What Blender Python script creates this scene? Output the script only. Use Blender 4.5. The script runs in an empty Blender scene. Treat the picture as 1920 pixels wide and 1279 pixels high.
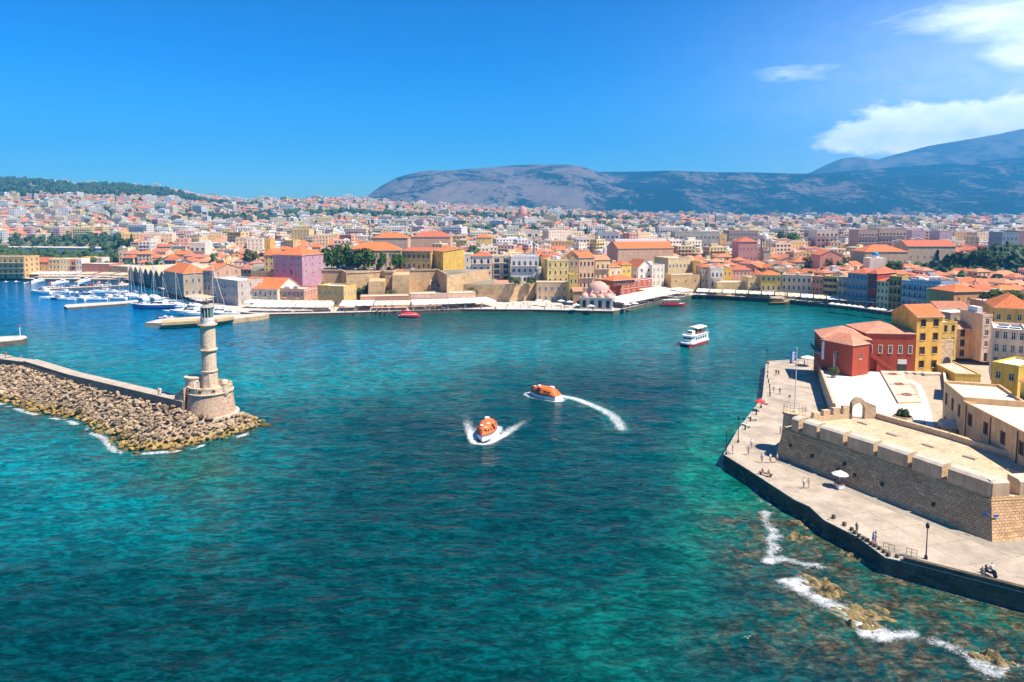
import bpy, bmesh, math, random
import numpy as np
from mathutils import Vector, Matrix, noise as mnoise
random.seed(7); np.random.seed(7)
R = math.radians
scene = bpy.context.scene
COL = scene.collection

# ---------------------------------------------------------------- camera, sky, sun, exposure
CAM_H, FPX, PITCH = 45.0, 1280.0, R(5.0)
CY = 400 + FPX * math.tan(PITCH)          # picture row of the lens axis: the lens is shifted so that uprights stay nearly upright
cam_d = bpy.data.cameras.new('camera'); cam = bpy.data.objects.new('camera', cam_d); COL.objects.link(cam)
cam.location = (0, 0, CAM_H); cam.rotation_euler = (math.pi / 2 - PITCH, 0, 0)
cam_d.sensor_width = 36; cam_d.lens = FPX / 1920 * 36; cam_d.shift_y = (CY - 639.5) / 1920; cam_d.clip_start = 0.5; cam_d.clip_end = 80000
scene.camera = cam
SUN_AZ, SUN_EL = R(111), R(58)          # azimuth from +Y towards +X
world = bpy.data.worlds.new('World'); scene.world = world; world.use_nodes = True
sun_d = bpy.data.lights.new('sun', 'SUN'); sun_d.energy = 5.0; sun_d.angle = R(0.53); sun_d.color = (1.0, 0.89, 0.73)
sun = bpy.data.objects.new('sun', sun_d); COL.objects.link(sun)
sdir = Vector((math.sin(SUN_AZ) * math.cos(SUN_EL), math.cos(SUN_AZ) * math.cos(SUN_EL), math.sin(SUN_EL)))
sun.rotation_euler = sdir.to_track_quat('Z', 'Y').to_euler(); sun.location = (60, 60, 200)
scene.view_settings.view_transform = 'Standard'; scene.view_settings.look = 'None'
scene.view_settings.exposure = 1.05; scene.view_settings.gamma = 1.0; scene.view_settings.use_curve_mapping = False
scene.render.engine = 'CYCLES'
scene.cycles.use_denoising = True
scene.cycles.max_bounces = 6; scene.cycles.diffuse_bounces = 3; scene.cycles.glossy_bounces = 3
scene.cycles.transmission_bounces = 4; scene.cycles.volume_bounces = 0; scene.cycles.transparent_max_bounces = 6
scene.cycles.caustics_reflective = False; scene.cycles.caustics_refractive = False
scene.cycles.sample_clamp_indirect = 4.0

def sky_world():
    nt = world.node_tree; N = nt.nodes; L = nt.links; N.clear()
    out = N.new('ShaderNodeOutputWorld'); bg = N.new('ShaderNodeBackground'); bg.inputs['Strength'].default_value = 0.110
    sky = N.new('ShaderNodeTexSky'); sky.sky_type = 'NISHITA'; sky.sun_disc = False
    sky.sun_elevation = SUN_EL; sky.sun_rotation = SUN_AZ; sky.altitude = 100; sky.air_density = 1.0; sky.dust_density = 0.4; sky.ozone_density = 4.0
    hs = N.new('ShaderNodeHueSaturation'); hs.inputs['Saturation'].default_value = 1.08; hs.inputs['Hue'].default_value = 0.497
    tint = N.new('ShaderNodeVectorMath'); tint.operation = 'MULTIPLY'; tint.inputs[1].default_value = (.112, .140, .157); L.new(sky.outputs[0], tint.inputs[0]); gm = N.new('ShaderNodeGamma'); gm.inputs[1].default_value = 2.0; L.new(tint.outputs[0], gm.inputs[0])
    sc_ = N.new('ShaderNodeVectorMath'); sc_.operation = 'SCALE'; sc_.inputs["Scale"].default_value = 6.4; L.new(gm.outputs[0], sc_.inputs[0]); L.new(sc_.outputs[0], hs.inputs['Color'])
    tc = N.new('ShaderNodeTexCoord'); sep = N.new('ShaderNodeSeparateXYZ'); L.new(tc.outputs['Generated'], sep.inputs[0])
    def m(op, a, b=None, c=None, clamp=False):
        n = N.new('ShaderNodeMath'); n.operation = op; n.use_clamp = clamp
        for i, v in enumerate((a, b, c)):
            if v is None: continue
            if isinstance(v, (int, float)): n.inputs[i].default_value = v
            else: L.new(v, n.inputs[i])
        return n.outputs[0]
    X, Y, Z = sep.outputs
    az = m('ARCTAN2', X, Y); el = m('ARCSINE', Z)
    comb = N.new('ShaderNodeCombineXYZ'); L.new(az, comb.inputs[0]); L.new(el, comb.inputs[1])
    def fbm(sx, sy, scale, detail, rough, off=0.0, dist=0.0):
        mp = N.new('ShaderNodeMapping'); mp.inputs['Scale'].default_value = (sx, sy, 1); mp.inputs['Location'].default_value = (off, off * .7, off)
        L.new(comb.outputs[0], mp.inputs[0])
        n = N.new('ShaderNodeTexNoise'); n.inputs['Scale'].default_value = scale; n.inputs['Detail'].default_value = detail
        n.inputs['Roughness'].default_value = rough; n.inputs['Distortion'].default_value = dist; L.new(mp.outputs[0], n.inputs[0]); return n.outputs[0]
    def blob(a0, e0, wa, we):
        da = m('DIVIDE', m('SUBTRACT', az, a0), wa); de = m('DIVIDE', m('SUBTRACT', el, e0), we)
        r2 = m('ADD', m('MULTIPLY', da, da), m('MULTIPLY', de, de))
        return m('POWER', 2.718, m('MULTIPLY', r2, -1.0))
    AZ = lambda px: math.atan((px - 960) / FPX)
    def EL(px, py):
        u, v = (px - 960) / FPX, (py - CY) / FPX
        d = Vector((u, math.cos(PITCH) - v * math.sin(PITCH), -math.sin(PITCH) - v * math.cos(PITCH))); d.normalize(); return math.asin(d.z)
    def B(px, py, w, h, amp):
        return m('MULTIPLY', blob(AZ(px), EL(px, py), w / 1600.0, h / 1300.0), amp)
    puff = fbm(1, 1.9, 26, 8, .6, 1.3, .25); wisp = fbm(1, 3.6, 9, 9, .64, 4.1, .5); wisp2 = fbm(1, 5, 16, 9, .62, 8.1, .6)
    # the long bank of cumulus over the mountains and its continuation outside the frame
    cum = m('ADD', B(1800, 240, 190, 42, 1.1), m('ADD', B(1590, 262, 95, 20, .8), m('ADD', B(2150, 225, 420, 60, 1.0), B(1690, 225, 90, 24, .7))))
    cumd = m('MULTIPLY', m('SUBTRACT', m('ADD', cum, m('MULTIPLY', puff, 1.5)), 1.16), 1.7, clamp=True)
    wis = m('ADD', B(1470, 140, 120, 22, .85), m('ADD', B(1850, 25, 190, 40, 1.0), m('ADD', B(1900, 105, 70, 30, 1.1), B(2250, 40, 420, 90, .9))))
    wis = m('ADD', wis, m('ADD', B(640, 330, 150, 9, .35), m('ADD', B(430, 345, 120, 10, .32), B(530, 362, 120, 9, .4))))
    wisd = m('MULTIPLY', m('SUBTRACT', m('ADD', wis, m('MULTIPLY', m('ADD', wisp, wisp2), .95)), 1.37), .85, clamp=True)
    wisd = m('MULTIPLY', wisd, .85)
    # a thin veil that pales the sky towards the right
    veil = m('MULTIPLY', m('ADD', B(1950, 220, 480, 150, .24), B(2400, 150, 600, 260, .3)), 1.0, clamp=True)
    dens = m('MAXIMUM', m('MAXIMUM', cumd, wisd), veil)
    front = m('GREATER_THAN', Z, 0.0); dens = m('MULTIPLY', dens, front)
    shade = N.new('ShaderNodeMapRange'); shade.inputs[1].default_value = .3; shade.inputs[2].default_value = .75
    L.new(puff, shade.inputs[0])
    cc = N.new('ShaderNodeMix'); cc.data_type = 'RGBA'; cc.inputs[6].default_value = (8.6, 9.4, 10.8, 1); cc.inputs[7].default_value = (12.5, 12.0, 11.6, 1)
    L.new(shade.outputs[0], cc.inputs[0])
    mx = N.new('ShaderNodeMix'); mx.data_type = 'RGBA'; L.new(dens, mx.inputs[0]); L.new(hs.outputs[0], mx.inputs[6]); L.new(cc.outputs[2], mx.inputs[7])
    L.new(mx.outputs[2], bg.inputs[0]); L.new(bg.outputs[0], out.inputs[0])
sky_world()

# ---------------------------------------------------------------- layout helpers: photograph pixel -> point of the place
def ray(px, py):
    u, v = (px - 960) / FPX, (py - CY) / FPX
    return Vector((u, math.cos(PITCH) - v * math.sin(PITCH), -math.sin(PITCH) - v * math.cos(PITCH)))
def G(px, py, z=0.0):
    d = ray(px, py); t = (z - CAM_H) / d.z
    return Vector((d.x * t, d.y * t, z))
def ZAT(py, Y):
    d = ray(960, py); return CAM_H + Y / d.y * d.z
def PX(p):
    x, y, z = p[0], p[1], p[2] - CAM_H
    f = y * math.cos(PITCH) - z * math.sin(PITCH); u = y * math.sin(PITCH) + z * math.cos(PITCH)
    return (960 + FPX * x / f, CY - FPX * u / f)
def smooth(a, b, x):
    t = np.clip((np.asarray(x, float) - a) / (b - a), 0, 1); return t * t * (3 - 2 * t)

# ---------------------------------------------------------------- materials
MATS = {}
def nt_of(name):
    mt = bpy.data.materials.new(name); mt.use_nodes = True; nt = mt.node_tree
    return mt, nt, nt.nodes, nt.links, nt.nodes['Principled BSDF']
def M_(name, col, rough=.8, var=.12, scale=1.5, bump=0.0, bscale=None, metal=0.0, spec=.3, detail=4, streak=0.0):
    """plain procedural material: base colour broken up by world-scale noise, fine relief"""
    if name in MATS: return MATS[name]
    mt, nt, N, L, P = nt_of(name)
    P.inputs['Roughness'].default_value = rough; P.inputs['Metallic'].default_value = metal; P.inputs['Specular IOR Level'].default_value = spec
    tc = N.new('ShaderNodeNewGeometry')
    n = N.new('ShaderNodeTexNoise'); n.inputs['Scale'].default_value = scale; n.inputs['Detail'].default_value = detail; L.new(tc.outputs['Position'], n.inputs['Vector'])
    mr = N.new('ShaderNodeMapRange'); mr.inputs[1].default_value = .3; mr.inputs[2].default_value = .7; mr.inputs[3].default_value = 1 - var; mr.inputs[4].default_value = 1 + var * .6
    L.new(n.outputs[0], mr.inputs[0]); fac = mr.outputs[0]
    if streak:
        mp = N.new('ShaderNodeMapping'); mp.inputs['Scale'].default_value = (1.3, 1.3, .12); L.new(tc.outputs['Position'], mp.inputs[0])
        n3 = N.new('ShaderNodeTexNoise'); n3.inputs['Scale'].default_value = 1.6; n3.inputs['Detail'].default_value = 5; L.new(mp.outputs[0], n3.inputs['Vector'])
        m3 = N.new('ShaderNodeMapRange'); m3.inputs[1].default_value = .45; m3.inputs[2].default_value = .75; m3.inputs[3].default_value = 1; m3.inputs[4].default_value = 1 - streak
        L.new(n3.outputs[0], m3.inputs[0]); mm = N.new('ShaderNodeMath'); mm.operation = 'MULTIPLY'; L.new(fac, mm.inputs[0]); L.new(m3.outputs[0], mm.inputs[1]); fac = mm.outputs[0]
    v = N.new('ShaderNodeVectorMath'); v.operation = 'SCALE'; v.inputs[0].default_value = col[:3]; L.new(fac, v.inputs['Scale'])
    L.new(v.outputs[0], P.inputs['Base Color'])
    if bump:
        n2 = N.new('ShaderNodeTexNoise'); n2.inputs['Scale'].default_value = bscale or scale * 6; n2.inputs['Detail'].default_value = 6; L.new(tc.outputs['Position'], n2.inputs['Vector'])
        b = N.new('ShaderNodeBump'); b.inputs['Strength'].default_value = bump; b.inputs['Distance'].default_value = .1
        L.new(n2.outputs[0], b.inputs['Height']); L.new(b.outputs[0], P.inputs['Normal'])
    MATS[name] = mt; return mt
def plaster(col, name=None):
    col = (min(.84, col[0] * 1.18), min(.8, col[1] * 1.0), min(.76, col[2] * .84))
    return M_(name or 'plaster_%02x%02x%02x' % tuple(int(min(.999, c) * 255) for c in col), col, .85, .16, .55, streak=.3)
def tile_mat(name, col):
    """clay tiles: rows along the eave (u) and courses up the slope (v), UV in metres"""
    if name in MATS: return MATS[name]
    mt, nt, N, L, P = nt_of(name); P.inputs['Roughness'].default_value = .85; P.inputs['Specular IOR Level'].default_value = .2
    uv = N.new('ShaderNodeUVMap'); uv.uv_map = 'UVMap'
    w = N.new('ShaderNodeTexWave'); w.wave_type = 'BANDS'; w.bands_direction = 'X'; w.inputs['Scale'].default_value = .55; w.inputs['Distortion'].default_value = .3; L.new(uv.outputs[0], w.inputs['Vector'])
    geo = N.new('ShaderNodeNewGeometry')
    n = N.new('ShaderNodeTexNoise'); n.inputs['Scale'].default_value = .55; n.inputs['Detail'].default_value = 7; n.inputs['Roughness'].default_value = .7; L.new(geo.outputs['Position'], n.inputs['Vector'])
    br = N.new('ShaderNodeTexBrick'); br.inputs['Scale'].default_value = 1; br.inputs['Brick Width'].default_value = .45; br.inputs['Row Height'].default_value = .42; br.inputs['Mortar Size'].default_value = .03
    br.inputs['Color1'].default_value = (1.12, 1.08, 1.0, 1); br.inputs['Color2'].default_value = (.72, .68, .66, 1); br.inputs['Mortar'].default_value = (.55, .5, .5, 1); L.new(uv.outputs[0], br.inputs['Vector'])
    mr = N.new('ShaderNodeMapRange'); mr.inputs[1].default_value = .25; mr.inputs[2].default_value = .75; mr.inputs[3].default_value = .72; mr.inputs[4].default_value = 1.16; L.new(n.outputs[0], mr.inputs[0])
    v = N.new('ShaderNodeVectorMath'); v.operation = 'SCALE'; v.inputs[0].default_value = col; L.new(mr.outputs[0], v.inputs['Scale'])
    mx = N.new('ShaderNodeMix'); mx.data_type = 'RGBA'; mx.blend_type = 'MULTIPLY'; mx.inputs[0].default_value = .75; L.new(v.outputs[0], mx.inputs[6]); L.new(br.outputs[0], mx.inputs[7])
    L.new(mx.outputs[2], P.inputs['Base Color'])
    b = N.new('ShaderNodeBump'); b.inputs['Strength'].default_value = .7; b.inputs['Distance'].default_value = .08; L.new(w.outputs[0], b.inputs['Height']); L.new(b.outputs[0], P.inputs['Normal'])
    MATS[name] = mt; return mt
def stone_mat(name, c1, c2, mortar, bw=.7, bh=.35, big=.5, uv=True, bump=.6, mort=.025, stain=(.5, .5, .5), stain_amt=.5):
    """coursed masonry; UV in metres"""
    if name in MATS: return MATS[name]
    mt, nt, N, L, P = nt_of(name); P.inputs['Roughness'].default_value = .92; P.inputs['Specular IOR Level'].default_value = .15
    geo = N.new('ShaderNodeNewGeometry'); uvn = N.new('ShaderNodeUVMap'); uvn.uv_map = 'UVMap'
    nd = N.new('ShaderNodeTexNoise'); nd.inputs['Scale'].default_value = 1.2; nd.inputs['Detail'].default_value = 3; L.new(uvn.outputs[0], nd.inputs['Vector'])
    ad = N.new('ShaderNodeVectorMath'); ad.operation = 'MULTIPLY_ADD'; ad.inputs[1].default_value = (.12, .1, 0); L.new(nd.outputs[1], ad.inputs[0]); L.new(uvn.outputs[0], ad.inputs[2])
    br = N.new('ShaderNodeTexBrick'); br.inputs['Scale'].default_value = 1; br.inputs['Brick Width'].default_value = bw; br.inputs['Row Height'].default_value = bh
    br.inputs['Mortar Size'].default_value = mort; br.inputs['Mortar Smooth'].default_value = .4; br.inputs['Bias'].default_value = -.1
    br.inputs['Color1'].default_value = (*c1, 1); br.inputs['Color2'].default_value = (*c2, 1); br.inputs['Mortar'].default_value = (*mortar, 1); L.new(ad.outputs[0], br.inputs['Vector'])
    b2 = N.new('ShaderNodeTexBrick'); b2.inputs['Scale'].default_value = 1; b2.inputs['Brick Width'].default_value = bw * 1.7; b2.inputs['Row Height'].default_value = bh * 1.45; b2.inputs['Mortar Size'].default_value = mort * 1.2; b2.inputs['Mortar Smooth'].default_value = .4
    b2.inputs['Color1'].default_value = tuple(c * 1.06 for c in c1) + (1,); b2.inputs['Color2'].default_value = tuple(c * .82 for c in c2) + (1,); b2.inputs['Mortar'].default_value = (*mortar, 1); L.new(ad.outputs[0], b2.inputs['Vector'])
    np_ = N.new('ShaderNodeTexNoise'); np_.inputs['Scale'].default_value = .23; np_.inputs['Detail'].default_value = 4; L.new(geo.outputs['Position'], np_.inputs['Vector'])
    pm = N.new('ShaderNodeMapRange'); pm.inputs[1].default_value = .5; pm.inputs[2].default_value = .54; L.new(np_.outputs[0], pm.inputs[0])
    bmx = N.new('ShaderNodeMix'); bmx.data_type = 'RGBA'; L.new(pm.outputs[0], bmx.inputs[0]); L.new(br.outputs[0], bmx.inputs[6]); L.new(b2.outputs[0], bmx.inputs[7])
    n = N.new('ShaderNodeTexNoise'); n.inputs['Scale'].default_value = big; n.inputs['Detail'].default_value = 8; n.inputs['Roughness'].default_value = .65; L.new(geo.outputs['Position'], n.inputs['Vector'])
    mr = N.new('ShaderNodeMapRange'); mr.inputs[1].default_value = .42; mr.inputs[2].default_value = .68; mr.inputs[3].default_value = 0; mr.inputs[4].default_value = stain_amt; L.new(n.outputs[0], mr.inputs[0])
    mx = N.new('ShaderNodeMix'); mx.data_type = 'RGBA'; mx.blend_type = 'MULTIPLY'; L.new(mr.outputs[0], mx.inputs[0]); L.new(bmx.outputs[2], mx.inputs[6]); mx.inputs[7].default_value = (*stain, 1)
    n2 = N.new('ShaderNodeTexNoise'); n2.inputs['Scale'].default_value = 3.0; n2.inputs['Detail'].default_value = 6; L.new(geo.outputs['Position'], n2.inputs['Vector'])
    m2 = N.new('ShaderNodeMapRange'); m2.inputs[1].default_value = .3; m2.inputs[2].default_value = .7; m2.inputs[3].default_value = .78; m2.inputs[4].default_value = 1.18; L.new(n2.outputs[0], m2.inputs[0])
    v = N.new('ShaderNodeVectorMath'); v.operation = 'SCALE'; L.new(mx.outputs[2], v.inputs[0]); L.new(m2.outputs[0], v.inputs['Scale']); L.new(v.outputs[0], P.inputs['Base Color'])
    b = N.new('ShaderNodeBump'); b.inputs['Strength'].default_value = bump; b.inputs['Distance'].default_value = .06; b.invert = True
    sm = N.new('ShaderNodeMath'); sm.operation = 'MULTIPLY_ADD'; sm.inputs[1].default_value = -.6; L.new(n2.outputs[0], sm.inputs[0]); L.new(br.outputs['Fac'], sm.inputs[2])
    L.new(sm.outputs[0], b.inputs['Height']); L.new(b.outputs[0], P.inputs['Normal'])
    MATS[name] = mt; return mt

# ---------------------------------------------------------------- mesh builder
class MB:
    def __init__(s): s.v = []; s.f = []; s.m = []; s.uv = []
    def face(s, pts, mi=0, uv=None):
        k = len(s.v); s.v.extend([tuple(p) for p in pts]); s.f.append(tuple(range(k, k + len(pts)))); s.m.append(mi)
        if uv is None:                                          # planar UV in metres along the face
            p = [Vector(q) for q in pts]; n = Vector((0, 0, 0))
            for i in range(len(p)): n += p[i].cross(p[(i + 1) % len(p)])
            if n.length < 1e-9: n = Vector((0, 0, 1))
            n.normalize()
            ux = Vector((0, 0, 1)).cross(n)
            if ux.length < .05: ux = Vector((1, 0, 0))
            ux.normalize(); uy = n.cross(ux)
            uv = [(q.dot(ux), q.dot(uy)) for q in p]
        s.uv.append(uv)
    def box(s, x0, x1, y0, y1, z0, z1, mi=0, top=None, skip=''):
        a = [(x0, y0, z0), (x1, y0, z0), (x1, y1, z0), (x0, y1, z0), (x0, y0, z1), (x1, y0, z1), (x1, y1, z1), (x0, y1, z1)]
        for k, q in (('b', (0, 3, 2, 1)), ('t', (4, 5, 6, 7)), ('f', (0, 1, 5, 4)), ('r', (1, 2, 6, 5)), ('k', (2, 3, 7, 6)), ('l', (3, 0, 4, 7))):
            if k in skip: continue
            s.face([a[i] for i in q], (top if (k == 't' and top is not None) else mi))
    def obox(s, c, ax, hx, hy, z0, z1, mi=0):
        """box at c (x,y), x axis direction angle ax"""
        ca, sa = math.cos(ax), math.sin(ax)
        P = lambda u, w, z: (c[0] + ca * u - sa * w, c[1] + sa * u + ca * w, z)
        a = [P(-hx, -hy, z0), P(hx, -hy, z0), P(hx, hy, z0), P(-hx, hy, z0), P(-hx, -hy, z1), P(hx, -hy, z1), P(hx, hy, z1), P(-hx, hy, z1)]
        for q in ((0, 3, 2, 1), (4, 5, 6, 7), (0, 1, 5, 4), (1, 2, 6, 5), (2, 3, 7, 6), (3, 0, 4, 7)): s.face([a[i] for i in q], mi)
    def prism(s, poly, z0, z1, mi=0, top=None, batter=0.0, bottom=True):
        """poly ccw list of (x,y); z0/z1 floats or per-vertex lists"""
        n = len(poly); Z0 = z0 if isinstance(z0, (list, tuple)) else [z0] * n; Z1 = z1 if isinstance(z1, (list, tuple)) else [z1] * n
        lo = poly if not isinstance(batter, list) else batter
        u = 0
        for i in range(n):
            j = (i + 1) % n; d = math.dist(poly[i][:2], poly[j][:2])
            s.face([(lo[i][0], lo[i][1], Z0[i]), (lo[j][0], lo[j][1], Z0[j]), (poly[j][0], poly[j][1], Z1[j]), (poly[i][0], poly[i][1], Z1[i])], mi,
                   [(u, Z0[i]), (u + d, Z0[j]), (u + d, Z1[j]), (u, Z1[i])]); u += d
        s.face([(poly[i][0], poly[i][1], Z1[i]) for i in range(n)], top if top is not None else mi)
        if bottom: s.face([(lo[i][0], lo[i][1], Z0[i]) for i in reversed(range(n))], mi)
    def lathe(s, prof, n=16, cx=0, cy=0, mi=0, a0=0, a1=2 * math.pi, cap=True):
        full = abs(a1 - a0 - 2 * math.pi) < 1e-6
        A = [a0 + (a1 - a0) * i / n for i in range(n + (0 if full else 1))]
        for (r0, z0), (r1, z1) in zip(prof[:-1], prof[1:]):
            for i in range(n):
                a, b = A[i], A[(i + 1) % len(A)]
                p = [(cx + r0 * math.cos(a), cy + r0 * math.sin(a), z0), (cx + r0 * math.cos(b), cy + r0 * math.sin(b), z0), (cx + r1 * math.cos(b), cy + r1 * math.sin(b), z1), (cx + r1 * math.cos(a), cy + r1 * math.sin(a), z1)]
                t = (a0 + (a1 - a0) * i / n, a0 + (a1 - a0) * (i + 1) / n); rr = max(r0, r1)
                uv = [(t[0] * rr, z0), (t[1] * rr, z0), (t[1] * rr, z1), (t[0] * rr, z1)]
                if r0 < 1e-6: p.pop(0); uv.pop(0)
                elif r1 < 1e-6: p.pop(2); uv.pop(2)
                s.face(p, mi, uv)
        if cap and full:
            if prof[0][0] > 1e-6: s.face([(cx + prof[0][0] * math.cos(a), cy + prof[0][0] * math.sin(a), prof[0][1]) for a in reversed(A)], mi)
            if prof[-1][0] > 1e-6: s.face([(cx + prof[-1][0] * math.cos(a), cy + prof[-1][0] * math.sin(a), prof[-1][1]) for a in A], mi)
    def tube(s, p, q, r, n=6, mi=0, r1=None):
        p, q = Vector(p), Vector(q); d = (q - p)
        if d.length < 1e-6: return
        d.normalize(); a = d.orthogonal().normalized(); b = d.cross(a); r1 = r if r1 is None else r1
        c0 = [p + (a * math.cos(2 * math.pi * i / n) + b * math.sin(2 * math.pi * i / n)) * r for i in range(n)]
        c1 = [q + (a * math.cos(2 * math.pi * i / n) + b * math.sin(2 * math.pi * i / n)) * r1 for i in range(n)]
        for i in range(n): j = (i + 1) % n; s.face([c0[i], c0[j], c1[j], c1[i]], mi)
        s.face(list(reversed(c0)), mi); s.face(c1, mi)
    def loft(s, rings, mi=0, cap=True, closed=True):
        """rings: lists of equal length of points; merged verts so it can be smooth"""
        k = len(s.v); n = len(rings[0])
        for r in rings: s.v.extend([tuple(p) for p in r])
        for i in range(len(rings) - 1):
            for j in range(n if closed else n - 1):
                a, b = k + i * n + j, k + i * n + (j + 1) % n
                s.f.append((a, b, b + n, a + n)); s.m.append(mi); s.uv.append([(j, i), (j + 1, i), (j + 1, i + 1), (j, i + 1)])
        if cap and closed:
            s.face(list(reversed(rings[0])), mi); s.face(rings[-1], mi)
    def mesh(s, name, mats, smooth=False, weld=False):
        me = bpy.data.meshes.new(name); me.from_pydata(s.v, [], s.f)
        for mt in mats: me.materials.append(mt)
        if len(mats) > 1: me.polygons.foreach_set('material_index', s.m)
        uvl = me.uv_layers.new(name='UVMap'); flat = [c for f in s.uv for p in f for c in p]; uvl.data.foreach_set('uv', flat)
        if weld or smooth:
            bm = bmesh.new(); bm.from_mesh(me); bmesh.ops.remove_doubles(bm, verts=bm.verts, dist=1e-4); bm.to_mesh(me); bm.free()
        if smooth: me.polygons.foreach_set('use_smooth', [True] * len(me.polygons))
        me.update(); return me
    def build(s, name, mats, parent=None, smooth=False, loc=(0, 0, 0), rz=0, weld=False):
        if not isinstance(mats, (list, tuple)): mats = [mats]
        return put(name, s.mesh(name, mats, smooth, weld), parent, loc, rz)
def put(name, me, parent=None, loc=(0, 0, 0), rz=0, scale=None):
    o = bpy.data.objects.new(name, me); COL.objects.link(o); o.location = loc
    if rz: o.rotation_euler = (0, 0, rz)
    if scale: o.scale = scale
    if parent: o.parent = parent
    return o
def tag(o, label=None, cat=None, group=None, kind=None):
    if label: o['label'] = label
    if cat: o['category'] = cat
    if group: o['group'] = group
    if kind: o['kind'] = kind
    return o
def thing(name, label, cat, loc=(0, 0, 0), rz=0, group=None):
    return tag(put(name, None, None, loc, rz), label, cat, group)
def copy_tree(o, parent=None):
    c = o.copy(); COL.objects.link(c); c.parent = parent
    for ch in KIDS.get(o.name, []) or [x for x in o.children]: copy_tree(ch, c)
    return c
KIDS = {}
# ---------------------------------------------------------------- terrain height
ridge_px = np.array([-900, -400, 0, 90, 150, 190, 250, 330, 380, 450, 560, 660, 690, 760, 900, 1000, 1200, 1400, 1900, 2600], float)
ridge_py = np.array([345, 338, 339, 343, 350, 349, 352, 360, 371, 380, 379, 376, 380, 386, 393, 398, 405, 409, 410, 410], float)
RU = (ridge_px - 960) / FPX
DR = 2600.0
def terrain(x, y):
    x = np.asarray(x, float); y = np.asarray(y, float)
    yy = np.maximum(y, 50.0); u = x / yy
    rz = CAM_H - (np.interp(u, RU, ridge_py) - 400.0) / FPX * DR * .985
    t = smooth(900, DR, y)
    z = 1.35 + 6.0 * smooth(400, 900, y) + (rz - 7.35) * t ** 1.15
    # the old-town hill behind the terrace and the grassy bastion on the right
    z = z + 11.5 * np.exp(-(((x + 60) / 90.0) ** 2 + ((y - 425) / 55.0) ** 2) ** 2)
    z = z + 15.0 * np.exp(-(((x - 372) / 52.0) ** 2 + ((y - 476) / 40.0) ** 2) ** 2)
    back = smooth(DR, DR + 900, y); z = z * (1 - back) + back * np.minimum(z, 10)
    # the bay on the left
    bay = smooth(-430, -475, x) * smooth(690, 720, y) * (1 - smooth(860, 900, y + (x + 450) * .12))
    z = z * (1 - bay) - 6.0 * bay
    # the marina basin in front of the arsenals
    mar = smooth(-150, -165, x) * smooth(8, 0, y - (472 - np.clip(x + 262, 0, 400) * 1.02))
    z = z * (1 - mar) - 6.0 * mar
    return z
def ter(x, y): return float(terrain(x, y))

# ---------------------------------------------------------------- shore lines (photograph pixels on the water plane -> metres)
QZ = 1.5           # harbour quay level
PZ = 2.1           # promenade level below the fortress
def poly_px(L, z=0.0): return [tuple(G(a, b, z)[:2]) for a, b in L]
quay_edge = poly_px([(-260, 523), (0, 524), (60, 527), (236, 528), (262, 532), (352, 563), (420, 588), (492, 596), (640, 593), (760, 589.5), (865, 586), (1000, 587), (1150, 590), (1168, 586), (1225, 572), (1296, 559), (1335, 559), (1460, 567), (1600, 582), (1700, 596), (1725, 600)])
fort_edge = poly_px([(1535, 672), (1437, 678), (1430, 745), (1383, 808), (1357, 853), (1405, 883), (1491, 939), (1518, 951), (1546, 977), (1608, 1008), (1660, 1047), (1693, 1054), (1920, 1112), (2120, 1165)], 2.1)
def dist_poly(x, y, pl):
    d = np.full(x.shape, 1e9)
    for (ax, ay), (bx, by) in zip(pl[:-1], pl[1:]):
        vx, vy = bx - ax, by - ay; t = np.clip(((x - ax) * vx + (y - ay) * vy) / (vx * vx + vy * vy + 1e-9), 0, 1)
        d = np.minimum(d, np.hypot(x - ax - t * vx, y - ay - t * vy))
    return d
mole_shore = poly_px([(-60, 742), (0, 757), (60, 775), (130, 790), (195, 822), (215, 845), (240, 851), (330, 845), (420, 828), (480, 808), (511, 795), (490, 784), (445, 772)])

def fbm2(x, y, s, seed=0, octv=4):
    """cheap vectorised value noise"""
    rng = np.random.RandomState(seed); tab = rng.rand(256, 256); out = np.zeros_like(x, float); amp = .5; f = s
    for o in range(octv):
        X, Y = x * f + 17.3 * o, y * f + 9.1 * o; i, j = np.floor(X).astype(int), np.floor(Y).astype(int); a, b = X - i, Y - j
        a = a * a * (3 - 2 * a); b = b * b * (3 - 2 * b)
        t = lambda p, q: tab[p % 256, q % 256]
        out += amp * ((t(i, j) * (1 - a) + t(i + 1, j) * a) * (1 - b) + (t(i, j + 1) * (1 - a) + t(i + 1, j + 1) * a) * b); amp *= .5; f *= 2
    return out / (1 - .5 ** octv)

# boats under way (used for wakes too)
LB1 = G(1020, 744); LB2 = G(912, 815); FERRY = G(1301, 645)
LB1_DIR = (G(988, 733) - G(1052, 748)).normalized(); LB2_DIR = Vector((-.16, -1, 0)).normalized()
FERRY_DIR = (G(1287, 651) - G(1322, 640)).normalized()
def wake_curve(pts):
    return [tuple(G(a, b)[:2]) for a, b in pts]
WAKE1 = wake_curve([(1050, 743), (1075, 747), (1105, 757), (1130, 768), (1150, 781), (1161, 794), (1165, 804)])

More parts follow.
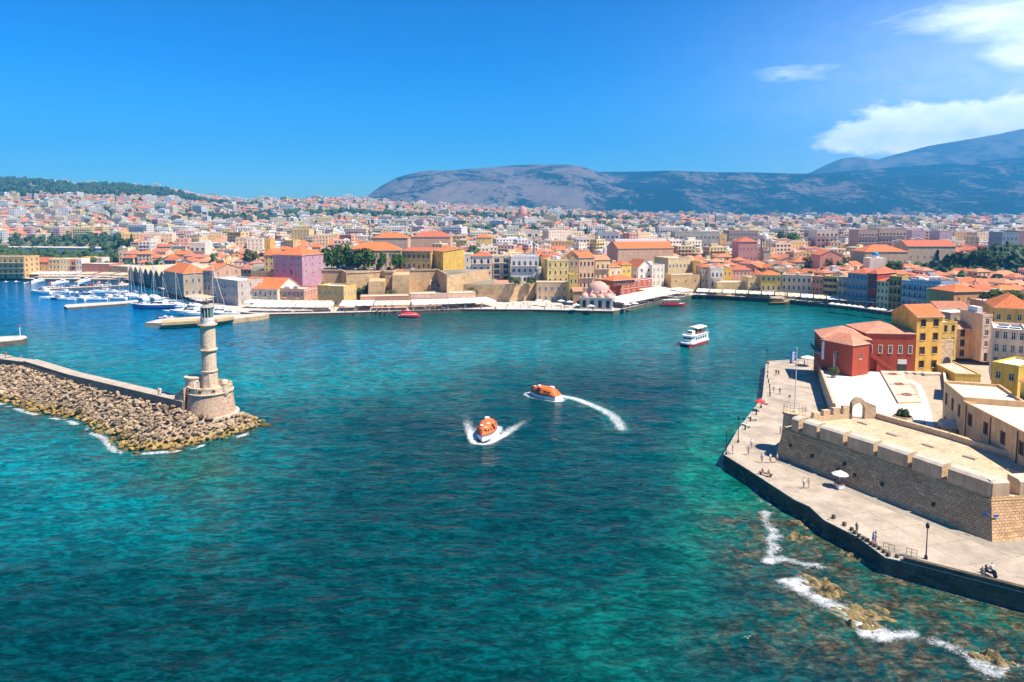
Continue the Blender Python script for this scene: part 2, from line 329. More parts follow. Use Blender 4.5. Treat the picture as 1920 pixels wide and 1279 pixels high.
def water_mat():
    mt, nt, N, L, P = nt_of('sea_water')
    geo = N.new('ShaderNodeNewGeometry')
    def noise(scale, detail=4, rough=.55, mp=(1, 1, 1), dist=0.0, rz=0.0):
        m = N.new('ShaderNodeMapping'); m.inputs['Scale'].default_value = mp; m.inputs['Rotation'].default_value = (0, 0, rz); L.new(geo.outputs['Position'], m.inputs[0])
        n = N.new('ShaderNodeTexNoise'); n.inputs['Scale'].default_value = scale; n.inputs['Detail'].default_value = detail; n.inputs['Roughness'].default_value = rough; n.inputs['Distortion'].default_value = dist
        L.new(m.outputs[0], n.inputs['Vector']); return n.outputs[0]
    def m(op, a, b=None, clamp=False, c=None):
        n = N.new('ShaderNodeMath'); n.operation = op; n.use_clamp = clamp
        for i, v in enumerate((a, b, c)):
            if v is None: continue
            if isinstance(v, (int, float)): n.inputs[i].default_value = v
            else: L.new(v, n.inputs[i])
        return n.outputs[0]
    def mix(f, a, b):
        n = N.new('ShaderNodeMix'); n.data_type = 'RGBA'
        for i, v in ((0, f), (6, a), (7, b)):
            if isinstance(v, tuple): n.inputs[i].default_value = (*v, 1)
            elif isinstance(v, (int, float)): n.inputs[i].default_value = v
            else: L.new(v, n.inputs[i])
        return n.outputs[2]
    def mr(v, a, b, c=0.0, d=1.0):
        n = N.new('ShaderNodeMapRange'); n.interpolation_type = 'SMOOTHSTEP'
        for i, q in enumerate((v, a, b, c, d)):
            if isinstance(q, (int, float)): n.inputs[i].default_value = q
            else: L.new(q, n.inputs[i])
        return n.outputs[0]
    def attr(nm):
        a = N.new('ShaderNodeAttribute'); a.attribute_name = nm; return a.outputs['Fac']
    A = {k: attr(k) for k in ('turq', 'blue', 'green', 'reef', 'foam', 'weed')}
    big = noise(.022, 5, .6); mid = noise(.09, 5, .6); 
    # water body colour: clear deep water over dark weed, paler where sand lies below
    col = mix(mr(big, .35, .68), (.0001, .036, .040), (.0004, .052, .055))
    tq = m('MULTIPLY', A['turq'], mr(m('ADD', m('MULTIPLY', big, .5), m('MULTIPLY', mid, .5)), .15, .58), True)
    col = mix(tq, col, (.001, .195, .215))
    col = mix(m('MULTIPLY', A['blue'], mr(mid, .2, .5, .75, 1)), col, (.0005, .15, .36))
    gr = m('MULTIPLY', A['green'], mr(mid, .25, .62, .35, 1.0), True)
    col = mix(gr, col, (.003, .14, .098))
    wd = m('MULTIPLY', A['weed'], mr(noise(.16, 6, .7, dist=.6), .47, .6), True)
    col = mix(m('MULTIPLY', wd, .85), col, (.035, .045, .03))
    rfn = noise(.42, 8, .72, dist=.9); rf = m('MULTIPLY', A['reef'], mr(rfn, .38, .62), True)
    reefcol = mix(mr(noise(1.1, 6, .7), .38, .62), (.028, .032, .020), (.12, .092, .05))
    col = mix(m('MULTIPLY', rf, .95), col, reefcol)
    # foam: streaked, broken up by noise
    fn = noise(1.5, 9, .78, dist=1.4); fn2 = noise(5.0, 6, .75)
    fo = m('MULTIPLY', m('SUBTRACT', m('ADD', A['foam'], m('ADD', m('MULTIPLY', fn, .95), m('MULTIPLY', fn2, .35))), 1.04), 3.2, True)
    # scattered tiny whitecaps
    wc = m('MULTIPLY', m('GREATER_THAN', noise(.55, 3, .5, (.5, 1.4, 1)), .82), m('GREATER_THAN', noise(2.6, 2, .5, (1, 2, 1)), .62))
    fo = m('MAXIMUM', fo, m('MULTIPLY', wc, .6))
    w1 = noise(.14, 3, .5, (.8, 1.5, 1), .4, .18); w2 = noise(.42, 4, .6, (.7, 1.45, 1), .9, -.16); w3 = noise(1.3, 4, .6, (.7, 1.4, 1), .8, .2)
    wav = m('MULTIPLY', mr(w2, .40, .62, .62, 1.30), mr(w3, .38, .64, .62, 1.32))  # light and dark sides of the ripples, painted into the water colour
    vs = N.new('ShaderNodeVectorMath'); vs.operation = 'SCALE'; L.new(col, vs.inputs[0]); L.new(wav, vs.inputs['Scale']); col = vs.outputs[0]
    col = mix(fo, col, (.72, .76, .78)); L.new(col, P.inputs['Base Color'])
    L.new(mr(fo, 0, 1, .09, .8), P.inputs['Roughness'])
    P.inputs['IOR'].default_value = 1.33; P.inputs['Specular IOR Level'].default_value = .2
    h = m('ADD', m('MULTIPLY', w1, .8), m('ADD', m('MULTIPLY', w2, .36), m('MULTIPLY', w3, .06)))
    h = m('ADD', h, m('MULTIPLY', fo, .10))
    b = N.new('ShaderNodeBump'); b.inputs['Strength'].default_value = 1.0; b.inputs['Distance'].default_value = 1.0; L.new(h, b.inputs['Height']); L.new(b.outputs[0], P.inputs['Normal'])
    return mt

def make_water():
    xs = np.concatenate([[-10900, -9000, -4000, -2000, -1200, -800, -600, -500], np.arange(-440, -160, 8), np.arange(-160, 160, .8), np.arange(160, 200, 5), [240, 400, 900, 2500, 9000, 12900]])
    ys = np.concatenate([[-3000, -600, -100, 0, 20, 35], np.arange(45, 190, .7), np.arange(190, 400, 2.4), np.arange(400, 640, 12), [660, 720, 800, 900, 1100, 1600, 3000, 8000, 8500]])
    X, Y = np.meshgrid(xs, ys); nx, ny = len(xs), len(ys)
    V = np.stack([X.ravel(), Y.ravel(), np.zeros(nx * ny)], 1)
    # a low real swell close to the camera
    sw = fbm2(V[:, 0] * .8 + V[:, 1] * .1, V[:, 1] * 1.6, .16, 3, 3) - .5
    V[:, 2] = sw * .5 * smooth(400, 120, V[:, 1]) * smooth(200, 150, abs(V[:, 0]))
    i = np.arange(nx * ny).reshape(ny, nx)
    F = np.stack([i[:-1, :-1].ravel(), i[:-1, 1:].ravel(), i[1:, 1:].ravel(), i[1:, :-1].ravel()], 1)
    me = bpy.data.meshes.new('sea'); me.vertices.add(len(V)); me.vertices.foreach_set('co', V.ravel())
    me.loops.add(F.size); me.loops.foreach_set('vertex_index', F.ravel()); me.polygons.add(len(F))
    me.polygons.foreach_set('loop_start', np.arange(0, F.size, 4)); me.polygons.foreach_set('use_smooth', np.ones(len(F), bool)); me.update()
    x, y = V[:, 0], V[:, 1]
    # picture coordinates of the points only serve to lay out the sea bed as seen on the photograph
    dz = -CAM_H; f = y * math.cos(PITCH) - dz * math.sin(PITCH); ok = f > 5; f = np.where(ok, f, 5.0)
    px = 960 + FPX * x / f; py = CY - FPX * (y * math.sin(PITCH) + dz * math.cos(PITCH)) / f
    def gp(cx, cy, wx, wy): return np.exp(-(((px - cx) / wx) ** 2 + ((py - cy) / wy) ** 2)) * ok
    dq = dist_poly(x, y, quay_edge); df = dist_poly(x, y, fort_edge); dm = dist_poly(x, y, mole_shore)
    nz = fbm2(x, y, .05, 5); nz2 = fbm2(x, y, .21, 9)
    turq = .95 * np.clip(gp(170, 660, 330, 70) + gp(560, 700, 260, 60) + .9 * gp(60, 840, 190, 70) + .6 * gp(150, 960, 330, 90) + .75 * gp(1180, 640, 420, 40) + gp(1400, 600, 220, 26) + .7 * gp(700, 660, 400, 40) + .55 * gp(1390, 760, 60, 60) + .35 * gp(500, 840, 120, 50), 0, 1)
    blue = np.clip(gp(60, 570, 330, 48) + .55 * gp(330, 630, 160, 34) + .35 * gp(600, 655, 260, 26) + (py < 500) * 1.0, 0, 1)
    green = np.clip(.8 * gp(1320, 880, 40, 100) + .55 * gp(1270, 1060, 70, 100) + .35 * gp(1150, 1150, 120, 60) + .9 * gp(1350, 860, 70, 70) + .35 * gp(1180, 1240, 150, 60) + gp(1390, 960, 60, 80) + .5 * gp(380, 880, 120, 40) + .6 * np.exp(-df / 7.0) + .5 * np.exp(-dq / 9.0) * (px > 470) + .5 * gp(1700, 1160, 260, 40), 0, 1)
    reef = np.clip(1.15 * np.exp(-((df - 4) / 9.0) ** 2) * smooth(930, 980, py) + .9 * gp(1530, 1120, 90, 60) + 1.0 * gp(1640, 1210, 170, 50) + .4 * gp(1380, 1200, 100, 50) + gp(1850, 1260, 230, 60) + .7 * gp(1400, 1030, 60, 60), 0, 1) * (py > 900)
    weed = np.clip(.9 * gp(400, 640, 120, 18) + .9 * np.exp(-dm / 6.0) * (py < 1000) + .55 * gp(330, 900, 200, 40) + .5 * gp(560, 640, 150, 16) + 0, 0, 1)
    # foam: thin at the mole, breaking on the reef, wakes
    foam = .62 * np.exp(-(dm / 1.3) ** 2) * (nz2 > .42) * (px < 470)
    foam = np.maximum(foam, .50 * np.exp(-(df / 1.1) ** 2) * (py > 840))
    brk = poly_px([(1440, 965), (1462, 1000), (1440, 1035), (1470, 1048), (1520, 1050)]); brk2 = poly_px([(1485, 1085), (1530, 1120), (1570, 1148), (1610, 1172), (1660, 1190), (1700, 1194)]); brk3 = poly_px([(1745, 1205), (1800, 1225), (1870, 1250), (1950, 1262)])
    brk4 = poly_px([(1390, 895), (1420, 925), (1450, 950)])
    for b, w, a in ((brk, 1.1, .58), (brk2, 1.5, .66), (brk3, 1.1, .58), (brk4, .8, .5)):
        d = dist_poly(x + (nz2 - .5) * 5, y + (fbm2(x, y, .3, 31) - .5) * 5, b); foam = np.maximum(foam, a * np.exp(-(d / w) ** 2)); foam = np.maximum(foam, .36 * np.exp(-(d / (w * 2.6)) ** 2))
    for (cx, cy, r, a) in ((1443, 1050, 1.5, .75), (1350, 866, 1.2, .5)):
        c = G(cx, cy); foam = np.maximum(foam, a * np.exp(-((x - c.x) ** 2 + (y - c.y) ** 2) / r ** 2))
    # wakes
    d = dist_poly(x, y, WAKE1); tpos = np.clip((x - LB1.x) / 22.0, 0, 1)
    foam = np.maximum(foam, (.76 - .26 * tpos) * np.exp(-(d / (1.2 + 1.5 * tpos)) ** 2)); green = np.maximum(green, .8 * np.exp(-(d / 2.4) ** 2)); 
    foam = np.maximum(foam, .36 * np.exp(-((d - 3.2) / 1.6) ** 2) * (y < LB1.y) * (tpos > .08))
    def boatwake(c, dr, L, W, a, vlen, spread=.5):
        s = (x - c.x) * dr.x + (y - c.y) * dr.y; t = -(x - c.x) * dr.y + (y - c.y) * dr.x
        hull = np.hypot(np.clip(abs(s) - L * .42, 0, None), t); f1 = a * np.exp(-((hull - W * .5) / 1.1) ** 2)
        back = np.clip(L * .5 - s, 0, None); arm = .95 * np.exp(-((abs(t) - W * .5 - back * spread * .5) / (.8 + back * .13)) ** 2) * np.exp(-back / vlen) * (s < L * .5)
        return np.maximum(f1, 1.0 * arm)
    foam = np.maximum(foam, boatwake(LB2, LB2_DIR, 9, 3.8, .70, 17, .62))
    foam = np.maximum(foam, .8 * boatwake(LB1, LB1_DIR, 9, 3.2, .8, 6))
    foam = np.maximum(foam, .46 * boatwake(FERRY, FERRY_DIR, 14, 4.6, .5, 5, .2))
    s2 = (x - LB2.x) * LB2_DIR.x + (y - LB2.y) * LB2_DIR.y; t2 = -(x - LB2.x) * LB2_DIR.y + (y - LB2.y) * LB2_DIR.x
    foam = np.maximum(foam, .66 * np.exp(-(t2 / 1.3) ** 2) * (s2 < -3) * np.exp(-np.clip(-3 - s2, 0, None) / 7.0))
    # quiet slick trail behind the first boat
    for k, a in (('turq', turq), ('blue', blue), ('green', green), ('reef', reef), ('foam', foam), ('weed', weed)):
        at = me.attributes.new(k, 'FLOAT', 'POINT'); at.data.foreach_set('value', a.astype(np.float32))
    me.materials.append(water_mat())
    tag(put('sea', me), kind='structure')
make_water()

# ---------------------------------------------------------------- town land and quay
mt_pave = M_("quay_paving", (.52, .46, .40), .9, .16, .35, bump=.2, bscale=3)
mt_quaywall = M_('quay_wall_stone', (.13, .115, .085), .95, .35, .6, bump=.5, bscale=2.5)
mt_earth = M_('town_ground', (.26, .23, .185), .95, .35, .05)
def make_land():
    far = [(420, 330), (3600, 2700), (3600, 3500), (-3600, 3500), (-3600, 900), (-800, 900), (-600, 868), (-470, 842), (-445, 780), (-462, 712), (-900, 700), (-900, 468)]
    q = MB(); poly = [p for p in quay_edge] + [(235, 262)] + far
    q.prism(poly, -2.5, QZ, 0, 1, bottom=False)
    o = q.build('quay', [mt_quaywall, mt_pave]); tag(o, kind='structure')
    # coping stones along the edge of the quay, each a block
    cop = M_('quay_coping', (.46, .42, .37), .9, .2, .9)
    k = 0; keys = {}
    for (ax, ay), (bx, by) in zip(quay_edge[7:-1], quay_edge[8:]):
        Ls = math.dist((ax, ay), (bx, by)); n = max(1, int(Ls / 3.4)); an = math.atan2(by - ay, bx - ax)
        for i in range(n):
            t = (i + .5) / n; key = round(Ls / n, 2)
            if key not in keys:
                b = MB(); b.box(-key / 2 + .03, key / 2 - .03, -.12, .75, 0, .16); keys[key] = b.mesh('coping_block', [cop])
            put('coping_block', keys[key], o, (ax + (bx - ax) * t, ay + (by - ay) * t, QZ + .004), an); k += 1
    # terrain sheet
    xs = np.concatenate([np.arange(-3600, -700, 60), np.arange(-700, 700, 11), np.arange(700, 3601, 60)]); ys = np.concatenate([np.arange(345, 760, 11), np.arange(760, 1200, 22), np.arange(1200, 3560, 55)])
    X, Y = np.meshgrid(xs, ys); Z = terrain(X, Y); Z = Z + (fbm2(X, Y, .004, 11) - .5) * 18 * smooth(1300, 2200, Y)
    Z = np.where((Y < 374) & (X > -170), -4.0, Z)
    V = np.stack([X.ravel(), Y.ravel(), Z.ravel()], 1); nx = len(xs); i = np.arange(len(V)).reshape(len(ys), nx)
    F = np.stack([i[:-1, :-1].ravel(), i[:-1, 1:].ravel(), i[1:, 1:].ravel(), i[1:, :-1].ravel()], 1)
    me = bpy.data.meshes.new('ground'); me.from_pydata(V.tolist(), [], F.tolist()); me.polygons.foreach_set('use_smooth', [True] * len(me.polygons))
    mt, nt, N, L, P = nt_of('ground_earth_scrub'); P.inputs['Roughness'].default_value = .95
    geo = N.new('ShaderNodeNewGeometry'); n = N.new('ShaderNodeTexNoise'); n.inputs['Scale'].default_value = .011; n.inputs['Detail'].default_value = 9; n.inputs['Roughness'].default_value = .68; L.new(geo.outputs['Position'], n.inputs['Vector'])
    cr = N.new('ShaderNodeValToRGB'); e = cr.color_ramp.elements; e[0].position = .36; e[0].color = (.030, .050, .018, 1); e[1].position = .66; e[1].color = (.33, .27, .185, 1)
    x = e.new(.47); x.color = (.055, .075, .026, 1); x = e.new(.54); x.color = (.20, .165, .105, 1)
    L.new(n.outputs[0], cr.inputs[0]); L.new(cr.outputs[0], P.inputs['Base Color']); me.materials.append(mt)
    tag(put('ground', me), kind='structure')
make_land()

# ---------------------------------------------------------------- hills and mountains (real size and distance)
def hill_mat(name, green, rock, rocky, scale):
    mt, nt, N, L, P = nt_of(name); P.inputs['Roughness'].default_value = .95; P.inputs['Specular IOR Level'].default_value = .1
    geo = N.new('ShaderNodeNewGeometry')
    n = N.new('ShaderNodeTexNoise'); n.inputs['Scale'].default_value = scale; n.inputs['Detail'].default_value = 11; n.inputs['Roughness'].default_value = .66; n.inputs['Distortion'].default_value = .4
    mp = N.new('ShaderNodeMapping'); mp.inputs['Scale'].default_value = (1, .55, 2.2); L.new(geo.outputs['Position'], mp.inputs[0]); L.new(mp.outputs[0], n.inputs['Vector'])
    n2 = N.new('ShaderNodeTexNoise'); n2.inputs['Scale'].default_value = scale * 9; n2.inputs['Detail'].default_value = 7; n2.inputs['Roughness'].default_value = .7; L.new(geo.outputs['Position'], n2.inputs['Vector'])
    a = N.new('ShaderNodeMath'); a.operation = 'MULTIPLY_ADD'; a.inputs[1].default_value = .6; L.new(n2.outputs[0], a.inputs[0]); L.new(n.outputs[0], a.inputs[2])
    cr = N.new('ShaderNodeValToRGB'); e = cr.color_ramp.elements; e[0].position = .76 - rocky; e[0].color = (*green, 1); e[1].position = .88 - rocky; e[1].color = (*rock, 1)
    x = e.new(.81 - rocky); x.color = tuple(g * .55 + r * .45 for g, r in zip(green, rock)) + (1,)
    L.new(a.outputs[0], cr.inputs[0]); L.new(cr.outputs[0], P.inputs['Base Color']); return mt
def hill(name, px, py, D0, D1, D2, mat, rough, seed, spx=14, foot=4.0, rows=46):
    u = (np.arange(px[0], px[-1] + 1, spx) - 960) / FPX; n = len(u)
    top = CAM_H + (400 - np.interp(u * FPX + 960, px, py)) / FPX * D1
    D = np.concatenate([np.linspace(D0, D1, rows), np.linspace(D1, D2, 8)[1:]]); V = []
    for d in D:
        t = (d - D0) / (D1 - D0) if d <= D1 else 1 - (d - D1) / (D2 - D1)
        s = t ** .8 if d <= D1 else t
        x = u * d; env = math.sin(math.pi * min(max(t, 0), 1)) if d <= D1 else .3 * t
        nz = fbm2(x, np.full(n, d), 1 / (rough * 9), seed, 6); rg = 1 - np.abs(2 * fbm2(x * 1.0, np.full(n, d * .6), 1 / (rough * 5), seed + 3, 5) - 1)
        z = foot + (top - foot) * s + env * ((nz - .5) * rough * 1.3 + (rg - .72) * rough * 1.5)
        z = np.minimum(z, CAM_H + (top - CAM_H) * d / D1 * .995 + 0 * x) if d < D1 else z
        V.append(np.stack([x, np.full(n, d), z], 1))
    V = np.concatenate(V); i = np.arange(len(V)).reshape(len(D), n)
    F = np.stack([i[:-1, :-1].ravel(), i[:-1, 1:].ravel(), i[1:, 1:].ravel(), i[1:, :-1].ravel()], 1)
    me = bpy.data.meshes.new(name); me.from_pydata(V.tolist(), [], F.tolist()); me.polygons.foreach_set('use_smooth', [True] * len(me.polygons)); me.materials.append(mat)
    tag(put(name, me), kind='structure')
hm1 = hill_mat('hill_scrub', (.001, .009, .006), (.15, .11, .09), -.05, .0038)
hm0 = hill_mat('headland_rock', (.004, .012, .006), (.17, .125, .10), .03, .0038)
hm2 = hill_mat('mountain_rock', (.05, .05, .04), (.16, .14, .13), .06, .0006)
hill('headland_hill', [560, 640, 676, 690, 715, 745, 775, 800, 840, 870, 930, 965, 1000, 1060, 1085, 1100, 1115, 1130, 1180, 1300], [404, 396, 380, 368, 350, 334, 326, 321, 321, 319, 314, 311, 310, 310, 312, 316, 322, 326, 350, 404], 3500, 5200, 6400, hm0, 150, 21, 7, rows=70)
hill('hill_range', [780, 880, 960, 1040, 1100, 1130, 1180, 1250, 1330, 1400, 1470, 1530, 1580, 1640, 1700, 1760, 1840, 1920, 2050, 2300, 2700], [405, 398, 372, 345, 328, 323, 323, 321, 324, 324, 326, 327, 322, 317, 313, 308, 303, 296, 290, 300, 330], 3900, 5800, 7000, hm1, 190, 33, 7, rows=70)
hill('mountain', [1430, 1490, 1520, 1545, 1575, 1600, 1625, 1645, 1665, 1700, 1750, 1790, 1830, 1870, 1920, 2050, 2250, 2600], [345, 334, 322, 309, 298, 296, 299, 302, 297, 290, 285, 279, 271, 264, 256, 248, 246, 250], 5900, 6900, 7500, hm2, 80, 41, 10)
hill('far_mountain', [1560, 1620, 1660, 1700, 1730, 1760, 1790, 1825, 1860, 1900, 1960, 2100, 2400], [330, 306, 294, 284, 276, 271, 266, 260, 254, 245, 240, 238, 240], 7000, 7500, 8000, hm2, 80, 57, 10)

def make_haze():
    b = MB(); b.box(-11000, 13000, -3500, 8600, -14, 1020)
    mt = bpy.data.materials.new('haze_air'); mt.use_nodes = True; N = mt.node_tree.nodes; L = mt.node_tree.links; N.clear()
    out = N.new('ShaderNodeOutputMaterial'); v = N.new('ShaderNodeVolumePrincipled'); v.inputs['Color'].default_value = (.07, .49, 1.0, 1); v.inputs['Absorption Color'].default_value = (0, 0, 0, 1); v.inputs['Density'].default_value = HAZE; v.inputs['Anisotropy'].default_value = 0.0
    L.new(v.outputs[0], out.inputs['Volume'])
    o = b.build('haze', [mt]); tag(o, kind='stuff')
HAZE = 1.6e-4
make_haze()
# ---------------------------------------------------------------- buildings
mt_glass = M_('window_glass', (.025, .032, .04), .12, .3, .8, spec=.6)
mt_white = M_('white_paint', (.78, .77, .74), .6, .06, 1.0)
mt_cream = M_('cream_trim', (.66, .58, .45), .8, .1, 1.0)
mt_wood = M_('brown_wood', (.10, .05, .03), .6, .25, 3.0)
mt_iron = M_('black_iron', (.02, .02, .022), .5, .2, 3.0)
mt_conc = M_('pale_concrete', (.55, .52, .47), .9, .15, .8)
mt_blueshut = M_('blue_shutter', (.06, .22, .38), .6, .15, 2.0)
mt_greenshut = M_('green_shutter', (.03, .10, .075), .6, .15, 2.0)
mt_brownshut = M_('brown_shutter', (.13, .055, .035), .6, .15, 2.0)
mt_greyshut = M_('grey_shutter', (.33, .34, .36), .6, .15, 2.0)
SHUT = {'b': mt_blueshut, 'g': mt_greenshut, 'r': mt_brownshut, 'y': mt_greyshut, 'w': mt_white}
TILE = [tile_mat('clay_tiles_orange', (.66, .205, .075)), tile_mat('clay_tiles_red', (.56, .165, .085)), tile_mat('clay_tiles_pale', (.64, .30, .17)), tile_mat('clay_tiles_old', (.50, .215, .13))]
FOOT = []           # footprints already taken: (cx, cy, r)
ALLB = []           # every building thing with its look, for the labels
WIN = {}
def win_mesh(w, h, style):
    """a window or door set into its opening: frame, recessed pane, sill, maybe shutters; faces -y, origin bottom centre"""
    key = (round(w, 2), round(h, 2), style)
    if key in WIN: return WIN[key]
    b = MB(); sh = style[1] if len(style) > 1 else None; d = .14; f = .07; W2 = w / 2
    if style[0] == 'a':                                       # arched head
        n = 8; r = W2; zc = h - r
        arc = [(-r * math.cos(math.pi * i / n), zc + r * math.sin(math.pi * i / n)) for i in range(n + 1)]
        b.face([(-W2, d, 0), (W2, d, 0)] + [(x, d, z) for x, z in reversed(arc)], 1)
        b.box(-W2 - .12, -W2 + .04, -.06, d - .01, 0, zc, 0); b.box(W2 - .04, W2 + .12, -.06, d - .01, 0, zc, 0)
        for (x0, z0), (x1, z1) in zip(arc[:-1], arc[1:]):
            o0 = (x0 * 1.0 * (r + .14) / r, zc + (z0 - zc) * (r + .14) / r); o1 = (x1 * (r + .14) / r, zc + (z1 - zc) * (r + .14) / r)
            b.face([(x0, -.06, z0), (o0[0], -.06, o0[1]), (o1[0], -.06, o1[1]), (x1, -.06, z1)][::-1], 0); b.face([(x0, -.06, z0), (x1, -.06, z1), (x1, d, z1), (x0, d, z0)], 0)
        b.box(-W2 - .14, -W2 - .12, -.06, .0, 0, .01, 0)
        # spandrels behind the arch inside the rectangular opening
        b.face([(-W2, d - .03, zc), (-W2, d - .03, h)] + [(x, d - .03, z) for x, z in reversed(arc[:n // 2 + 1])][0:], 0)
        b.face([(W2, d - .03, h), (W2, d - .03, zc)] + [(x, d - .03, z) for x, z in reversed(arc[n // 2:])], 0)
        b.box(-.03, .03, d - .04, d - .01, 0, h, 0)
    else:
        b.face([(-W2, d, 0), (W2, d, 0), (W2, d, h), (-W2, d, h)], 1)
        b.box(-W2, -W2 + f, d - .06, d - .01, 0, h, 0); b.box(W2 - f, W2, d - .06, d - .01, 0, h, 0); b.box(-W2 + f, W2 - f, d - .06, d - .01, h - f, h, 0); b.box(-W2 + f, W2 - f, d - .06, d - .01, 0, f, 0)
        b.box(-.03, .03, d - .05, d - .012, f, h - f, 0)
        if h > 1.3: b.box(-W2 + f, -.03, d - .05, d - .012, h * .62, h * .62 + .05, 0); b.box(.03, W2 - f, d - .05, d - .012, h * .62, h * .62 + .05, 0)
        if style[0] == 's' and sh:
            b.box(-W2 - w * .52, -W2 - .01, -.07, -.015, 0, h, 2); b.box(W2 + .01, W2 + w * .52, -.07, -.015, 0, h, 2)
        if style[0] == 'c' and sh:
            b.box(-W2 + .03, -.01, d - .12, d - .07, .03, h - .03, 2); b.box(.01, W2 - .03, d - .12, d - .07, .03, h - .03, 2)
        if style[0] == 't':                                    # pale surround
            b.box(-W2 - .16, -W2, -.05, -.004, -.05, h + .16, 2); b.box(W2, W2 + .16, -.05, -.004, -.05, h + .16, 2); b.box(-W2, W2, -.05, -.004, h, h + .16, 2)
        b.box(-W2 - .1, W2 + .1, -.12, d - .07, -.09, -.004, 3)
    m2 = SHUT.get(sh, mt_cream); fr = mt_white if style[0] in 'pst' and sh != 'r' else (SHUT.get(sh) or mt_white)
    WIN[key] = b.mesh('window', [fr, mt_glass, m2, mt_cream]); return WIN[key]
def facade(mb, org, ux, W, z0, z1, ops, mi=0, ny=None, dep=.14, top=None):
    """wall plane from org along ux (unit xy) with rectangular openings and their reveals; normal to the right of ux"""
    nx, nyy = ux[1], -ux[0]
    P = lambda u, z, d=0.0: (org[0] + ux[0] * u - nx * d, org[1] + ux[1] * u - nyy * d, z)
    us = sorted({0.0, W} | {o[0] for o in ops} | {o[1] for o in ops}); zs = sorted({z0, z1} | {o[2] for o in ops} | {o[3] for o in ops})
    for a, b in zip(us[:-1], us[1:]):
        run = None
        for c, d in zip(zs[:-1], zs[1:]):
            um, zm = (a + b) / 2, (c + d) / 2
            hole = any(o[0] < um < o[1] and o[2] < zm < o[3] for o in ops)
            if hole:
                if run: mb.face([P(a, run[0]), P(b, run[0]), P(b, run[1]), P(a, run[1])], mi, [(a, run[0]), (b, run[0]), (b, run[1]), (a, run[1])]); run = None
            else: run = [run[0] if run else c, d]
        if run: mb.face([P(a, run[0]), P(b, run[0]), P(b, run[1]), P(a, run[1])], mi, [(a, run[0]), (b, run[0]), (b, run[1]), (a, run[1])])
    for (a, b, c, d) in ops:
        mb.face([P(a, c), P(a, c, dep), P(a, d, dep), P(a, d)], mi); mb.face([P(b, c, dep), P(b, c), P(b, d), P(b, d, dep)], mi)
        mb.face([P(a, d), P(a, d, dep), P(b, d, dep), P(b, d)], mi); mb.face([P(a, c, dep), P(a, c), P(b, c), P(b, c, dep)], mi)
def roof_mesh(kind, W, D, h, rise, mats, oh=.35):
    """tiled roof with real thickness; returns mesh with walls' gables left to the caller"""
    b = MB(); x0, x1, y0, y1 = -oh, W + oh, -oh, D + oh; t = .14; zt = h + rise; zb = h - .02
    def slab(pts, mi=0):
        p = [Vector(q) for q in pts]; n = (p[1] - p[0]).cross(p[2] - p[0]).normalized()
        ue = (p[1] - p[0]).normalized(); ve = n.cross(ue)
        b.face(pts, mi, [((q - p[0]).dot(ue), (q - p[0]).dot(ve)) for q in p])
        lo = [q - Vector((0, 0, t)) for q in p]; b.face([lo[i] for i in reversed(range(len(lo)))], 1)
        for i in range(len(p)): j = (i + 1) % len(p); b.face([lo[i], lo[j], p[j], p[i]], 1)
    if kind == 'gable':
        ym = (y0 + y1) / 2; slab([(x0, y0, zb), (x1, y0, zb), (x1, ym, zt), (x0, ym, zt)]); slab([(x1, y1, zb), (x0, y1, zb), (x0, ym, zt), (x1, ym, zt)])
    elif kind == 'gabley':
        xm = (x0 + x1) / 2; slab([(x0, y1, zb), (x0, y0, zb), (xm, y0, zt), (xm, y1, zt)]); slab([(x1, y0, zb), (x1, y1, zb), (xm, y1, zt), (xm, y0, zt)])
    elif kind == 'shed':
        slab([(x0, y0, zb), (x1, y0, zb), (x1, y1, zt), (x0, y1, zt)])
    elif kind == 'hip':
        if W >= D:
            r = (y1 - y0) / 2; ym = (y0 + y1) / 2; a, c = (x0 + r, ym, zt), (x1 - r, ym, zt)
            if c[0] - a[0] < .3: a, c = ((x0 + x1) / 2 - .15, ym, zt), ((x0 + x1) / 2 + .15, ym, zt)
            slab([(x0, y0, zb), (x1, y0, zb), c, a]); slab([(x1, y1, zb), (x0, y1, zb), a, c]); slab([(x1, y0, zb), (x1, y1, zb), c]); slab([(x0, y1, zb), (x0, y0, zb), a])
        else:
            r = (x1 - x0) / 2; xm = (x0 + x1) / 2; a, c = (xm, y0 + r, zt), (xm, y1 - r, zt)
            slab([(x0, y1, zb), (x0, y0, zb), a, c]); slab([(x1, y0, zb), (x1, y1, zb), c, a]); slab([(x0, y0, zb), (x1, y0, zb), a]); slab([(x1, y1, zb), (x0, y1, zb), c])
    return b.mesh('roof', mats)
COLN = {}
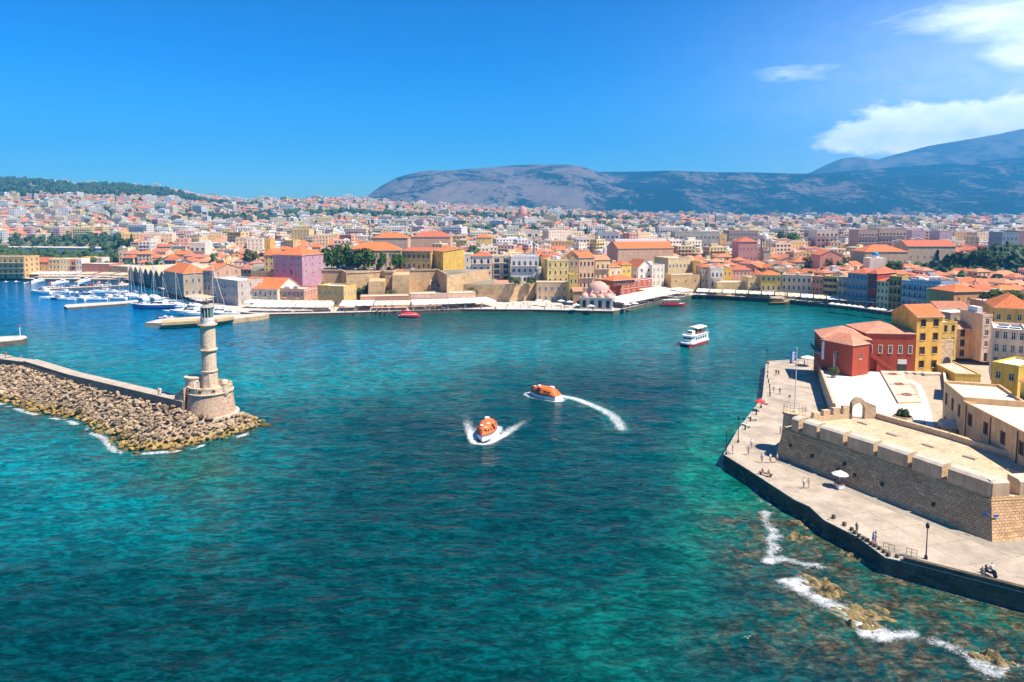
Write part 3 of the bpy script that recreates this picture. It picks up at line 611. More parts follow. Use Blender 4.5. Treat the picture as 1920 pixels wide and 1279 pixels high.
def building(label, A, B, depth, z0, h, wall, roof='flat', rows=2, cols=4, rcols=0, lcols=0, win=(.95, 1.5, 'p'), tile=0, name='house', cat='house', group='town houses',
             balcony=None, door=True, rise=None, sill=.95, parapet=.7, flatmat=None, cornice=False, chimney=0, rooftop=0, extra=None, oh=.35, gwin=None, bx=None, sub=0):
    A, B = Vector(A[:2]), Vector(B[:2]); ux = (B - A); W = ux.length; ux.normalize(); rz = math.atan2(ux.y, ux.x)
    t = thing(name, label, cat, (A.x, A.y, z0), rz, group)
    cx, cy = A.x + ux.x * W / 2 - ux.y * depth / 2, A.y + ux.y * W / 2 + ux.x * depth / 2
    FOOT.append((cx, cy, .5 * math.hypot(W, depth) * .82)); ALLB.append(dict(o=t, c=(cx, cy, z0 + h), W=W, h=h, label=label))
    fh = h / rows; ww, wh, st = win; wh = min(wh, fh - .75)
    mb = MB()
    def layout(Wf, n, front):
        ops = []
        if n <= 0: return ops
        sp = Wf / n; w_ = min(ww, sp * .55)
        for r in range(rows):
            for c in range(n):
                z = r * fh + min(sill, fh - wh - .3); hh = wh; s_ = st
                if r == 0 and front and door and c == n // 2: z, hh = .02, min(2.3, fh - .4); s_ = 'p' + (st[1] if len(st) > 1 else 'r')
                if r == 0 and gwin: s_ = gwin
                if balcony and front and r in balcony and (bx is None or c in bx): z = r * fh + .08; hh = min(2.25, fh - .35)
                ops.append((sp * (c + .5) - w_ / 2, sp * (c + .5) + w_ / 2, z, z + hh, s_))
        return ops
    of = layout(W, cols, True); orr = layout(depth, rcols, False); ol = layout(depth, lcols, False)
    facade(mb, (0, 0), (1, 0), W, -sub, h, [o[:4] for o in of]); facade(mb, (W, 0), (0, 1), depth, -sub, h, [o[:4] for o in orr]); facade(mb, (0, depth), (0, -1), depth, -sub, h, [o[:4] for o in ol])
    mb.face([(W, depth, -sub), (0, depth, -sub), (0, depth, h), (W, depth, h)])
    rise = rise if rise is not None else min(W, depth) * .24
    if roof == 'gable':
        ym = depth / 2; k = (rise * (ym) / (ym + oh))
        mb.face([(W, 0, h), (W, depth, h), (W, ym, h + k - .05)]); mb.face([(0, depth, h), (0, 0, h), (0, ym, h + k - .05)])
    elif roof == 'gabley':
        xm = W / 2; mb.face([(0, 0, h), (W, 0, h), (xm, 0, h + rise * xm / (xm + oh) - .05)]); mb.face([(W, depth, h), (0, depth, h), (xm, depth, h + rise * xm / (xm + oh) - .05)])
    elif roof == 'shed':
        mb.face([(W, 0, h), (W, depth, h), (W, depth, h + rise - .1)]); mb.face([(0, depth, h), (0, 0, h), (0, depth, h + rise - .1)]); mb.face([(W, depth, h), (0, depth, h), (0, depth, h + rise - .1), (W, depth, h + rise - .1)])
    mb.build('wall', [wall], t)
    if roof == 'flat':
        r = MB(); r.face([(.2, .2, h - .12), (W - .2, .2, h - .12), (W - .2, depth - .2, h - .12), (.2, depth - .2, h - .12)], 0)
        r.build('roof', [flatmat or mt_conc], t)
        p = MB(); k = .22; e = .06
        for (a, b_, c, d) in ((-e, W + e, -e, k), (-e, W + e, depth - k, depth + e), (-e, k, k, depth - k), (W - k, W + e, k, depth - k)): p.box(a, b_, c, d, h - .1 if a < 0 or True else h, h + parapet)
        p.build('parapet', [wall], t)
        for q in range(rooftop):
            bb = MB(); bw, bd = random.uniform(1.5, min(4, W * .5)), random.uniform(1.5, min(4, depth * .5)); px_, py_ = random.uniform(.4, W - bw - .4), random.uniform(.4, depth - bd - .4)
            bb.box(px_, px_ + bw, py_, py_ + bd, h - .1, h + random.uniform(.9, 2.4)); bb.build('roof_box', [random.choice([mt_white, mt_conc, wall])], t)
    else:
        put('roof', roof_mesh(roof, W, depth, h, rise, [TILE[tile], mt_cream], oh), t)
    def place(ops, org, u, rot):
        for (a, b_, c, d, s_) in ops:
            m_ = (a + b_) / 2; put('door' if c < .05 and s_[0] == 'p' and len(s_) > 1 and c == .02 else 'window', win_mesh(b_ - a, d - c, s_), t, (org[0] + u[0] * m_, org[1] + u[1] * m_, c), rot)
    place(of, (0, 0), (1, 0), 0); place(orr, (W, 0), (0, 1), math.pi / 2); place(ol, (0, depth), (0, -1), -math.pi / 2)
    if cornice:
        c_ = MB(); c_.box(-.14, W + .14, -.16, -.005, h - .38, h - .08); c_.box(W + .005, W + .16, -.005, depth, h - .38, h - .08)
        for r in range(1, rows): c_.box(-.04, W + .04, -.09, -.005, r * fh - .12, r * fh + .04)
        c_.build('cornice', [mt_cream if cornice is True else cornice], t)
    if balcony:
        sp = W / cols
        for r in balcony:
            spans = [(.3, W - .3)] if bx is None else [(sp * (c + .5) - .95, sp * (c + .5) + .95) for c in bx]
            for a, b_ in spans:
                bl = MB(); bl.box(a, b_, -1.1, -.004, r * fh - .14, r * fh + .02, 0)
                bo = bl.build('balcony', [mt_conc], t); rl = MB(); z = r * fh
                rl.box(a, b_, -1.1, -1.06, z + .95, z + 1.0); n = max(3, int((b_ - a) / .22))
                for i in range(n + 1): x = a + .02 + (b_ - a - .04) * i / n; rl.box(x - .012, x + .012, -1.09, -1.07, z + .021, z + .949)
                for xx in (a, b_ - .03): rl.box(xx, xx + .03, -1.05, -.01, z + .95, z + 1.0)
                rl.build('railing', [mt_iron], bo)
    for q in range(chimney):
        c_ = MB(); xx, yy = W * random.uniform(.2, .8), depth * random.uniform(.3, .7); c_.box(xx - .35, xx + .35, yy - .3, yy + .3, h, h + rise + .7); c_.build('chimney', [wall], t)
    if extra: extra(t, W, depth, h)
    return t
def bp(label, xl, yl, xr, yr, z0, ytop, depth, wall, **k):
    """building from the photograph's corner pixels of its front foot"""
    A, B = G(xl, yl, z0), G(xr, yr, z0); h = ZAT(ytop, A.y) - z0
    return building(label, A, B, depth, z0, h, plaster(wall) if isinstance(wall, tuple) else wall, **k)
# ---------------------------------------------------------------- waterfront buildings, west to east
st_ochre = stone_mat('ochre_ashlar', (.70, .48, .26), (.60, .41, .22), (.44, .30, .17), .9, .42, .25, stain=(.55, .5, .42))
st_grey = stone_mat('grey_rubble', (.52, .44, .33), (.41, .345, .26), (.32, .265, .2), .8, .4, .3, stain=(.6, .56, .5))
st_hall = stone_mat('arsenal_stone', (.48, .37, .25), (.38, .30, .2), (.27, .21, .15), .8, .4, .3, stain=(.5, .45, .4))
PK = (.62, .36, .27); CR = (.66, .55, .36); YE = (.66, .47, .15); WH = (.74, .72, .68); PY = (.68, .60, .38); OC = (.56, .42, .20)
Q = QZ
bp('four storey ochre hotel block with flat roof at the left quay end', -36, 522, 47, 522, Q, 483, 15, OC, rows=4, cols=8, rcols=3, win=(1.7, 1.7, 'p'), balcony=[1, 2, 3], name='hotel', cat='hotel', group='waterfront buildings')
bp('small dusty pink house squeezed beside the ochre hotel block', 49, 517, 60, 517, Q, 495, 9, (.52, .34, .28), rows=2, cols=2, group='waterfront buildings')
bp('peach house with red tiled roof right of the ochre hotel', 60, 516, 93, 516, Q, 491, 12, (.68, .46, .26), roof='gable', tile=1, rows=3, cols=3, balcony=[1], bx=[1], group='waterfront buildings')
bp('pale yellow house with three columns of dark windows by the marina', 93, 516, 113, 516, Q, 487, 11, PY, rows=3, cols=3, lcols=0, win=(1.3, 1.9, 'p'), group='waterfront buildings', cornice=True)
bp('cream narrow house between two pale marina houses', 113, 516, 132, 516, Q, 487, 11, (.72, .66, .45), rows=3, cols=3, win=(.8, 1.7, 'p'), group='waterfront buildings')
bp('coral house with white balconies facing the marina', 132, 516, 144.5, 516, Q, 488, 10, (.66, .30, .20), rows=3, cols=1, win=(3, 1.5, 'p'), balcony=[1, 2], group='waterfront buildings')
bp('white narrow house with bright blue shutters by the marina', 144.5, 516, 154, 516, Q, 487, 10, WH, rows=3, cols=2, win=(.9, 1.8, 'cb'), group='waterfront buildings')
bp('yellow upper house peeking over the long pink wall', 152, 509, 168, 509, Q, 484, 10, (.7, .5, .1), rows=3, cols=2, win=(1.4, 1.4, 'p'), group='waterfront buildings')
bp('white house with paired windows above the long pink wall', 168, 508, 192, 508, Q, 485, 10, WH, rows=3, cols=3, group='waterfront buildings')
bp('long plain pink warehouse beside the marina', 154, 516, 206, 517, Q, 495, 14, (.50, .25, .20), rows=2, cols=4, win=(1.2, .9, 'p'), group='waterfront buildings', parapet=.3)
bp('low beige stone storehouse left of the vaulted arsenals', 206, 517, 240, 519, Q, 499, 15, st_ochre, rows=1, cols=3, group='waterfront buildings', parapet=.3)

def arsenals():
    A, B = Vector(G(241, 526, Q)[:2]), Vector(G(309, 540, Q)[:2]); d = (B - A) / 7; w = d.length; u = d.normalized(); nb = Vector((-u.y, u.x))
    hz = ZAT(503, (A.y + B.y) / 2) - Q; ords = ['leftmost', 'second', 'third', 'middle', 'third from right of', 'second from right of', 'rightmost']
    for i in range(7):
        a = A + d * i; t = thing('vaulted_arsenal', '%s gabled stone arsenal hall in the row of seven' % {0: 'leftmost', 1: 'second from left', 2: 'third from left', 3: 'middle', 4: 'third from right', 5: 'second from right', 6: 'rightmost'}[i], 'arsenal', (a.x, a.y, Q), math.atan2(u.y, u.x), 'row of vaulted arsenals')
        L = 42; e = hz * .56; m = MB(); g = .12
        prof = [(g, 0), (w - g, 0), (w - g, e), (w / 2, hz), (g, e)]
        r, zc = w * .27, hz * .40; arc = [(w / 2 - r * math.cos(math.pi * k / 10), zc + r * math.sin(math.pi * k / 10)) for k in range(11)]
        left = [(g, 0), (w / 2 - r, 0)] + arc[:6] + [(w / 2, hz), (g, e)]; right = [(w / 2 + r, 0), (w - g, 0), (w - g, e), (w / 2, hz)] + arc[5:]
        m.face([(x, 0, z) for x, z in left]); m.face([(x, 0, z) for x, z in right])
        ring = [(w / 2 - r, 0)] + arc + [(w / 2 + r, 0)]
        for (x0, z0), (x1, z1) in zip(ring[:-1], ring[1:]): m.face([(x0, 0, z0), (x1, 0, z1), (x1, .8, z1), (x0, .8, z0)])
        m.face([(w - g, 0, 0), (w - g, L, 0), (w - g, L, e), (w - g, 0, e)]); m.face([(g, L, 0), (g, 0, 0), (g, 0, e), (g, L, e)]); m.face([(x, L, z) for x, z in reversed(prof)])
        m.build('wall', [st_hall], t)
        dr = MB(); dr.face([(x, .78, z) for x, z in ring]); dr.build('door', [M_('grey_old_wood', (.19, .165, .14), .8, .3, 2)], t)
        rr = MB(); n = 8; pr = [(g - .05 + (w - 2 * g + .1) * k / n, e - .3 + (hz - e) * (1 - abs(2 * k / n - 1) ** 1.25)) for k in range(n + 1)]
        for (x0, z0), (x1, z1) in zip(pr[:-1], pr[1:]): rr.face([(x0, .45, z0), (x1, .45, z1), (x1, L - .2, z1), (x0, L - .2, z0)])
        rr.build('roof', [M_('vault_plaster', (.44, .37, .26), .95, .25, .3, bump=.3)], t)
        c = a + u * w / 2 + nb * L / 2; FOOT.append((c.x, c.y, 16))
    c = (A + B) / 2 + nb * 25; FOOT.append((c.x, c.y, 34))
arsenals()
bp('grey stone warehouse with orange roof right of the arsenals', 345, 556, 392, 552, Q, 513, 27, st_grey, roof='hip', rows=2, cols=4, lcols=3, win=(1.2, 1.7, 'p'), group='waterfront buildings', rise=4.5)
bp('tall dusky stone house with triple windows above the grey palace', 382, 560, 402, 561, Q, 507, 20, (.50, .37, .31), roof='gable', rows=4, cols=3, rcols=3, win=(1.0, 1.9, 'p'), group='waterfront buildings', rise=3)
bp('orange roofed stone hall behind the grey three storey palace', 404, 552, 452, 549, Q, 506, 16, (.58, .44, .33), roof='hip', rows=3, cols=3, group='waterfront buildings', rise=3.2)
bp('grey blue three storey palace with many tall windows', 399, 566, 447, 574, Q, 523, 13, (.46, .45, .46), rows=3, cols=9, rcols=3, win=(.75, 1.9, 'p'), group='waterfront buildings', balcony=[1, 2], bx=[4], flatmat=mt_white)
bp('white two storey house with long orange gable roof on the quay', 448, 570, 521, 573, Q, 540, 19, (.72, .69, .58), roof='gable', rows=2, cols=8, rcols=3, win=(.9, 1.9, 'pg'), group='waterfront buildings', rise=4.6, balcony=[1], bx=[1, 3, 5])
bp('salmon pink house with pale window trims and roof terrace', 522, 572, 571, 574, Q, 543, 13, (.62, .33, .25), rows=2, cols=6, rcols=5, win=(.95, 1.8, 't'), group='waterfront buildings', cornice=True, balcony=[1], bx=[1, 4], rooftop=2)
bp('mustard two storey house with blue ground floor doors', 596, 573, 645, 576, Q, 537, 10, (.62, .47, .19), rows=2, cols=5, rcols=4, win=(1.0, 1.8, 'cy'), gwin='cb', group='waterfront buildings', flatmat=mt_white)
bp('long low rose coloured restaurant building behind the awnings', 676, 577, 768, 575, Q, 557, 8, (.52, .30, .22), rows=1, cols=9, win=(1.2, 1.5, 'p'), group='waterfront buildings', parapet=.3, flatmat=mt_cream)
bp('low pink and white restaurant building under the old rampart', 770, 575, 892, 572, Q, 552, 8, (.60, .45, .36), rows=1, cols=11, win=(1.2, 1.5, 'p'), group='waterfront buildings', parapet=.3, flatmat=mt_cream)
# the old-town hill: terrace walls
def terraces():
    top1 = poly_px([(586, 510), (600, 508), (640, 508), (649, 513), (716, 510), (722, 511), (738, 511), (742, 508.5), (764, 508), (820, 507), (838, 517)], 15.5)
    q = MB(); back = [(5, 395), (-25, 440), (-120, 440), (-150, 395), (-135, 352)]
    q.prism(top1 + back, 0, 15.5, 0, 1); o = q.build('rampart_terrace', [st_ochre, mt_earth]); tag(o, 'tall ochre stone rampart of the old town hill with cars on top', 'rampart')
    cp = MB()
    for (ax, ay), (bx_, by) in zip(top1[:-1], top1[1:]):
        an = math.atan2(by - ay, bx_ - ax); L = math.dist((ax, ay), (bx_, by)); cp.obox(((ax + bx_) / 2, (ay + by) / 2), an, L / 2, .3, 15.504, 16.3)
    cp.build('parapet', [st_ochre], o)
    def butt(pts, z1, lab):
        lo = poly_px(pts, 1.5); c = Vector((sum(p[0] for p in lo) / len(lo), sum(p[1] for p in lo) / len(lo))); hi = [(c.x + (p[0] - c.x) * .93, c.y + (p[1] - c.y) * .93 + .6) for p in lo]
        m = MB(); m.prism(hi, 0.2, z1, 0, batter=lo); tag(m.build('bastion', [st_ochre]), lab, 'bastion', 'rampart bastions')
    butt([(690, 571), (722, 571), (726, 560), (694, 560)], 12.5, 'square ochre bastion jutting from the rampart above the pink restaurant')
    butt([(735, 569), (768, 569), (770, 558), (738, 558)], 15.2, 'battered rampart bastion left of the rocky slope')
    top2 = poly_px([(836, 528), (870, 533), (955, 534), (1004, 531)], 10.0)
    q = MB(); q.prism(top2 + [(12, 392), (-40, 392)], 0, 10.0, 0, 1); o = q.build('lower_terrace', [st_ochre, mt_earth]); tag(o, 'lower stone terrace carrying the white hotels', 'terrace')
    for i, (px_, w, h) in enumerate(((972, 2.6, 4.4), (989, 3.0, 4.6))):
        c = G(px_, 558, Q); c.y = min(p[1] for p in top2) + 1.2
        b = MB(); n = 10; r = w / 2; arc = [(-r * math.cos(math.pi * k / n), h - r + r * math.sin(math.pi * k / n)) for k in range(n + 1)]
        b.face([(-r, -.05, 0), (r, -.05, 0)] + [(x, -.05, z) for x, z in reversed(arc)], 1)
        ring = [(-r, 0)] + arc + [(r, 0)]; 
        for (x0, z0), (x1, z1) in zip(ring[:-1], ring[1:]):
            k = 1.18; b.face([(x0, -.3, z0), (x1, -.3, z1), (x1 * k, -.3, z1 * 1.04), (x0 * k, -.3, z0 * 1.04)], 0); b.face([(x0, -.3, z0), (x0, -.05, z0), (x1, -.05, z1), (x1, -.3, z1)], 0)
        p = G(px_, 540, 5); b.build('arched_doorway', [st_grey, mt_iron], o, (p.x * 346 / p.y, 346.4, Q))
    # rocky slope below the yellow house
    pts = [(808, 562), (850, 560), (905, 562), (930, 561)]
    m = MB(); rows_ = []
    for k in range(9):
        t = k / 8; row = []
        for i in range(27):
            s = i / 26; px_ = 806 + 122 * s; base = G(px_, 566, Q); z = Q + (9.5 - 2.5 * s) * t; y = base.y + 2 + 14 * t; x = base.x * y / base.y
            nz = mnoise.fractal(Vector((x * .35, y * .35, z * .35)), 1, 2, 5); row.append((x, y - nz * 2.2, z + nz * 1.6 * (0 < t < 1)))
        rows_.append(row)
    m.loft(rows_, closed=False, cap=False); o = m.build('rocky_slope', [M_('ochre_rubble', (.46, .34, .21), .95, .4, .5, bump=.8, bscale=2)], smooth=False)
    tag(o, kind='structure')
terraces()
bp('lilac fronted block with orange hipped roof on the old town hill', 513, 513.5, 567, 516, 14.5, 477, 16, (.47, .30, .44), roof='hip', rows=3, cols=4, rcols=3, lcols=3, win=(1.0, 1.6, 't'), group='hill top buildings', rise=3.6, sub=8)
bp('yellow side wing with orange roof left of the lilac block', 496, 513, 514, 513, 14, 478, 16, (.62, .52, .22), roof='hip', rows=3, cols=2, win=(1.0, 1.6, 't'), group='hill top buildings', rise=3, sub=8)
bp('beige hill top palace with long orange roof behind the trees', 652, 504, 752, 503, 15.5, 470, 16, (.60, .48, .34), roof='hip', rows=2, cols=12, rcols=3, win=(1.0, 2.2, 'p'), group='hill top buildings', rise=4.2)
bp('olive ochre house with brown shutters on the rampart', 754, 505, 808, 506, 15.5, 470, 12, (.50, .38, .17), rows=2, cols=6, rcols=2, win=(1.0, 1.9, 'cr'), group='hill top buildings', roof='shed', rise=1.2, tile=1)
bp('bright yellow four storey house with tall shuttered windows on the rampart', 831, 520, 862, 519, 11, 469, 14, (.70, .52, .10), rows=4, cols=2, lcols=2, win=(1.3, 2.1, 'cr'), group='hill top buildings', roof='hip', rise=1.6, tile=0, sub=6)
bp('yellow rear house with orange roof touching the rampart top', 803, 512, 831, 516, 13, 469, 13, (.62, .46, .12), rows=3, cols=2, group='hill top buildings', roof='shed', rise=1.5, sub=8)
bp('white three storey hotel with dark windows and long balconies', 884, 524, 922, 524, 10, 480, 13, (.72, .70, .68), rows=3, cols=3, lcols=2, win=(1.2, 1.9, 'pr'), balcony=[1, 2], roof='hip', tile=1, rise=2.2, group='quayside hotels', name='hotel', cat='hotel')
bp('white blank sided house left of the balconied hotel', 868, 524, 885, 524, 10, 478, 12, (.74, .72, .68), rows=3, cols=1, group='quayside hotels', roof='flat')
bp('cream terraced hotel with beige sun blinds on each floor', 923, 525, 957, 525, 9.5, 482, 12, (.70, .64, .52), rows=4, cols=2, win=(3.2, 1.5, 'p'), balcony=[1, 2, 3], group='quayside hotels', rooftop=1, name='hotel', cat='hotel')
bp('bluish white hotel with arcaded upper floor facing the square', 958, 529, 1010, 529, 9.5, 483, 14, (.70, .73, .80), rows=3, cols=5, lcols=2, rcols=2, win=(1.3, 1.7, 'p'), balcony=[2], group='quayside hotels', rooftop=2, name='hotel', cat='hotel')
bp('small white annex right of the bluish white hotel', 1009, 533, 1026, 533, 7.5, 505, 9, (.76, .77, .80), rows=2, cols=2, rcols=2, win=(.9, 1.2, 'p'), group='quayside hotels')
bp('ochre house with rows of blue green shutters above a stone base', 1026, 561, 1066, 560, Q, 489, 13, (.64, .53, .24), rows=5, cols=4, lcols=2, rcols=2, win=(.85, 1.7, 'cg'), group='quayside hotels', rooftop=2, cornice=True)
bp('stone house with pale blue doors below the ochre shuttered house', 1006, 565, 1064, 565, Q, 530, 8, (.56, .45, .31), rows=2, cols=5, lcols=1, win=(.95, 1.5, 'cb'), gwin='cb', group='quayside hotels', parapet=.3)
bp('small ochre shed house with shallow orange roof under the terrace', 902, 562, 926, 562, Q, 537, 9, (.58, .46, .28), roof='gabley', rows=2, cols=2, tile=2, group='small quay houses')
bp('brown stone house with orange roof and three windows under the terrace', 927, 563, 953, 563, Q, 533, 9, (.44, .28, .17), roof='gable', rows=2, cols=3, tile=2, group='small quay houses')
bp('brown and cream tall house with pointed gables right of ochre house', 1067, 560, 1084, 560, Q, 482, 15, (.52, .40, .26), roof='gabley', rows=4, cols=2, lcols=2, win=(1.1, 2.0, 'p'), group='quayside hotels', rise=2.5)
bp('taupe tall house with columns and orange roof behind the mosque', 1085, 559, 1114, 558, Q, 483, 14, (.56, .44, .34), roof='gable', rows=4, cols=4, rcols=2, win=(.9, 2.0, 'pr'), group='quayside hotels', rise=2.6, balcony=[1, 2])
bp('cream tower house with pale balconies behind the mosque dome', 1116, 557, 1143, 556, Q, 487, 12, (.68, .56, .34), roof='gable', rows=4, cols=3, lcols=2, win=(1.1, 1.8, 'p'), group='quayside hotels', rise=2.2, balcony=[2, 3], tile=2)
bp('small yellow house with arched windows left of the mosque', 1067, 569, 1083, 569, Q, 517, 9, (.64, .52, .14), rows=3, cols=2, win=(.9, 1.8, 'a'), group='quayside hotels')
bp('tiny stone kiosk house with orange roof at the foot of the yellow house', 1075, 573, 1092, 573, Q, 546, 7, (.46, .34, .22), roof='shed', rows=1, cols=1, tile=2, group='small quay houses', rise=1.2)
bp('yellow house with orange roof right of the cream tower house', 1165, 552, 1183, 551, Q, 496, 10, (.66, .50, .12), roof='hip', rows=3, cols=2, rcols=0, lcols=2, win=(1, 1.5, 'a'), group='quayside hotels')
bp('pale house with orange roof between cream tower and yellow house', 1143, 553, 1165, 552, Q, 500, 12, (.68, .60, .46), roof='hip', rows=3, cols=2, lcols=2, group='quayside hotels')
bp('red brick house with white window surrounds facing the cafe awnings', 1163, 557, 1222, 549, Q, 528, 15, (.42, .11, .06), rows=2, cols=6, lcols=2, win=(1.0, 1.9, 'tw'), group='harbour square houses', parapet=.5, cornice=mt_white, flatmat=mt_conc)
bp('roof pavilion with orange hipped roof on top of the red brick house', 1150, 536, 1190, 533, 8.9, 526, 9, (.24, .10, .06), roof='hip', rows=1, cols=8, win=(1.0, 1.3, 'p'), group='harbour square houses', rise=2.2, door=False, oh=.9, name='roof_pavilion', cat='pavilion')
bp('white gabled house with square windows behind the red brick house', 1196, 549, 1222, 548, Q, 501, 14, (.76, .76, .77), roof='gabley', rows=4, cols=2, lcols=2, win=(1.3, 1.6, 'py'), group='harbour square houses', rise=4, tile=0)
bp('white wing with grey shutters right of the white gabled house', 1222, 549, 1245, 548, Q, 499, 12, (.76, .73, .68), rows=4, cols=3, win=(.85, 1.5, 'cy'), group='harbour square houses', rooftop=1)
bp('cream cube house with seven arched top windows above the square', 1252, 543, 1299, 541, Q, 486, 15, (.70, .60, .38), rows=3, cols=7, lcols=2, win=(.9, 1.8, 'a'), group='harbour square houses')
bp('deep yellow blank house right of the cream cube house', 1300, 543, 1313, 543, Q, 492, 12, (.70, .50, .16), rows=3, cols=1, group='harbour square houses')
bp('low ochre stone wall house in front of the cream cube house', 1258, 550, 1312, 549, Q, 516, 9, (.56, .43, .24), rows=2, cols=3, win=(.8, 1.2, 'p'), group='harbour square houses', parapet=.3)
bp('apricot house with orange roof and arched windows on the square', 1315, 549, 1332, 549, Q, 500, 12, (.68, .50, .34), roof='hip', rows=3, cols=3, win=(.85, 1.7, 'a'), group='harbour square houses')
bp('white house with grey balconies between apricot and yellow houses', 1332, 551, 1355, 551, Q, 504, 12, (.72, .70, .72), rows=3, cols=3, balcony=[1, 2], win=(.95, 1.9, 'p'), group='harbour square houses')
bp('golden yellow narrow house left of the pink arched house', 1355, 549, 1371, 549, Q, 504, 12, (.70, .50, .13), rows=3, cols=2, group='harbour square houses')
bp('pink house with orange roof and arched windows above the pavilion', 1372, 546, 1407, 546, Q, 505, 11, (.62, .38, .36), roof='hip', rows=3, cols=5, win=(.85, 1.7, 'a'), group='harbour square houses', tile=1)
bp('cream pavilion with flat awning roof on the harbour corner', 1344, 554, 1402, 554, Q, 530, 10, (.68, .55, .30), rows=1, cols=9, win=(1.5, 1.8, 'p'), group='harbour square houses', flatmat=mt_cream, parapet=.2, name='pavilion', cat='pavilion')
bp('plain cream house right of the pavilion', 1402, 556, 1425, 556, Q, 522, 11, (.70, .56, .32), rows=2, cols=2, group='east quay houses')
bp('yellow house with dark arched windows and orange roof on east quay', 1426, 558, 1464, 559, Q, 515, 11, (.68, .52, .14), roof='hip', rows=3, cols=4, lcols=2, win=(1.0, 1.9, 'a'), group='east quay houses', balcony=[1], rise=2)
bp('cream corner house with arched upper windows right of yellow house', 1465, 559, 1520, 562, Q, 517, 13, (.68, .53, .38), rows=3, cols=6, lcols=2, win=(1.1, 2.0, 'a'), group='east quay houses', cornice=True, rooftop=1)
bp('dusky rose house with brown shutters on east quay', 1521, 563, 1542, 565, Q, 520, 11, (.46, .25, .20), rows=3, cols=3, lcols=2, win=(.9, 1.7, 'cr'), group='east quay houses')
bp('ochre house with rows of dark shuttered windows on east quay', 1543, 565, 1568, 567, Q, 520, 11, (.56, .43, .18), rows=4, cols=3, win=(.95, 1.5, 'sr'), group='east quay houses', balcony=[1], bx=[1])
bp('narrow grey stone house left of the big blue grey house', 1569, 568, 1587, 570, Q, 521, 11, (.42, .39, .37), rows=3, cols=2, win=(1.0, 1.8, 'p'), group='east quay houses', balcony=[1, 2])
bp('tall blue grey house with teal shutters and orange roof', 1587.5, 571, 1625, 575, Q, 511, 14, (.34, .34, .42), roof='hip', rows=4, cols=5, lcols=2, win=(.95, 1.9, 'cb'), group='east quay houses', balcony=[1, 2], rise=2.2, tile=1)
bp('deep crimson tall house with orange roof on east quay', 1625.5, 575, 1642, 577, Q, 512, 16, (.34, .06, .06), roof='hip', rows=4, cols=2, win=(1.1, 1.9, 'cg'), group='east quay houses', balcony=[1], rise=1.8, tile=1)
bp('pale lemon narrow house with green shutters beside crimson house', 1642.5, 577, 1664, 580, Q, 526, 10, (.70, .66, .46), roof='hip', rows=4, cols=3, win=(.85, 1.5, 'cg'), group='east quay houses', rise=1.5)
bp('olive ochre flat roofed house left of the big blue hotel', 1664.5, 580, 1688, 582, Q, 520, 12, (.44, .34, .10), rows=4, cols=3, win=(1.0, 1.8, 'cr'), group='east quay houses', balcony=[1, 2, 3])
bp('big sky blue corner hotel with rows of blue balconies', 1688.5, 583, 1760, 592, Q, 528, 15, (.22, .40, .62), rows=4, cols=7, lcols=2, win=(1.1, 2.0, 'tw'), group='east quay houses', balcony=[1, 2, 3], cornice=mt_white, rooftop=2, name='hotel', cat='hotel')
bp('plain blue wing with single windows right of the sky blue hotel', 1760.5, 592, 1784, 590, Q, 531, 14, (.25, .42, .66), rows=4, cols=2, win=(1.0, 1.8, 'tw'), group='east quay houses', rooftop=1)

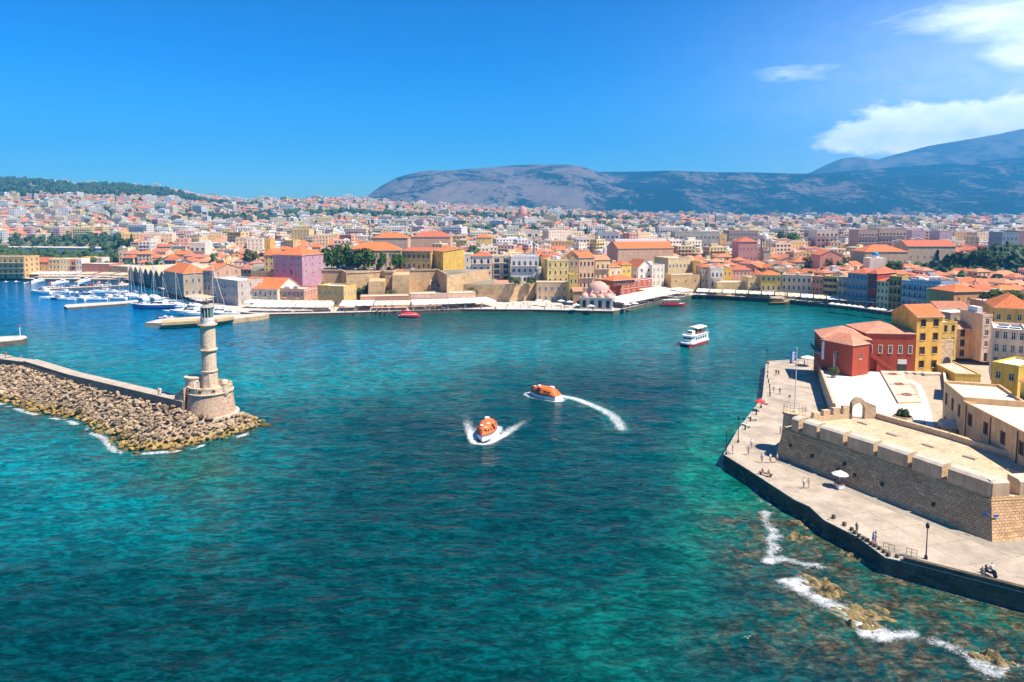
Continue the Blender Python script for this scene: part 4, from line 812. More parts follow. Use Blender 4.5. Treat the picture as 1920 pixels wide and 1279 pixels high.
def mosque():
    A, B = G(1088, 579, Q), G(1147, 581, Q); ux = (B - A); W = ux.length; rz = math.atan2(ux.y, ux.x)
    t = thing('domed_mosque', 'pink domed waterside mosque with small side domes', 'mosque', A, rz)
    wall = M_('mosque_plaster', (.60, .54, .47), .9, .2, .5, streak=.3); pink = M_('mosque_dome_pink', (.62, .36, .29), .85, .12, .5)
    h = ZAT(559, A.y) - Q; D = 15.0; m = MB(); sp = W / 4
    of = [(sp * (i + .5) - .75, sp * (i + .5) + .75, .6, h - .9) for i in range(4)]
    facade(m, (0, 0), (1, 0), W, 0, h, of, dep=.14); facade(m, (W, 0), (0, 1), D, 0, h, [(D / 4 * (i + .5) - .75, D / 4 * (i + .5) + .75, .6, h - .9) for i in range(4)])
    facade(m, (0, D), (0, -1), D, 0, h, []); m.face([(W, D, 0), (0, D, 0), (0, D, h), (W, D, h)]); m.build('wall', [wall], t)
    r = MB(); r.box(-.3, W + .3, -.3, D + .3, h + .003, h + .4); r.build('cornice', [wall], t)
    for i in range(4):
        put('window', win_mesh(1.5, h - 1.5, 'ag'), t, (sp * (i + .5), 0, .6)); put('window', win_mesh(1.5, h - 1.5, 'ag'), t, (W, D / 4 * (i + .5), .6), math.pi / 2)
    def dome(x, y, z, r, hgt, n, nm, parent=t):
        d = MB(); d.lathe([(r * 1.02, z), (r, z + .15)] + [(r * math.cos(a), z + .15 + hgt * math.sin(a)) for a in [math.pi / 2 * k / 8 for k in range(1, 9)]], n, x, y); return d.build(nm, [pink], parent, smooth=True)
    rm = sp * .47
    for i in range(4): dome(sp * (i + .5), rm + .1, h + .4, rm, rm * .85, 14, 'small_dome')
    for i in range(1, 4): dome(W - rm - .1, rm + .1 + sp * i, h + .4, rm, rm * .85, 14, 'small_dome'); dome(rm + .1, rm + .1 + sp * i, h + .4, rm, rm * .85, 14, 'small_dome')
    cx, cy = W * .5, D * .56; rb = W * .36
    dr = MB(); dr.lathe([(rb * 1.04, h + .4), (rb * 1.04, h + 2.4), (rb * .98, h + 2.6)], 8, cx, cy); dr.build('drum', [pink], t)
    top = ZAT(527, A.y + cy) - Q; dome(cx, cy, h + 2.3, rb * .98, top - h - 2.3, 28, 'main_dome')
    f = MB(); f.lathe([(.16, top - .05), (.22, top + .3), (.05, top + .5), (.03, top + 1.2)], 8, cx, cy); f.build('finial', [mt_iron], t)
    for k in range(8):
        a = math.pi / 8 + k * math.pi / 4; b = MB(); c, s = math.cos(a), math.sin(a); pr = [(rb * 1.38, h + .4), (rb * 1.5, h + .4), (rb * 1.5, h + 1.2), (rb * 1.03, h + 3.6), (rb * .95, h + 2.9), (rb * 1.28, h + 1.2)]
        L_ = [(cx + c * r_ - s * .22, cy + s * r_ + c * .22, z) for r_, z in pr]; R_ = [(cx + c * r_ + s * .22, cy + s * r_ - c * .22, z) for r_, z in pr]
        b.face(L_[::-1]); b.face(R_)
        for i in range(6): j = (i + 1) % 6; b.face([L_[i], L_[j], R_[j], R_[i]])
        b.build('buttress', [pink], t)
    FOOT.append((A.x + W / 2, A.y + D / 2, 11))
mosque()
# ---------------------------------------------------------------- landmarks in the town behind
def marketplace():
    A, B = G(1160, 500, 4), G(1262, 496, 4)
    A = Vector((A.x / A.y * 470, 470, 4)); B = Vector((108 * 1.0, 476, 4))
def at(px, Y, z=None):
    u = (px - 960) / FPX
    x = u * Y * 1.0
    # correct for the pitch: depth along the view axis
    for _ in range(3):
        zz = ter(x, Y) if z is None else z
        f = Y * math.cos(PITCH) - (zz - CAM_H) * math.sin(PITCH); x = u * f
    return Vector((x, Y, ter(x, Y) if z is None else z))
def blockat(label, xl, xr, Y, ytop, depth, wall, ang=0.0, **k):
    A, B = at(xl, Y), at(xr, Y + ang); z0 = min(A.z, B.z) - .3; h = ZAT(ytop, Y) - z0
    return building(label, A, B, depth, z0, h, plaster(wall), **k)
GB = dict(group='town blocks behind the old town', name='apartment_block', cat='apartment block', door=False)
blockat('long market hall with white ridge skylight and orange roof', 1158, 1262, 455, 466, 22, (.55, .42, .32), 8, roof='gable', rows=1, cols=9, rise=5.0, name='market_hall', cat='market hall', group='town landmarks', extra=lambda t, W, D, h: (lambda b: (b.box(1, W - 1, D / 2 - 2.2, D / 2 + 2.2, h + 4.1, h + 5.8), b.build('skylight', [mt_white], t)))(MB()))
blockat('pink town house with vertical window bands and red roof right of centre', 1384, 1419, 520, 453, 16, (.58, .33, .33), rows=3, cols=5, rcols=2, lcols=2, roof='hip', tile=1, **{**GB, 'name': 'house', 'cat': 'house'})
blockat('dark glass office block with white frame left of the office with blue bands', 976, 1010, 640, 433, 18, (.62, .62, .60), rows=4, cols=3, win=(3.6, 2.2, 'p'), **GB)
blockat('white six storey apartment block with regular windows', 950, 973, 660, 425, 18, (.74, .73, .70), rows=6, cols=4, **GB)
blockat('grey glass office block behind the market hall', 1120, 1160, 640, 437, 20, (.36, .44, .52), rows=4, cols=5, win=(2.8, 2.0, 'p'), **GB)
blockat('long grey green office slab with ribbon windows', 1265, 1348, 610, 436, 18, (.40, .43, .41), rows=4, cols=11, win=(2.6, 1.6, 'p'), **GB)
blockat('yellow end block of the long office slab', 1349, 1362, 612, 440, 16, (.62, .50, .24), rows=4, cols=1, **GB)
blockat('dark grey slab right of the yellow end block', 1366, 1420, 640, 434, 18, (.33, .32, .32), rows=5, cols=8, win=(2.4, 1.7, 'p'), **GB)
blockat('cream block with pale blue bands left of twin brown blocks', 1530, 1570, 620, 432, 18, (.60, .58, .55), rows=5, cols=5, win=(2.2, 1.6, 'p'), balcony=[1, 2, 3, 4], **GB)
blockat('left one of two brown apartment slabs with long balconies', 1608, 1644, 600, 432, 18, (.40, .33, .33), rows=5, cols=6, win=(2.2, 1.8, 'p'), balcony=[1, 2, 3, 4], **GB)
blockat('right one of two brown apartment slabs with long balconies', 1646, 1697, 600, 430, 18, (.42, .36, .33), rows=5, cols=8, win=(2.2, 1.8, 'p'), balcony=[1, 2, 3, 4], **GB)
blockat('blank lilac end wall block right of the brown slabs', 1708, 1733, 640, 433, 16, (.48, .42, .55), rows=4, cols=1, **GB)
blockat('blank pale violet gable block near the right edge', 1760, 1784, 660, 434, 16, (.50, .43, .55), rows=4, cols=1, **GB)
blockat('blue glass block beside a dark red wall at the right edge', 1876, 1906, 560, 437, 16, (.20, .33, .45), rows=4, cols=4, win=(2.6, 2.0, 'p'), **GB)
blockat('dark plum block at the right edge of town', 1906, 1945, 565, 435, 16, (.28, .22, .28), rows=4, cols=3, **GB)
blockat('long tiled roof barracks left part behind the blue church dome', 1620, 1700, 470, 472, 20, (.58, .47, .34), roof='hip', rows=2, cols=8, group='town landmarks', rise=4.5)
blockat('long low tiled roof hall with red roof in the right town', 1700, 1790, 500, 462, 18, (.60, .48, .36), roof='gable', rows=2, cols=7, group='town landmarks', tile=1)
blockat('coral pink gabled house behind the plane trees', 1536, 1578, 440, 478, 14, (.62, .32, .26), roof='gabley', rows=2, cols=3, group='town landmarks')
blockat('long red roofed school building behind the yellow hill house', 772, 845, 560, 444, 18, (.58, .45, .34), roof='hip', rows=2, cols=9, group='town landmarks', tile=1)
blockat('row of red tiled barracks above the long hill top palace', 700, 765, 520, 446, 16, (.56, .42, .34), roof='hip', rows=2, cols=8, group='town landmarks')
blockat('yellow block with two rows of windows behind the white hotels', 893, 922, 560, 445, 14, (.66, .54, .24), rows=3, cols=4, group='town landmarks', roof='hip')
blockat('white terraced apartment block left of the green park', 356, 386, 560, 457, 14, (.74, .72, .70), rows=3, cols=3, win=(3, 1.5, 'p'), balcony=[1, 2], **GB)
blockat('golden yellow blank end wall in the western town', 497, 508, 560, 450, 10, (.70, .46, .12), rows=3, cols=1, **GB)
blockat('orange roofed villa between dark trees by the bay', 247, 271, 640, 455, 14, (.66, .56, .40), roof='hip', rows=2, cols=4, group='town landmarks')
def towers():
    # bell tower
    p = at(1434, 500); t = thing('bell_tower', 'square pale stone bell tower with arched belfry', 'bell tower', p, .1, 'towers over the roofs'); h = ZAT(438, 500) - p.z; w = 2.6
    m = MB(); m.box(-w, w, -w, w, 0, h * .55); m.build('shaft', [st_grey], t); m = MB()
    for sx in (-1, 1):
        for sy in (-1, 1): m.box(sx * w * .85 - .5, sx * w * .85 + .5, sy * w * .85 - .5, sy * w * .85 + .5, h * .55 + .5, h * .8)
    m.box(-w, w, -w, w, h * .8, h * .86); m.build('belfry', [st_grey], t); m = MB(); m.box(-w * 1.12, w * 1.12, -w * 1.12, w * 1.12, h * .55 + .003, h * .55 + .5); m.build('cornice', [st_grey], t)
    m = MB(); m.lathe([(w * .8, h * .86), (w * .75, h * .93), (w * .45, h * .98), (0, h)], 8); m.build('cupola', [mt_white], t)
    # minarets
    for lab, px_, Y, yt, r in (('slender stone minaret left of the tiled barracks', 694.5, 640, 408, 1.2), ('thin pale minaret behind the bluish white hotel', 1001.5, 560, 436, 1.1)):
        p = at(px_, Y); h = ZAT(yt, Y) - p.z; t = thing('minaret', lab, 'minaret', p, 0, 'towers over the roofs')
        m = MB(); m.lathe([(r, 0), (r * .85, h * .6)], 12); m.build('shaft', [st_grey], t); m = MB(); m.lathe([(r * .9, h * .6), (r * 1.5, h * .63), (r * 1.5, h * .67), (r * .7, h * .671)], 12); m.build('gallery', [st_grey], t)
        m = MB(); m.lathe([(r * .6, h * .672), (r * .6, h * .86)], 12); m.build('upper_shaft', [st_grey], t); m = MB(); m.lathe([(r * .75, h * .861), (0, h)], 12); m.build('spire', [mt_conc], t)
    # masts
    for lab, px_, Y, yt in (('tall thin lattice mast above the western roofs', 731, 620, 414), ('tallest lattice mast in front of the far slopes', 821, 640, 392), ('thin aerial mast behind the pink town house', 1328, 640, 396)):
        p = at(px_, Y); h = ZAT(yt, Y) - p.z; t = thing('lattice_mast', lab, 'mast', p, .3, 'towers over the roofs'); mm = M_('mast_grey', (.55, .56, .58), .5)
        for k in range(3):
            a = k * 2.094; m = MB(); m.tube((.7 * math.cos(a), .7 * math.sin(a), 0), (.15 * math.cos(a), .15 * math.sin(a), h), .14, 4); m.build('leg', [mm], t)
        m = MB(); n = int(h / 2.2)
        for i in range(n):
            for k in range(3):
                a, b = k * 2.094, (k + 1) * 2.094; r0, r1 = .7 - .55 * i / n, .7 - .55 * (i + 1) / n; m.tube((r0 * math.cos(a), r0 * math.sin(a), h * i / n), (r1 * math.cos(b), r1 * math.sin(b), h * (i + 1) / n), .06, 3)
        m.build('bracing', [mm], t)
    # blue domed church
    p = at(1644, 420); t = thing('church', 'small white church with bright blue dome', 'church', p, 0, 'town landmarks'); h = ZAT(484, 420) - p.z
    m = MB(); m.box(-5, 5, 0, 8, 0, h); m.build('wall', [plaster(WH)], t); m = MB(); m.lathe([(1.9, h), (1.9, h + 1.6)], 12, 0, 3); m.build('drum', [mt_white], t)
    m = MB(); m.lathe([(2.0 * math.cos(a), h + 1.6 + 2.2 * math.sin(a)) for a in [math.pi / 2 * k / 7 for k in range(8)]], 16, 0, 3); m.build('dome', [M_('church_blue', (.02, .25, .55), .5)], t, smooth=True)
    for i in (-1, 1): put('window', win_mesh(.9, 1.8, 'a'), t, (i * 2.4, 0, h * .4))
    FOOT.append((p.x, p.y + 4, 6))
    # far cathedral
    Y = 1500; p = at(980, Y); t = thing('cathedral', 'large far cathedral with rose pink dome on the skyline', 'cathedral', p, -.35, 'town landmarks'); h = ZAT(404, Y) - p.z
    m = MB(); m.box(-26, 26, -18, 18, 0, h * .8); m.box(-12, 12, -26, -18, 0, h * .95); m.build('wall', [plaster((.66, .50, .38))], t)
    zt = ZAT(386, Y) - p.z; m = MB(); m.lathe([(10, h * .8), (10, h * .97)], 16); m.build('drum', [plaster((.66, .50, .38))], t); m = MB(); m.lathe([(10.4 * math.cos(a), h * .97 + (zt - h * .97) * math.sin(a)) for a in [math.pi / 2 * k / 7 for k in range(8)]], 18); m.build('dome', [M_('rose_dome', (.55, .26, .22), .8)], t, smooth=True)
    for sx in (-1, 1):
        m = MB(); m.lathe([(4, h * .8), (4, h * .95), (2.8, h * 1.06), (0, h * 1.1)], 10, sx * 19, -9); m.build('side_dome', [M_('rose_dome', (.55, .26, .22), .8)], t)
    for i in range(-2, 3): put('window', win_mesh(3.0, 9.0, 'a'), t, (i * 4.4, -26.0, h * .35))
towers()

# ---------------------------------------------------------------- town houses
WPAL = [('cream', (.70, .61, .45)), ('white', (.74, .72, .69)), ('ochre', (.62, .48, .24)), ('pink', (.62, .42, .36)), ('grey', (.50, .47, .44)), ('peach', (.68, .50, .34)), ('yellow', (.68, .55, .26)), ('sandy stone', (.52, .42, .30)), ('off white', (.70, .66, .58))]
sky_px = np.full(2100, 2000.0)     # lowest hidden picture row for each column, near to far
def cover(c, W, top, off=90):
    a = PX((c[0] - W / 2, c[1], top)); b = PX((c[0] + W / 2, c[1], top)); i0, i1 = int(max(0, a[0] + off)), int(min(2099, b[0] + off))
    if i1 > i0: sky_px[i0:i1] = np.minimum(sky_px[i0:i1], a[1])
for d in ALLB: cover((d['c'][0], d['c'][1]), d['W'], d['c'][2])
cand = []
rs = np.random.RandomState(12)
FLx = [-200, 240, 300, 330, 400, 500, 590, 1000, 1160, 1300, 1430, 1520, 1600, 1700, 1785, 1792, 2000]; FLy = [506, 506, 512, 522, 528, 528, 505, 518, 535, 532, 541, 548, 556, 566, 576, 632, 632]
Yc = 205.0
while Yc < 3300:
    step = 10.8 if Yc < 620 else (15 if Yc < 1000 else 23); half = Yc * .80 + 40
    for xc in np.arange(-half, half, step * (1.0 if Yc < 1000 else 1.1)):
        x, y = xc + rs.uniform(-.3, .3) * step, Yc + rs.uniform(-.3, .3) * step
        cand.append((x, y))
    Yc += step * (1.05 if Yc < 620 else 1.2)
cand.sort(key=lambda p: p[1])
FA = np.array([(a, b, r) for a, b, r in FOOT])
T_ALL = terrain(np.array([c[0] for c in cand]), np.array([c[1] for c in cand]))
dens = fbm2(np.array([c[0] for c in cand]), np.array([c[1] for c in cand]), .0045, 77, 4)
# wooded patches of the photograph, as ellipses on the ground: (px, Y, rx, ry)
WOODS = [(at(180, 900), 150, 70), (at(330, 620), 45, 25), (at(100, 2150), 420, 330), (at(280, 2080), 330, 140), (at(0, 2350), 500, 220), (at(1580, 470), 40, 18), (at(1900, 470), 75, 55), (at(880, 1150), 130, 55), (at(640, 600), 60, 24), (at(1750, 530), 70, 26), (at(470, 1500), 160, 70), (at(1300, 1300), 200, 60), (at(760, 620), 60, 22), (at(60, 610), 120, 48), (at(1030, 1800), 300, 90), (at(640, 1700), 240, 70)]
def in_wood(x, y, k=1.0): return any(((x - p.x) / (rx * k)) ** 2 + ((y - p.y) / (ry * k)) ** 2 < 1 for p, rx, ry in WOODS)
near, far_ = [], []
for (x, y), tz, dn in zip(cand, T_ALL, dens):
    if y < 372: tz = 1.5 + 3.0 * float(smooth(140, 190, x)) * float(smooth(330, 260, y))
    if tz < .6 or in_wood(x, y): continue
    if x < -150 and y < 470 - max(0, (x + 250)) * .9 + 18 and y < 480: continue
    pg = PX((x, y, 1.5))
    if pg[1] > np.interp(pg[0], FLx, FLy) - 5: continue
    if np.any((FA[:, 0] - x) ** 2 + (FA[:, 1] - y) ** 2 < (FA[:, 2] + 4.6) ** 2): continue
    if (x < -470 and 690 < y < 880) or (pg[0] < 236 and 484 < y < 880): continue
    if dn < .30 and y > 560 and rs.rand() < .6: continue
    old = y < 560 + 40 * math.sin(x * .02)
    W, D = (rs.uniform(7, 11.5), rs.uniform(7, 11.5)) if old else (rs.uniform(9, 17), rs.uniform(9, 14))
    if y > 1000: W *= 1.15; D *= 1.1
    tiled = rs.rand() < (.76 if old else (.44 if x > -200 else .34)); st_n = rs.choice([1, 2, 2, 3]) if old else rs.choice([2, 3, 3, 4, 5, 6]) if y < 1500 else rs.choice([2, 2, 3, 4])
    if tiled: st_n = min(st_n, 3)
    elif not old and rs.rand() < .12 and y > 620: W *= 1.7; D *= 1.3; st_n = rs.choice([4, 5, 6, 7])
    h = st_n * 2.95 + rs.uniform(.2, .9); ci = rs.randint(len(WPAL)) if old else rs.choice([0, 0, 1, 8, 6, 0, 5, 2, 3, 8]); ang = rs.choice([0, .18, -.25, .4]) + rs.uniform(-.08, .08) + .25 * math.sin(x * .011)
    rec = (x, y, float(tz), W, D, h, st_n, tiled, ci, ang)
    p = PX((x, y, tz + h)); i = int(p[0] + 90)
    vis = 0 <= i < 2099 and 30 < p[0] + 60 < 2010 and p[1] < sky_px[i] - 2.0
    if vis and len(near) < 262 and y < 760: near.append(rec)
    else: far_.append(rec)
    if vis or True: cover((x, y - D / 2), W, tz + h)
_desc = []
for (x, y, tz, W, D, h, n, tiled, ci, ang) in near:
    cn, cw = WPAL[ci]; ca, sa = math.cos(ang), math.sin(ang); A = Vector((x - ca * W / 2 + sa * D / 2, y - sa * W / 2 - ca * D / 2)); B = A + Vector((ca * W, sa * W))
    kind = ('hip' if rs.rand() < .5 else rs.choice(['gable', 'gable', 'gabley'])) if tiled else 'flat'; tl = rs.choice([0, 0, 1, 2, 3])
    px_ = PX((x, y, tz))[0]; side = dict(rcols=2) if px_ < 900 else (dict(lcols=2) if px_ > 1020 else {})
    stl = rs.choice(['p', 'p', 'cr', 'cb', 'cg', 'cy', 'sr'])
    building('', A, B, D, tz - .6, h + .6, plaster(tuple(min(.8, c * k) for c, k in zip(cw, rs.uniform(.94, 1.05, 3))) if False else cw), roof=kind, rows=n, cols=max(2, int(W / 2.9)), win=(.95, 1.45, stl), tile=tl, chimney=1 if (tiled and rs.rand() < .4) else 0, rooftop=int(rs.randint(1, 4)) if not tiled else 0, door=False, group='houses of the old town', **side)
    tn = {0: 'orange', 1: 'red', 2: 'pale', 3: 'weathered'}[tl]
    _desc.append((ALLB[-1], '%s %s house with %s' % (cn, {1: 'one-storey', 2: 'two-storey', 3: 'three-storey', 4: 'four-storey', 5: 'five-storey', 6: 'six-storey', 7: 'seven-storey'}[n], ('%s %s roof' % (tn, 'hipped' if kind == 'hip' else 'gable')) if tiled else 'flat roof'), PX((x, y, tz + h))))
# labels that single each one out: its look plus the landmark it stands by
MARKS = [('the ochre hotel', 10, 500), ('the arsenal halls', 275, 512), ('the grey palace', 425, 530), ('the lilac block', 545, 490), ('the hill top palace', 700, 480), ('the yellow rampart house', 845, 490), ('the balconied white hotel', 903, 500), ('the bluish white hotel', 985, 505), ('the ochre shuttered house', 1046, 500), ('the cream tower house', 1130, 510), ('the market hall', 1210, 462), ('the white gabled house', 1210, 505), ('the cream cube house', 1275, 505), ('the pink town house', 1401, 460), ('the bell tower', 1434, 455), ('the cream corner house', 1492, 530), ('the coral gabled house', 1556, 485), ('the crimson house', 1634, 540), ('the blue domed church', 1644, 478), ('the sky blue hotel', 1725, 545), ('the brown apartment slabs', 1650, 445), ('the grassy bastion', 1880, 475), ('the red roofed school', 808, 450), ('the yellow end block', 1355, 450), ('the terraced white apartments', 370, 465)]
byl = {}
for d, ds, p in _desc:
    mk = min(MARKS, key=lambda m: (m[1] - p[0]) ** 2 + 2.5 * (m[2] - p[1]) ** 2); dx, dy = p[0] - mk[1], p[1] - mk[2]
    rel = ('left of' if dx < 0 else 'right of') if abs(dx) > abs(dy) * 1.6 else ('above' if dy < 0 else 'below')
    if abs(dy) > 12 and abs(dx) > 18 and rel in ('left of', 'right of'): rel = ('above and ' if dy < 0 else 'below and ') + rel
    byl.setdefault('%s %s %s' % (ds, rel, mk[0]), []).append((p[0], p[1], d))
ORD = ['', 'second', 'third', 'fourth', 'fifth', 'sixth', 'seventh', 'eighth', 'ninth']
for lab, L in byl.items():
    L.sort(key=lambda q: q[0])
    for k, q in enumerate(L):
        q[2]['o']['label'] = (lambda s_: s_ if len(s_.split()) <= 16 else s_.replace('sandy stone', 'sandy').replace('off white', 'whitish').replace(' from left', ''))(lab.replace(' house with ', ' house, ').replace(' and ', ' ') if len(L) == 1 else (lab.replace(' house with ', ' house, ').replace(' and ', ' ') + (', leftmost' if k == 0 else ', %s from left' % ORD[k])))

# the rest of the town, too many to count: one mesh
def town_mat():
    mt, nt, N, L, P = nt_of('far_house_walls'); P.inputs['Roughness'].default_value = .85; P.inputs['Specular IOR Level'].default_value = .2
    a = N.new('ShaderNodeAttribute'); a.attribute_name = 'hcol'; uv = N.new('ShaderNodeUVMap'); uv.uv_map = 'UVMap'; sp = N.new('ShaderNodeSeparateXYZ'); L.new(uv.outputs[0], sp.inputs[0])
    def m(op, x, y):
        n = N.new('ShaderNodeMath'); n.operation = op
        for i, v in enumerate((x, y)):
            if isinstance(v, (int, float)): n.inputs[i].default_value = v
            else: L.new(v, n.inputs[i])
        return n.outputs[0]
    fu = m('FRACT', m('DIVIDE', sp.outputs[0], 2.9), 0); fv = m('FRACT', m('DIVIDE', sp.outputs[1], 2.95), 0)
    w = m('MULTIPLY', m('LESS_THAN', m('ABSOLUTE', m('SUBTRACT', fu, .5), 0), .23), m('LESS_THAN', m('ABSOLUTE', m('SUBTRACT', fv, .55), 0), .27)); w = m('MULTIPLY', w, m('GREATER_THAN', sp.outputs[1], 0.0))
    mx = N.new('ShaderNodeMix'); mx.data_type = 'RGBA'; L.new(w, mx.inputs[0]); L.new(a.outputs['Color'], mx.inputs[6]); mx.inputs[7].default_value = (.05, .055, .065, 1)
    L.new(mx.outputs[2], P.inputs['Base Color']); return mt
def far_town():
    V, F, C, U = [], [], [], []
    def q(pts, col, uv=None): k = len(V); V.extend(pts); F.append(tuple(range(k, k + len(pts)))); C.append(col); U.extend(uv or [(-5, -5)] * len(pts))
    tc = [(.60, .19, .075), (.52, .17, .09), (.56, .25, .14)]
    for (x, y, tz, W, D, h, n, tiled, ci, ang) in far_:
        w = WPAL[ci][1]; k = rs.uniform(.85, 1.06); w = tuple(min(.8, c * k) for c in w); ca, sa = math.cos(ang), math.sin(ang); z0 = tz - 2.5; z1 = tz + h
        P = lambda u, v, z: (x + ca * u - sa * v, y + sa * u + ca * v, z)
        def bx(hx, hy, a, b, ox=0, oy=0, col=w, top=None, win=True):
            c4 = [(-hx + ox, -hy + oy), (hx + ox, -hy + oy), (hx + ox, hy + oy), (-hx + ox, hy + oy)]
            for i in range(4):
                j = (i + 1) % 4; L = 2 * (hx if i % 2 == 0 else hy); o_ = (L % 2.9) / 2
                q([P(*c4[i], a), P(*c4[j], a), P(*c4[j], b), P(*c4[i], b)], col, [(-o_ + 2.9, a - tz), (L - o_ + 2.9, a - tz), (L - o_ + 2.9, b - tz), (-o_ + 2.9, b - tz)] if win else None)
            if top: q([P(*c, b) for c in c4], top)
        hx, hy = W / 2, D / 2
        if tiled:
            bx(hx, hy, z0, z1); t = tc[rs.randint(3)]; e = .4; X, Yy = hx + e, hy + e; r = min(hx, hy) * .5
            if W >= D: a, b = (-X + Yy * .9, 0), (X - Yy * .9, 0)
            else: a, b = (0, -Yy + X * .9), (0, Yy - X * .9)
            if W >= D:
                q([P(-X, -Yy, z1), P(X, -Yy, z1), P(*b, z1 + r), P(*a, z1 + r)], t); q([P(X, Yy, z1), P(-X, Yy, z1), P(*a, z1 + r), P(*b, z1 + r)], t); q([P(X, -Yy, z1), P(X, Yy, z1), P(*b, z1 + r)], t); q([P(-X, Yy, z1), P(-X, -Yy, z1), P(*a, z1 + r)], t)
            else:
                q([P(-X, Yy, z1), P(-X, -Yy, z1), P(*a, z1 + r), P(*b, z1 + r)], t); q([P(X, -Yy, z1), P(X, Yy, z1), P(*b, z1 + r), P(*a, z1 + r)], t); q([P(-X, -Yy, z1), P(X, -Yy, z1), P(*a, z1 + r)], t); q([P(X, Yy, z1), P(-X, Yy, z1), P(*b, z1 + r)], t)
        else:
            g = rs.uniform(.42, .66); bx(hx, hy, z0, z1, top=(g, g * .96, g * .9))
            bx(hx * rs.uniform(.2, .45), hy * rs.uniform(.2, .45), z1, z1 + rs.uniform(1.2, 2.9), rs.uniform(-.4, .4) * hx, rs.uniform(-.4, .4) * hy, top=(.6, .57, .53), win=False)
            if n > 2 and y < 1300:
                for f_ in range(1, n): # balcony slabs
                    z = tz + f_ * 2.95; c4 = [(-hx * .8, -hy - 1.1), (hx * .8, -hy - 1.1), (hx * .8, -hy), (-hx * .8, -hy)]; q([P(*c, z + .9) for c in c4], (.6, .58, .55)); q([P(*c4[0], z - .1), P(*c4[1], z - .1), P(*c4[1], z + .9), P(*c4[0], z + .9)], tuple(min(.8, c * 1.05) for c in w))
    me = bpy.data.meshes.new('distant_town_houses'); me.from_pydata(V, [], F); uvl = me.uv_layers.new(name='UVMap'); uvl.data.foreach_set('uv', np.array(U, np.float32).ravel())
    at_ = me.attributes.new('hcol', 'FLOAT_COLOR', 'FACE'); at_.data.foreach_set('color', np.concatenate([np.array(C, np.float32), np.ones((len(C), 1), np.float32)], 1).ravel()); me.materials.append(town_mat())
    tag(put('distant_town_houses', me), kind='stuff'); print('near', len(near), 'far', len(far_), 'faces', len(F))
far_town()

# ---------------------------------------------------------------- trees
def leaf_mat(name, c1, c2):
    if name in MATS: return MATS[name]
    mt, nt, N, L, P = nt_of(name); P.inputs['Roughness'].default_value = .7; P.inputs['Specular IOR Level'].default_value = .25
    g = N.new('ShaderNodeNewGeometry'); n = N.new('ShaderNodeTexNoise'); n.inputs['Scale'].default_value = .6; n.inputs['Detail'].default_value = 6; n.inputs['Roughness'].default_value = .7; L.new(g.outputs['Position'], n.inputs['Vector'])
    mx = N.new('ShaderNodeMix'); mx.data_type = 'RGBA'; mr = N.new('ShaderNodeMapRange'); mr.inputs[1].default_value = .35; mr.inputs[2].default_value = .65; L.new(n.outputs[0], mr.inputs[0]); L.new(mr.outputs[0], mx.inputs[0]); mx.inputs[6].default_value = (*c1, 1); mx.inputs[7].default_value = (*c2, 1)
    L.new(mx.outputs[2], P.inputs['Base Color']); MATS[name] = mt; return mt
lf = [leaf_mat('leaves_green', (.035, .075, .015), (.085, .15, .03)), leaf_mat('leaves_olive', (.06, .085, .025), (.13, .16, .05)), leaf_mat('leaves_dark', (.018, .045, .016), (.04, .085, .025))]
mt_bark = M_('tree_bark', (.11, .075, .05), .95, .3, 2)
def crown_mesh(kind, mat, seed, n=800):
    r = random.Random(seed); b = MB(); cl = []
    if kind == 'round':
        for k in range(15): a = r.uniform(0, 6.28); e = r.uniform(-.25, 1); q = r.uniform(.35, .78); cl.append((q * math.cos(a) * math.sqrt(1 - max(0, e) ** 2 * .7), q * math.sin(a) * math.sqrt(1 - max(0, e) ** 2 * .7),   .52 + .38 * e, r.uniform(.24, .38)))
    elif kind == 'tall':
        for k in range(14): z = r.uniform(.12, .95); a = r.uniform(0, 6.28); q = .22 * (1 - z * .7); cl.append((q * math.cos(a), q * math.sin(a), z, .2 * (1.1 - z * .8)))
    for i in range(n):
        cx, cy, cz, cr = r.choice(cl); v = Vector((r.gauss(0, 1), r.gauss(0, 1), r.gauss(0, 1))); v.normalize(); rad = cr * r.uniform(.6, 1.08)
        p = Vector((cx, cy, cz)) + v * rad * Vector((1, 1, .8)).length / 1.6; nn = (v + Vector((r.uniform(-.6, .6), r.uniform(-.6, .6), r.uniform(-.2, .8)))).normalized(); u = nn.orthogonal().normalized(); w = nn.cross(u); s = r.uniform(.075, .145)
        a = r.uniform(0, 6.28); u, w = u * math.cos(a) + w * math.sin(a), w * math.cos(a) - u * math.sin(a)
        b.face([p - u * s, p - w * s * .6 + nn * s * .2, p + u * s, p + w * s * .6 + nn * s * .2], 0, [(0, 0)] * 4)
    return b.mesh('crown', [mat])
def trunk_mesh(seed):
    r = random.Random(seed); b = MB(); b.tube((0, 0, -.05), (.01, 0, .34), .045, 7, r1=.03)
    for k in range(5): a = k * 1.26 + r.uniform(-.3, .3); b.tube((.01, 0, .27 + .02 * k), (.33 * math.cos(a), .33 * math.sin(a), .62 + r.uniform(-.08, .12)), .022, 5, r1=.008)
    return b.mesh('trunk', [mt_bark])
CR = {}
for i, m_ in enumerate(lf):
    CR['round%d' % i] = [crown_mesh('round', m_, 10 * i + k) for k in range(3)]; CR['tall%d' % i] = [crown_mesh('tall', m_, 10 * i + k + 5, 420) for k in range(1)]
TR = [trunk_mesh(k) for k in range(3)]
NT = [0]
def tree(label, p, w, h, kind='round0', group='trees around the harbour', cat='tree', name='tree'):
    k = NT[0]; NT[0] += 1
    t = thing(name, label, cat, p, k * 1.7, group); s = (w / 1.45, w / 1.45, h)
    put('trunk', TR[k % 3], t, scale=s); put('crown', CR[kind][k % len(CR[kind])], t, scale=s); return t
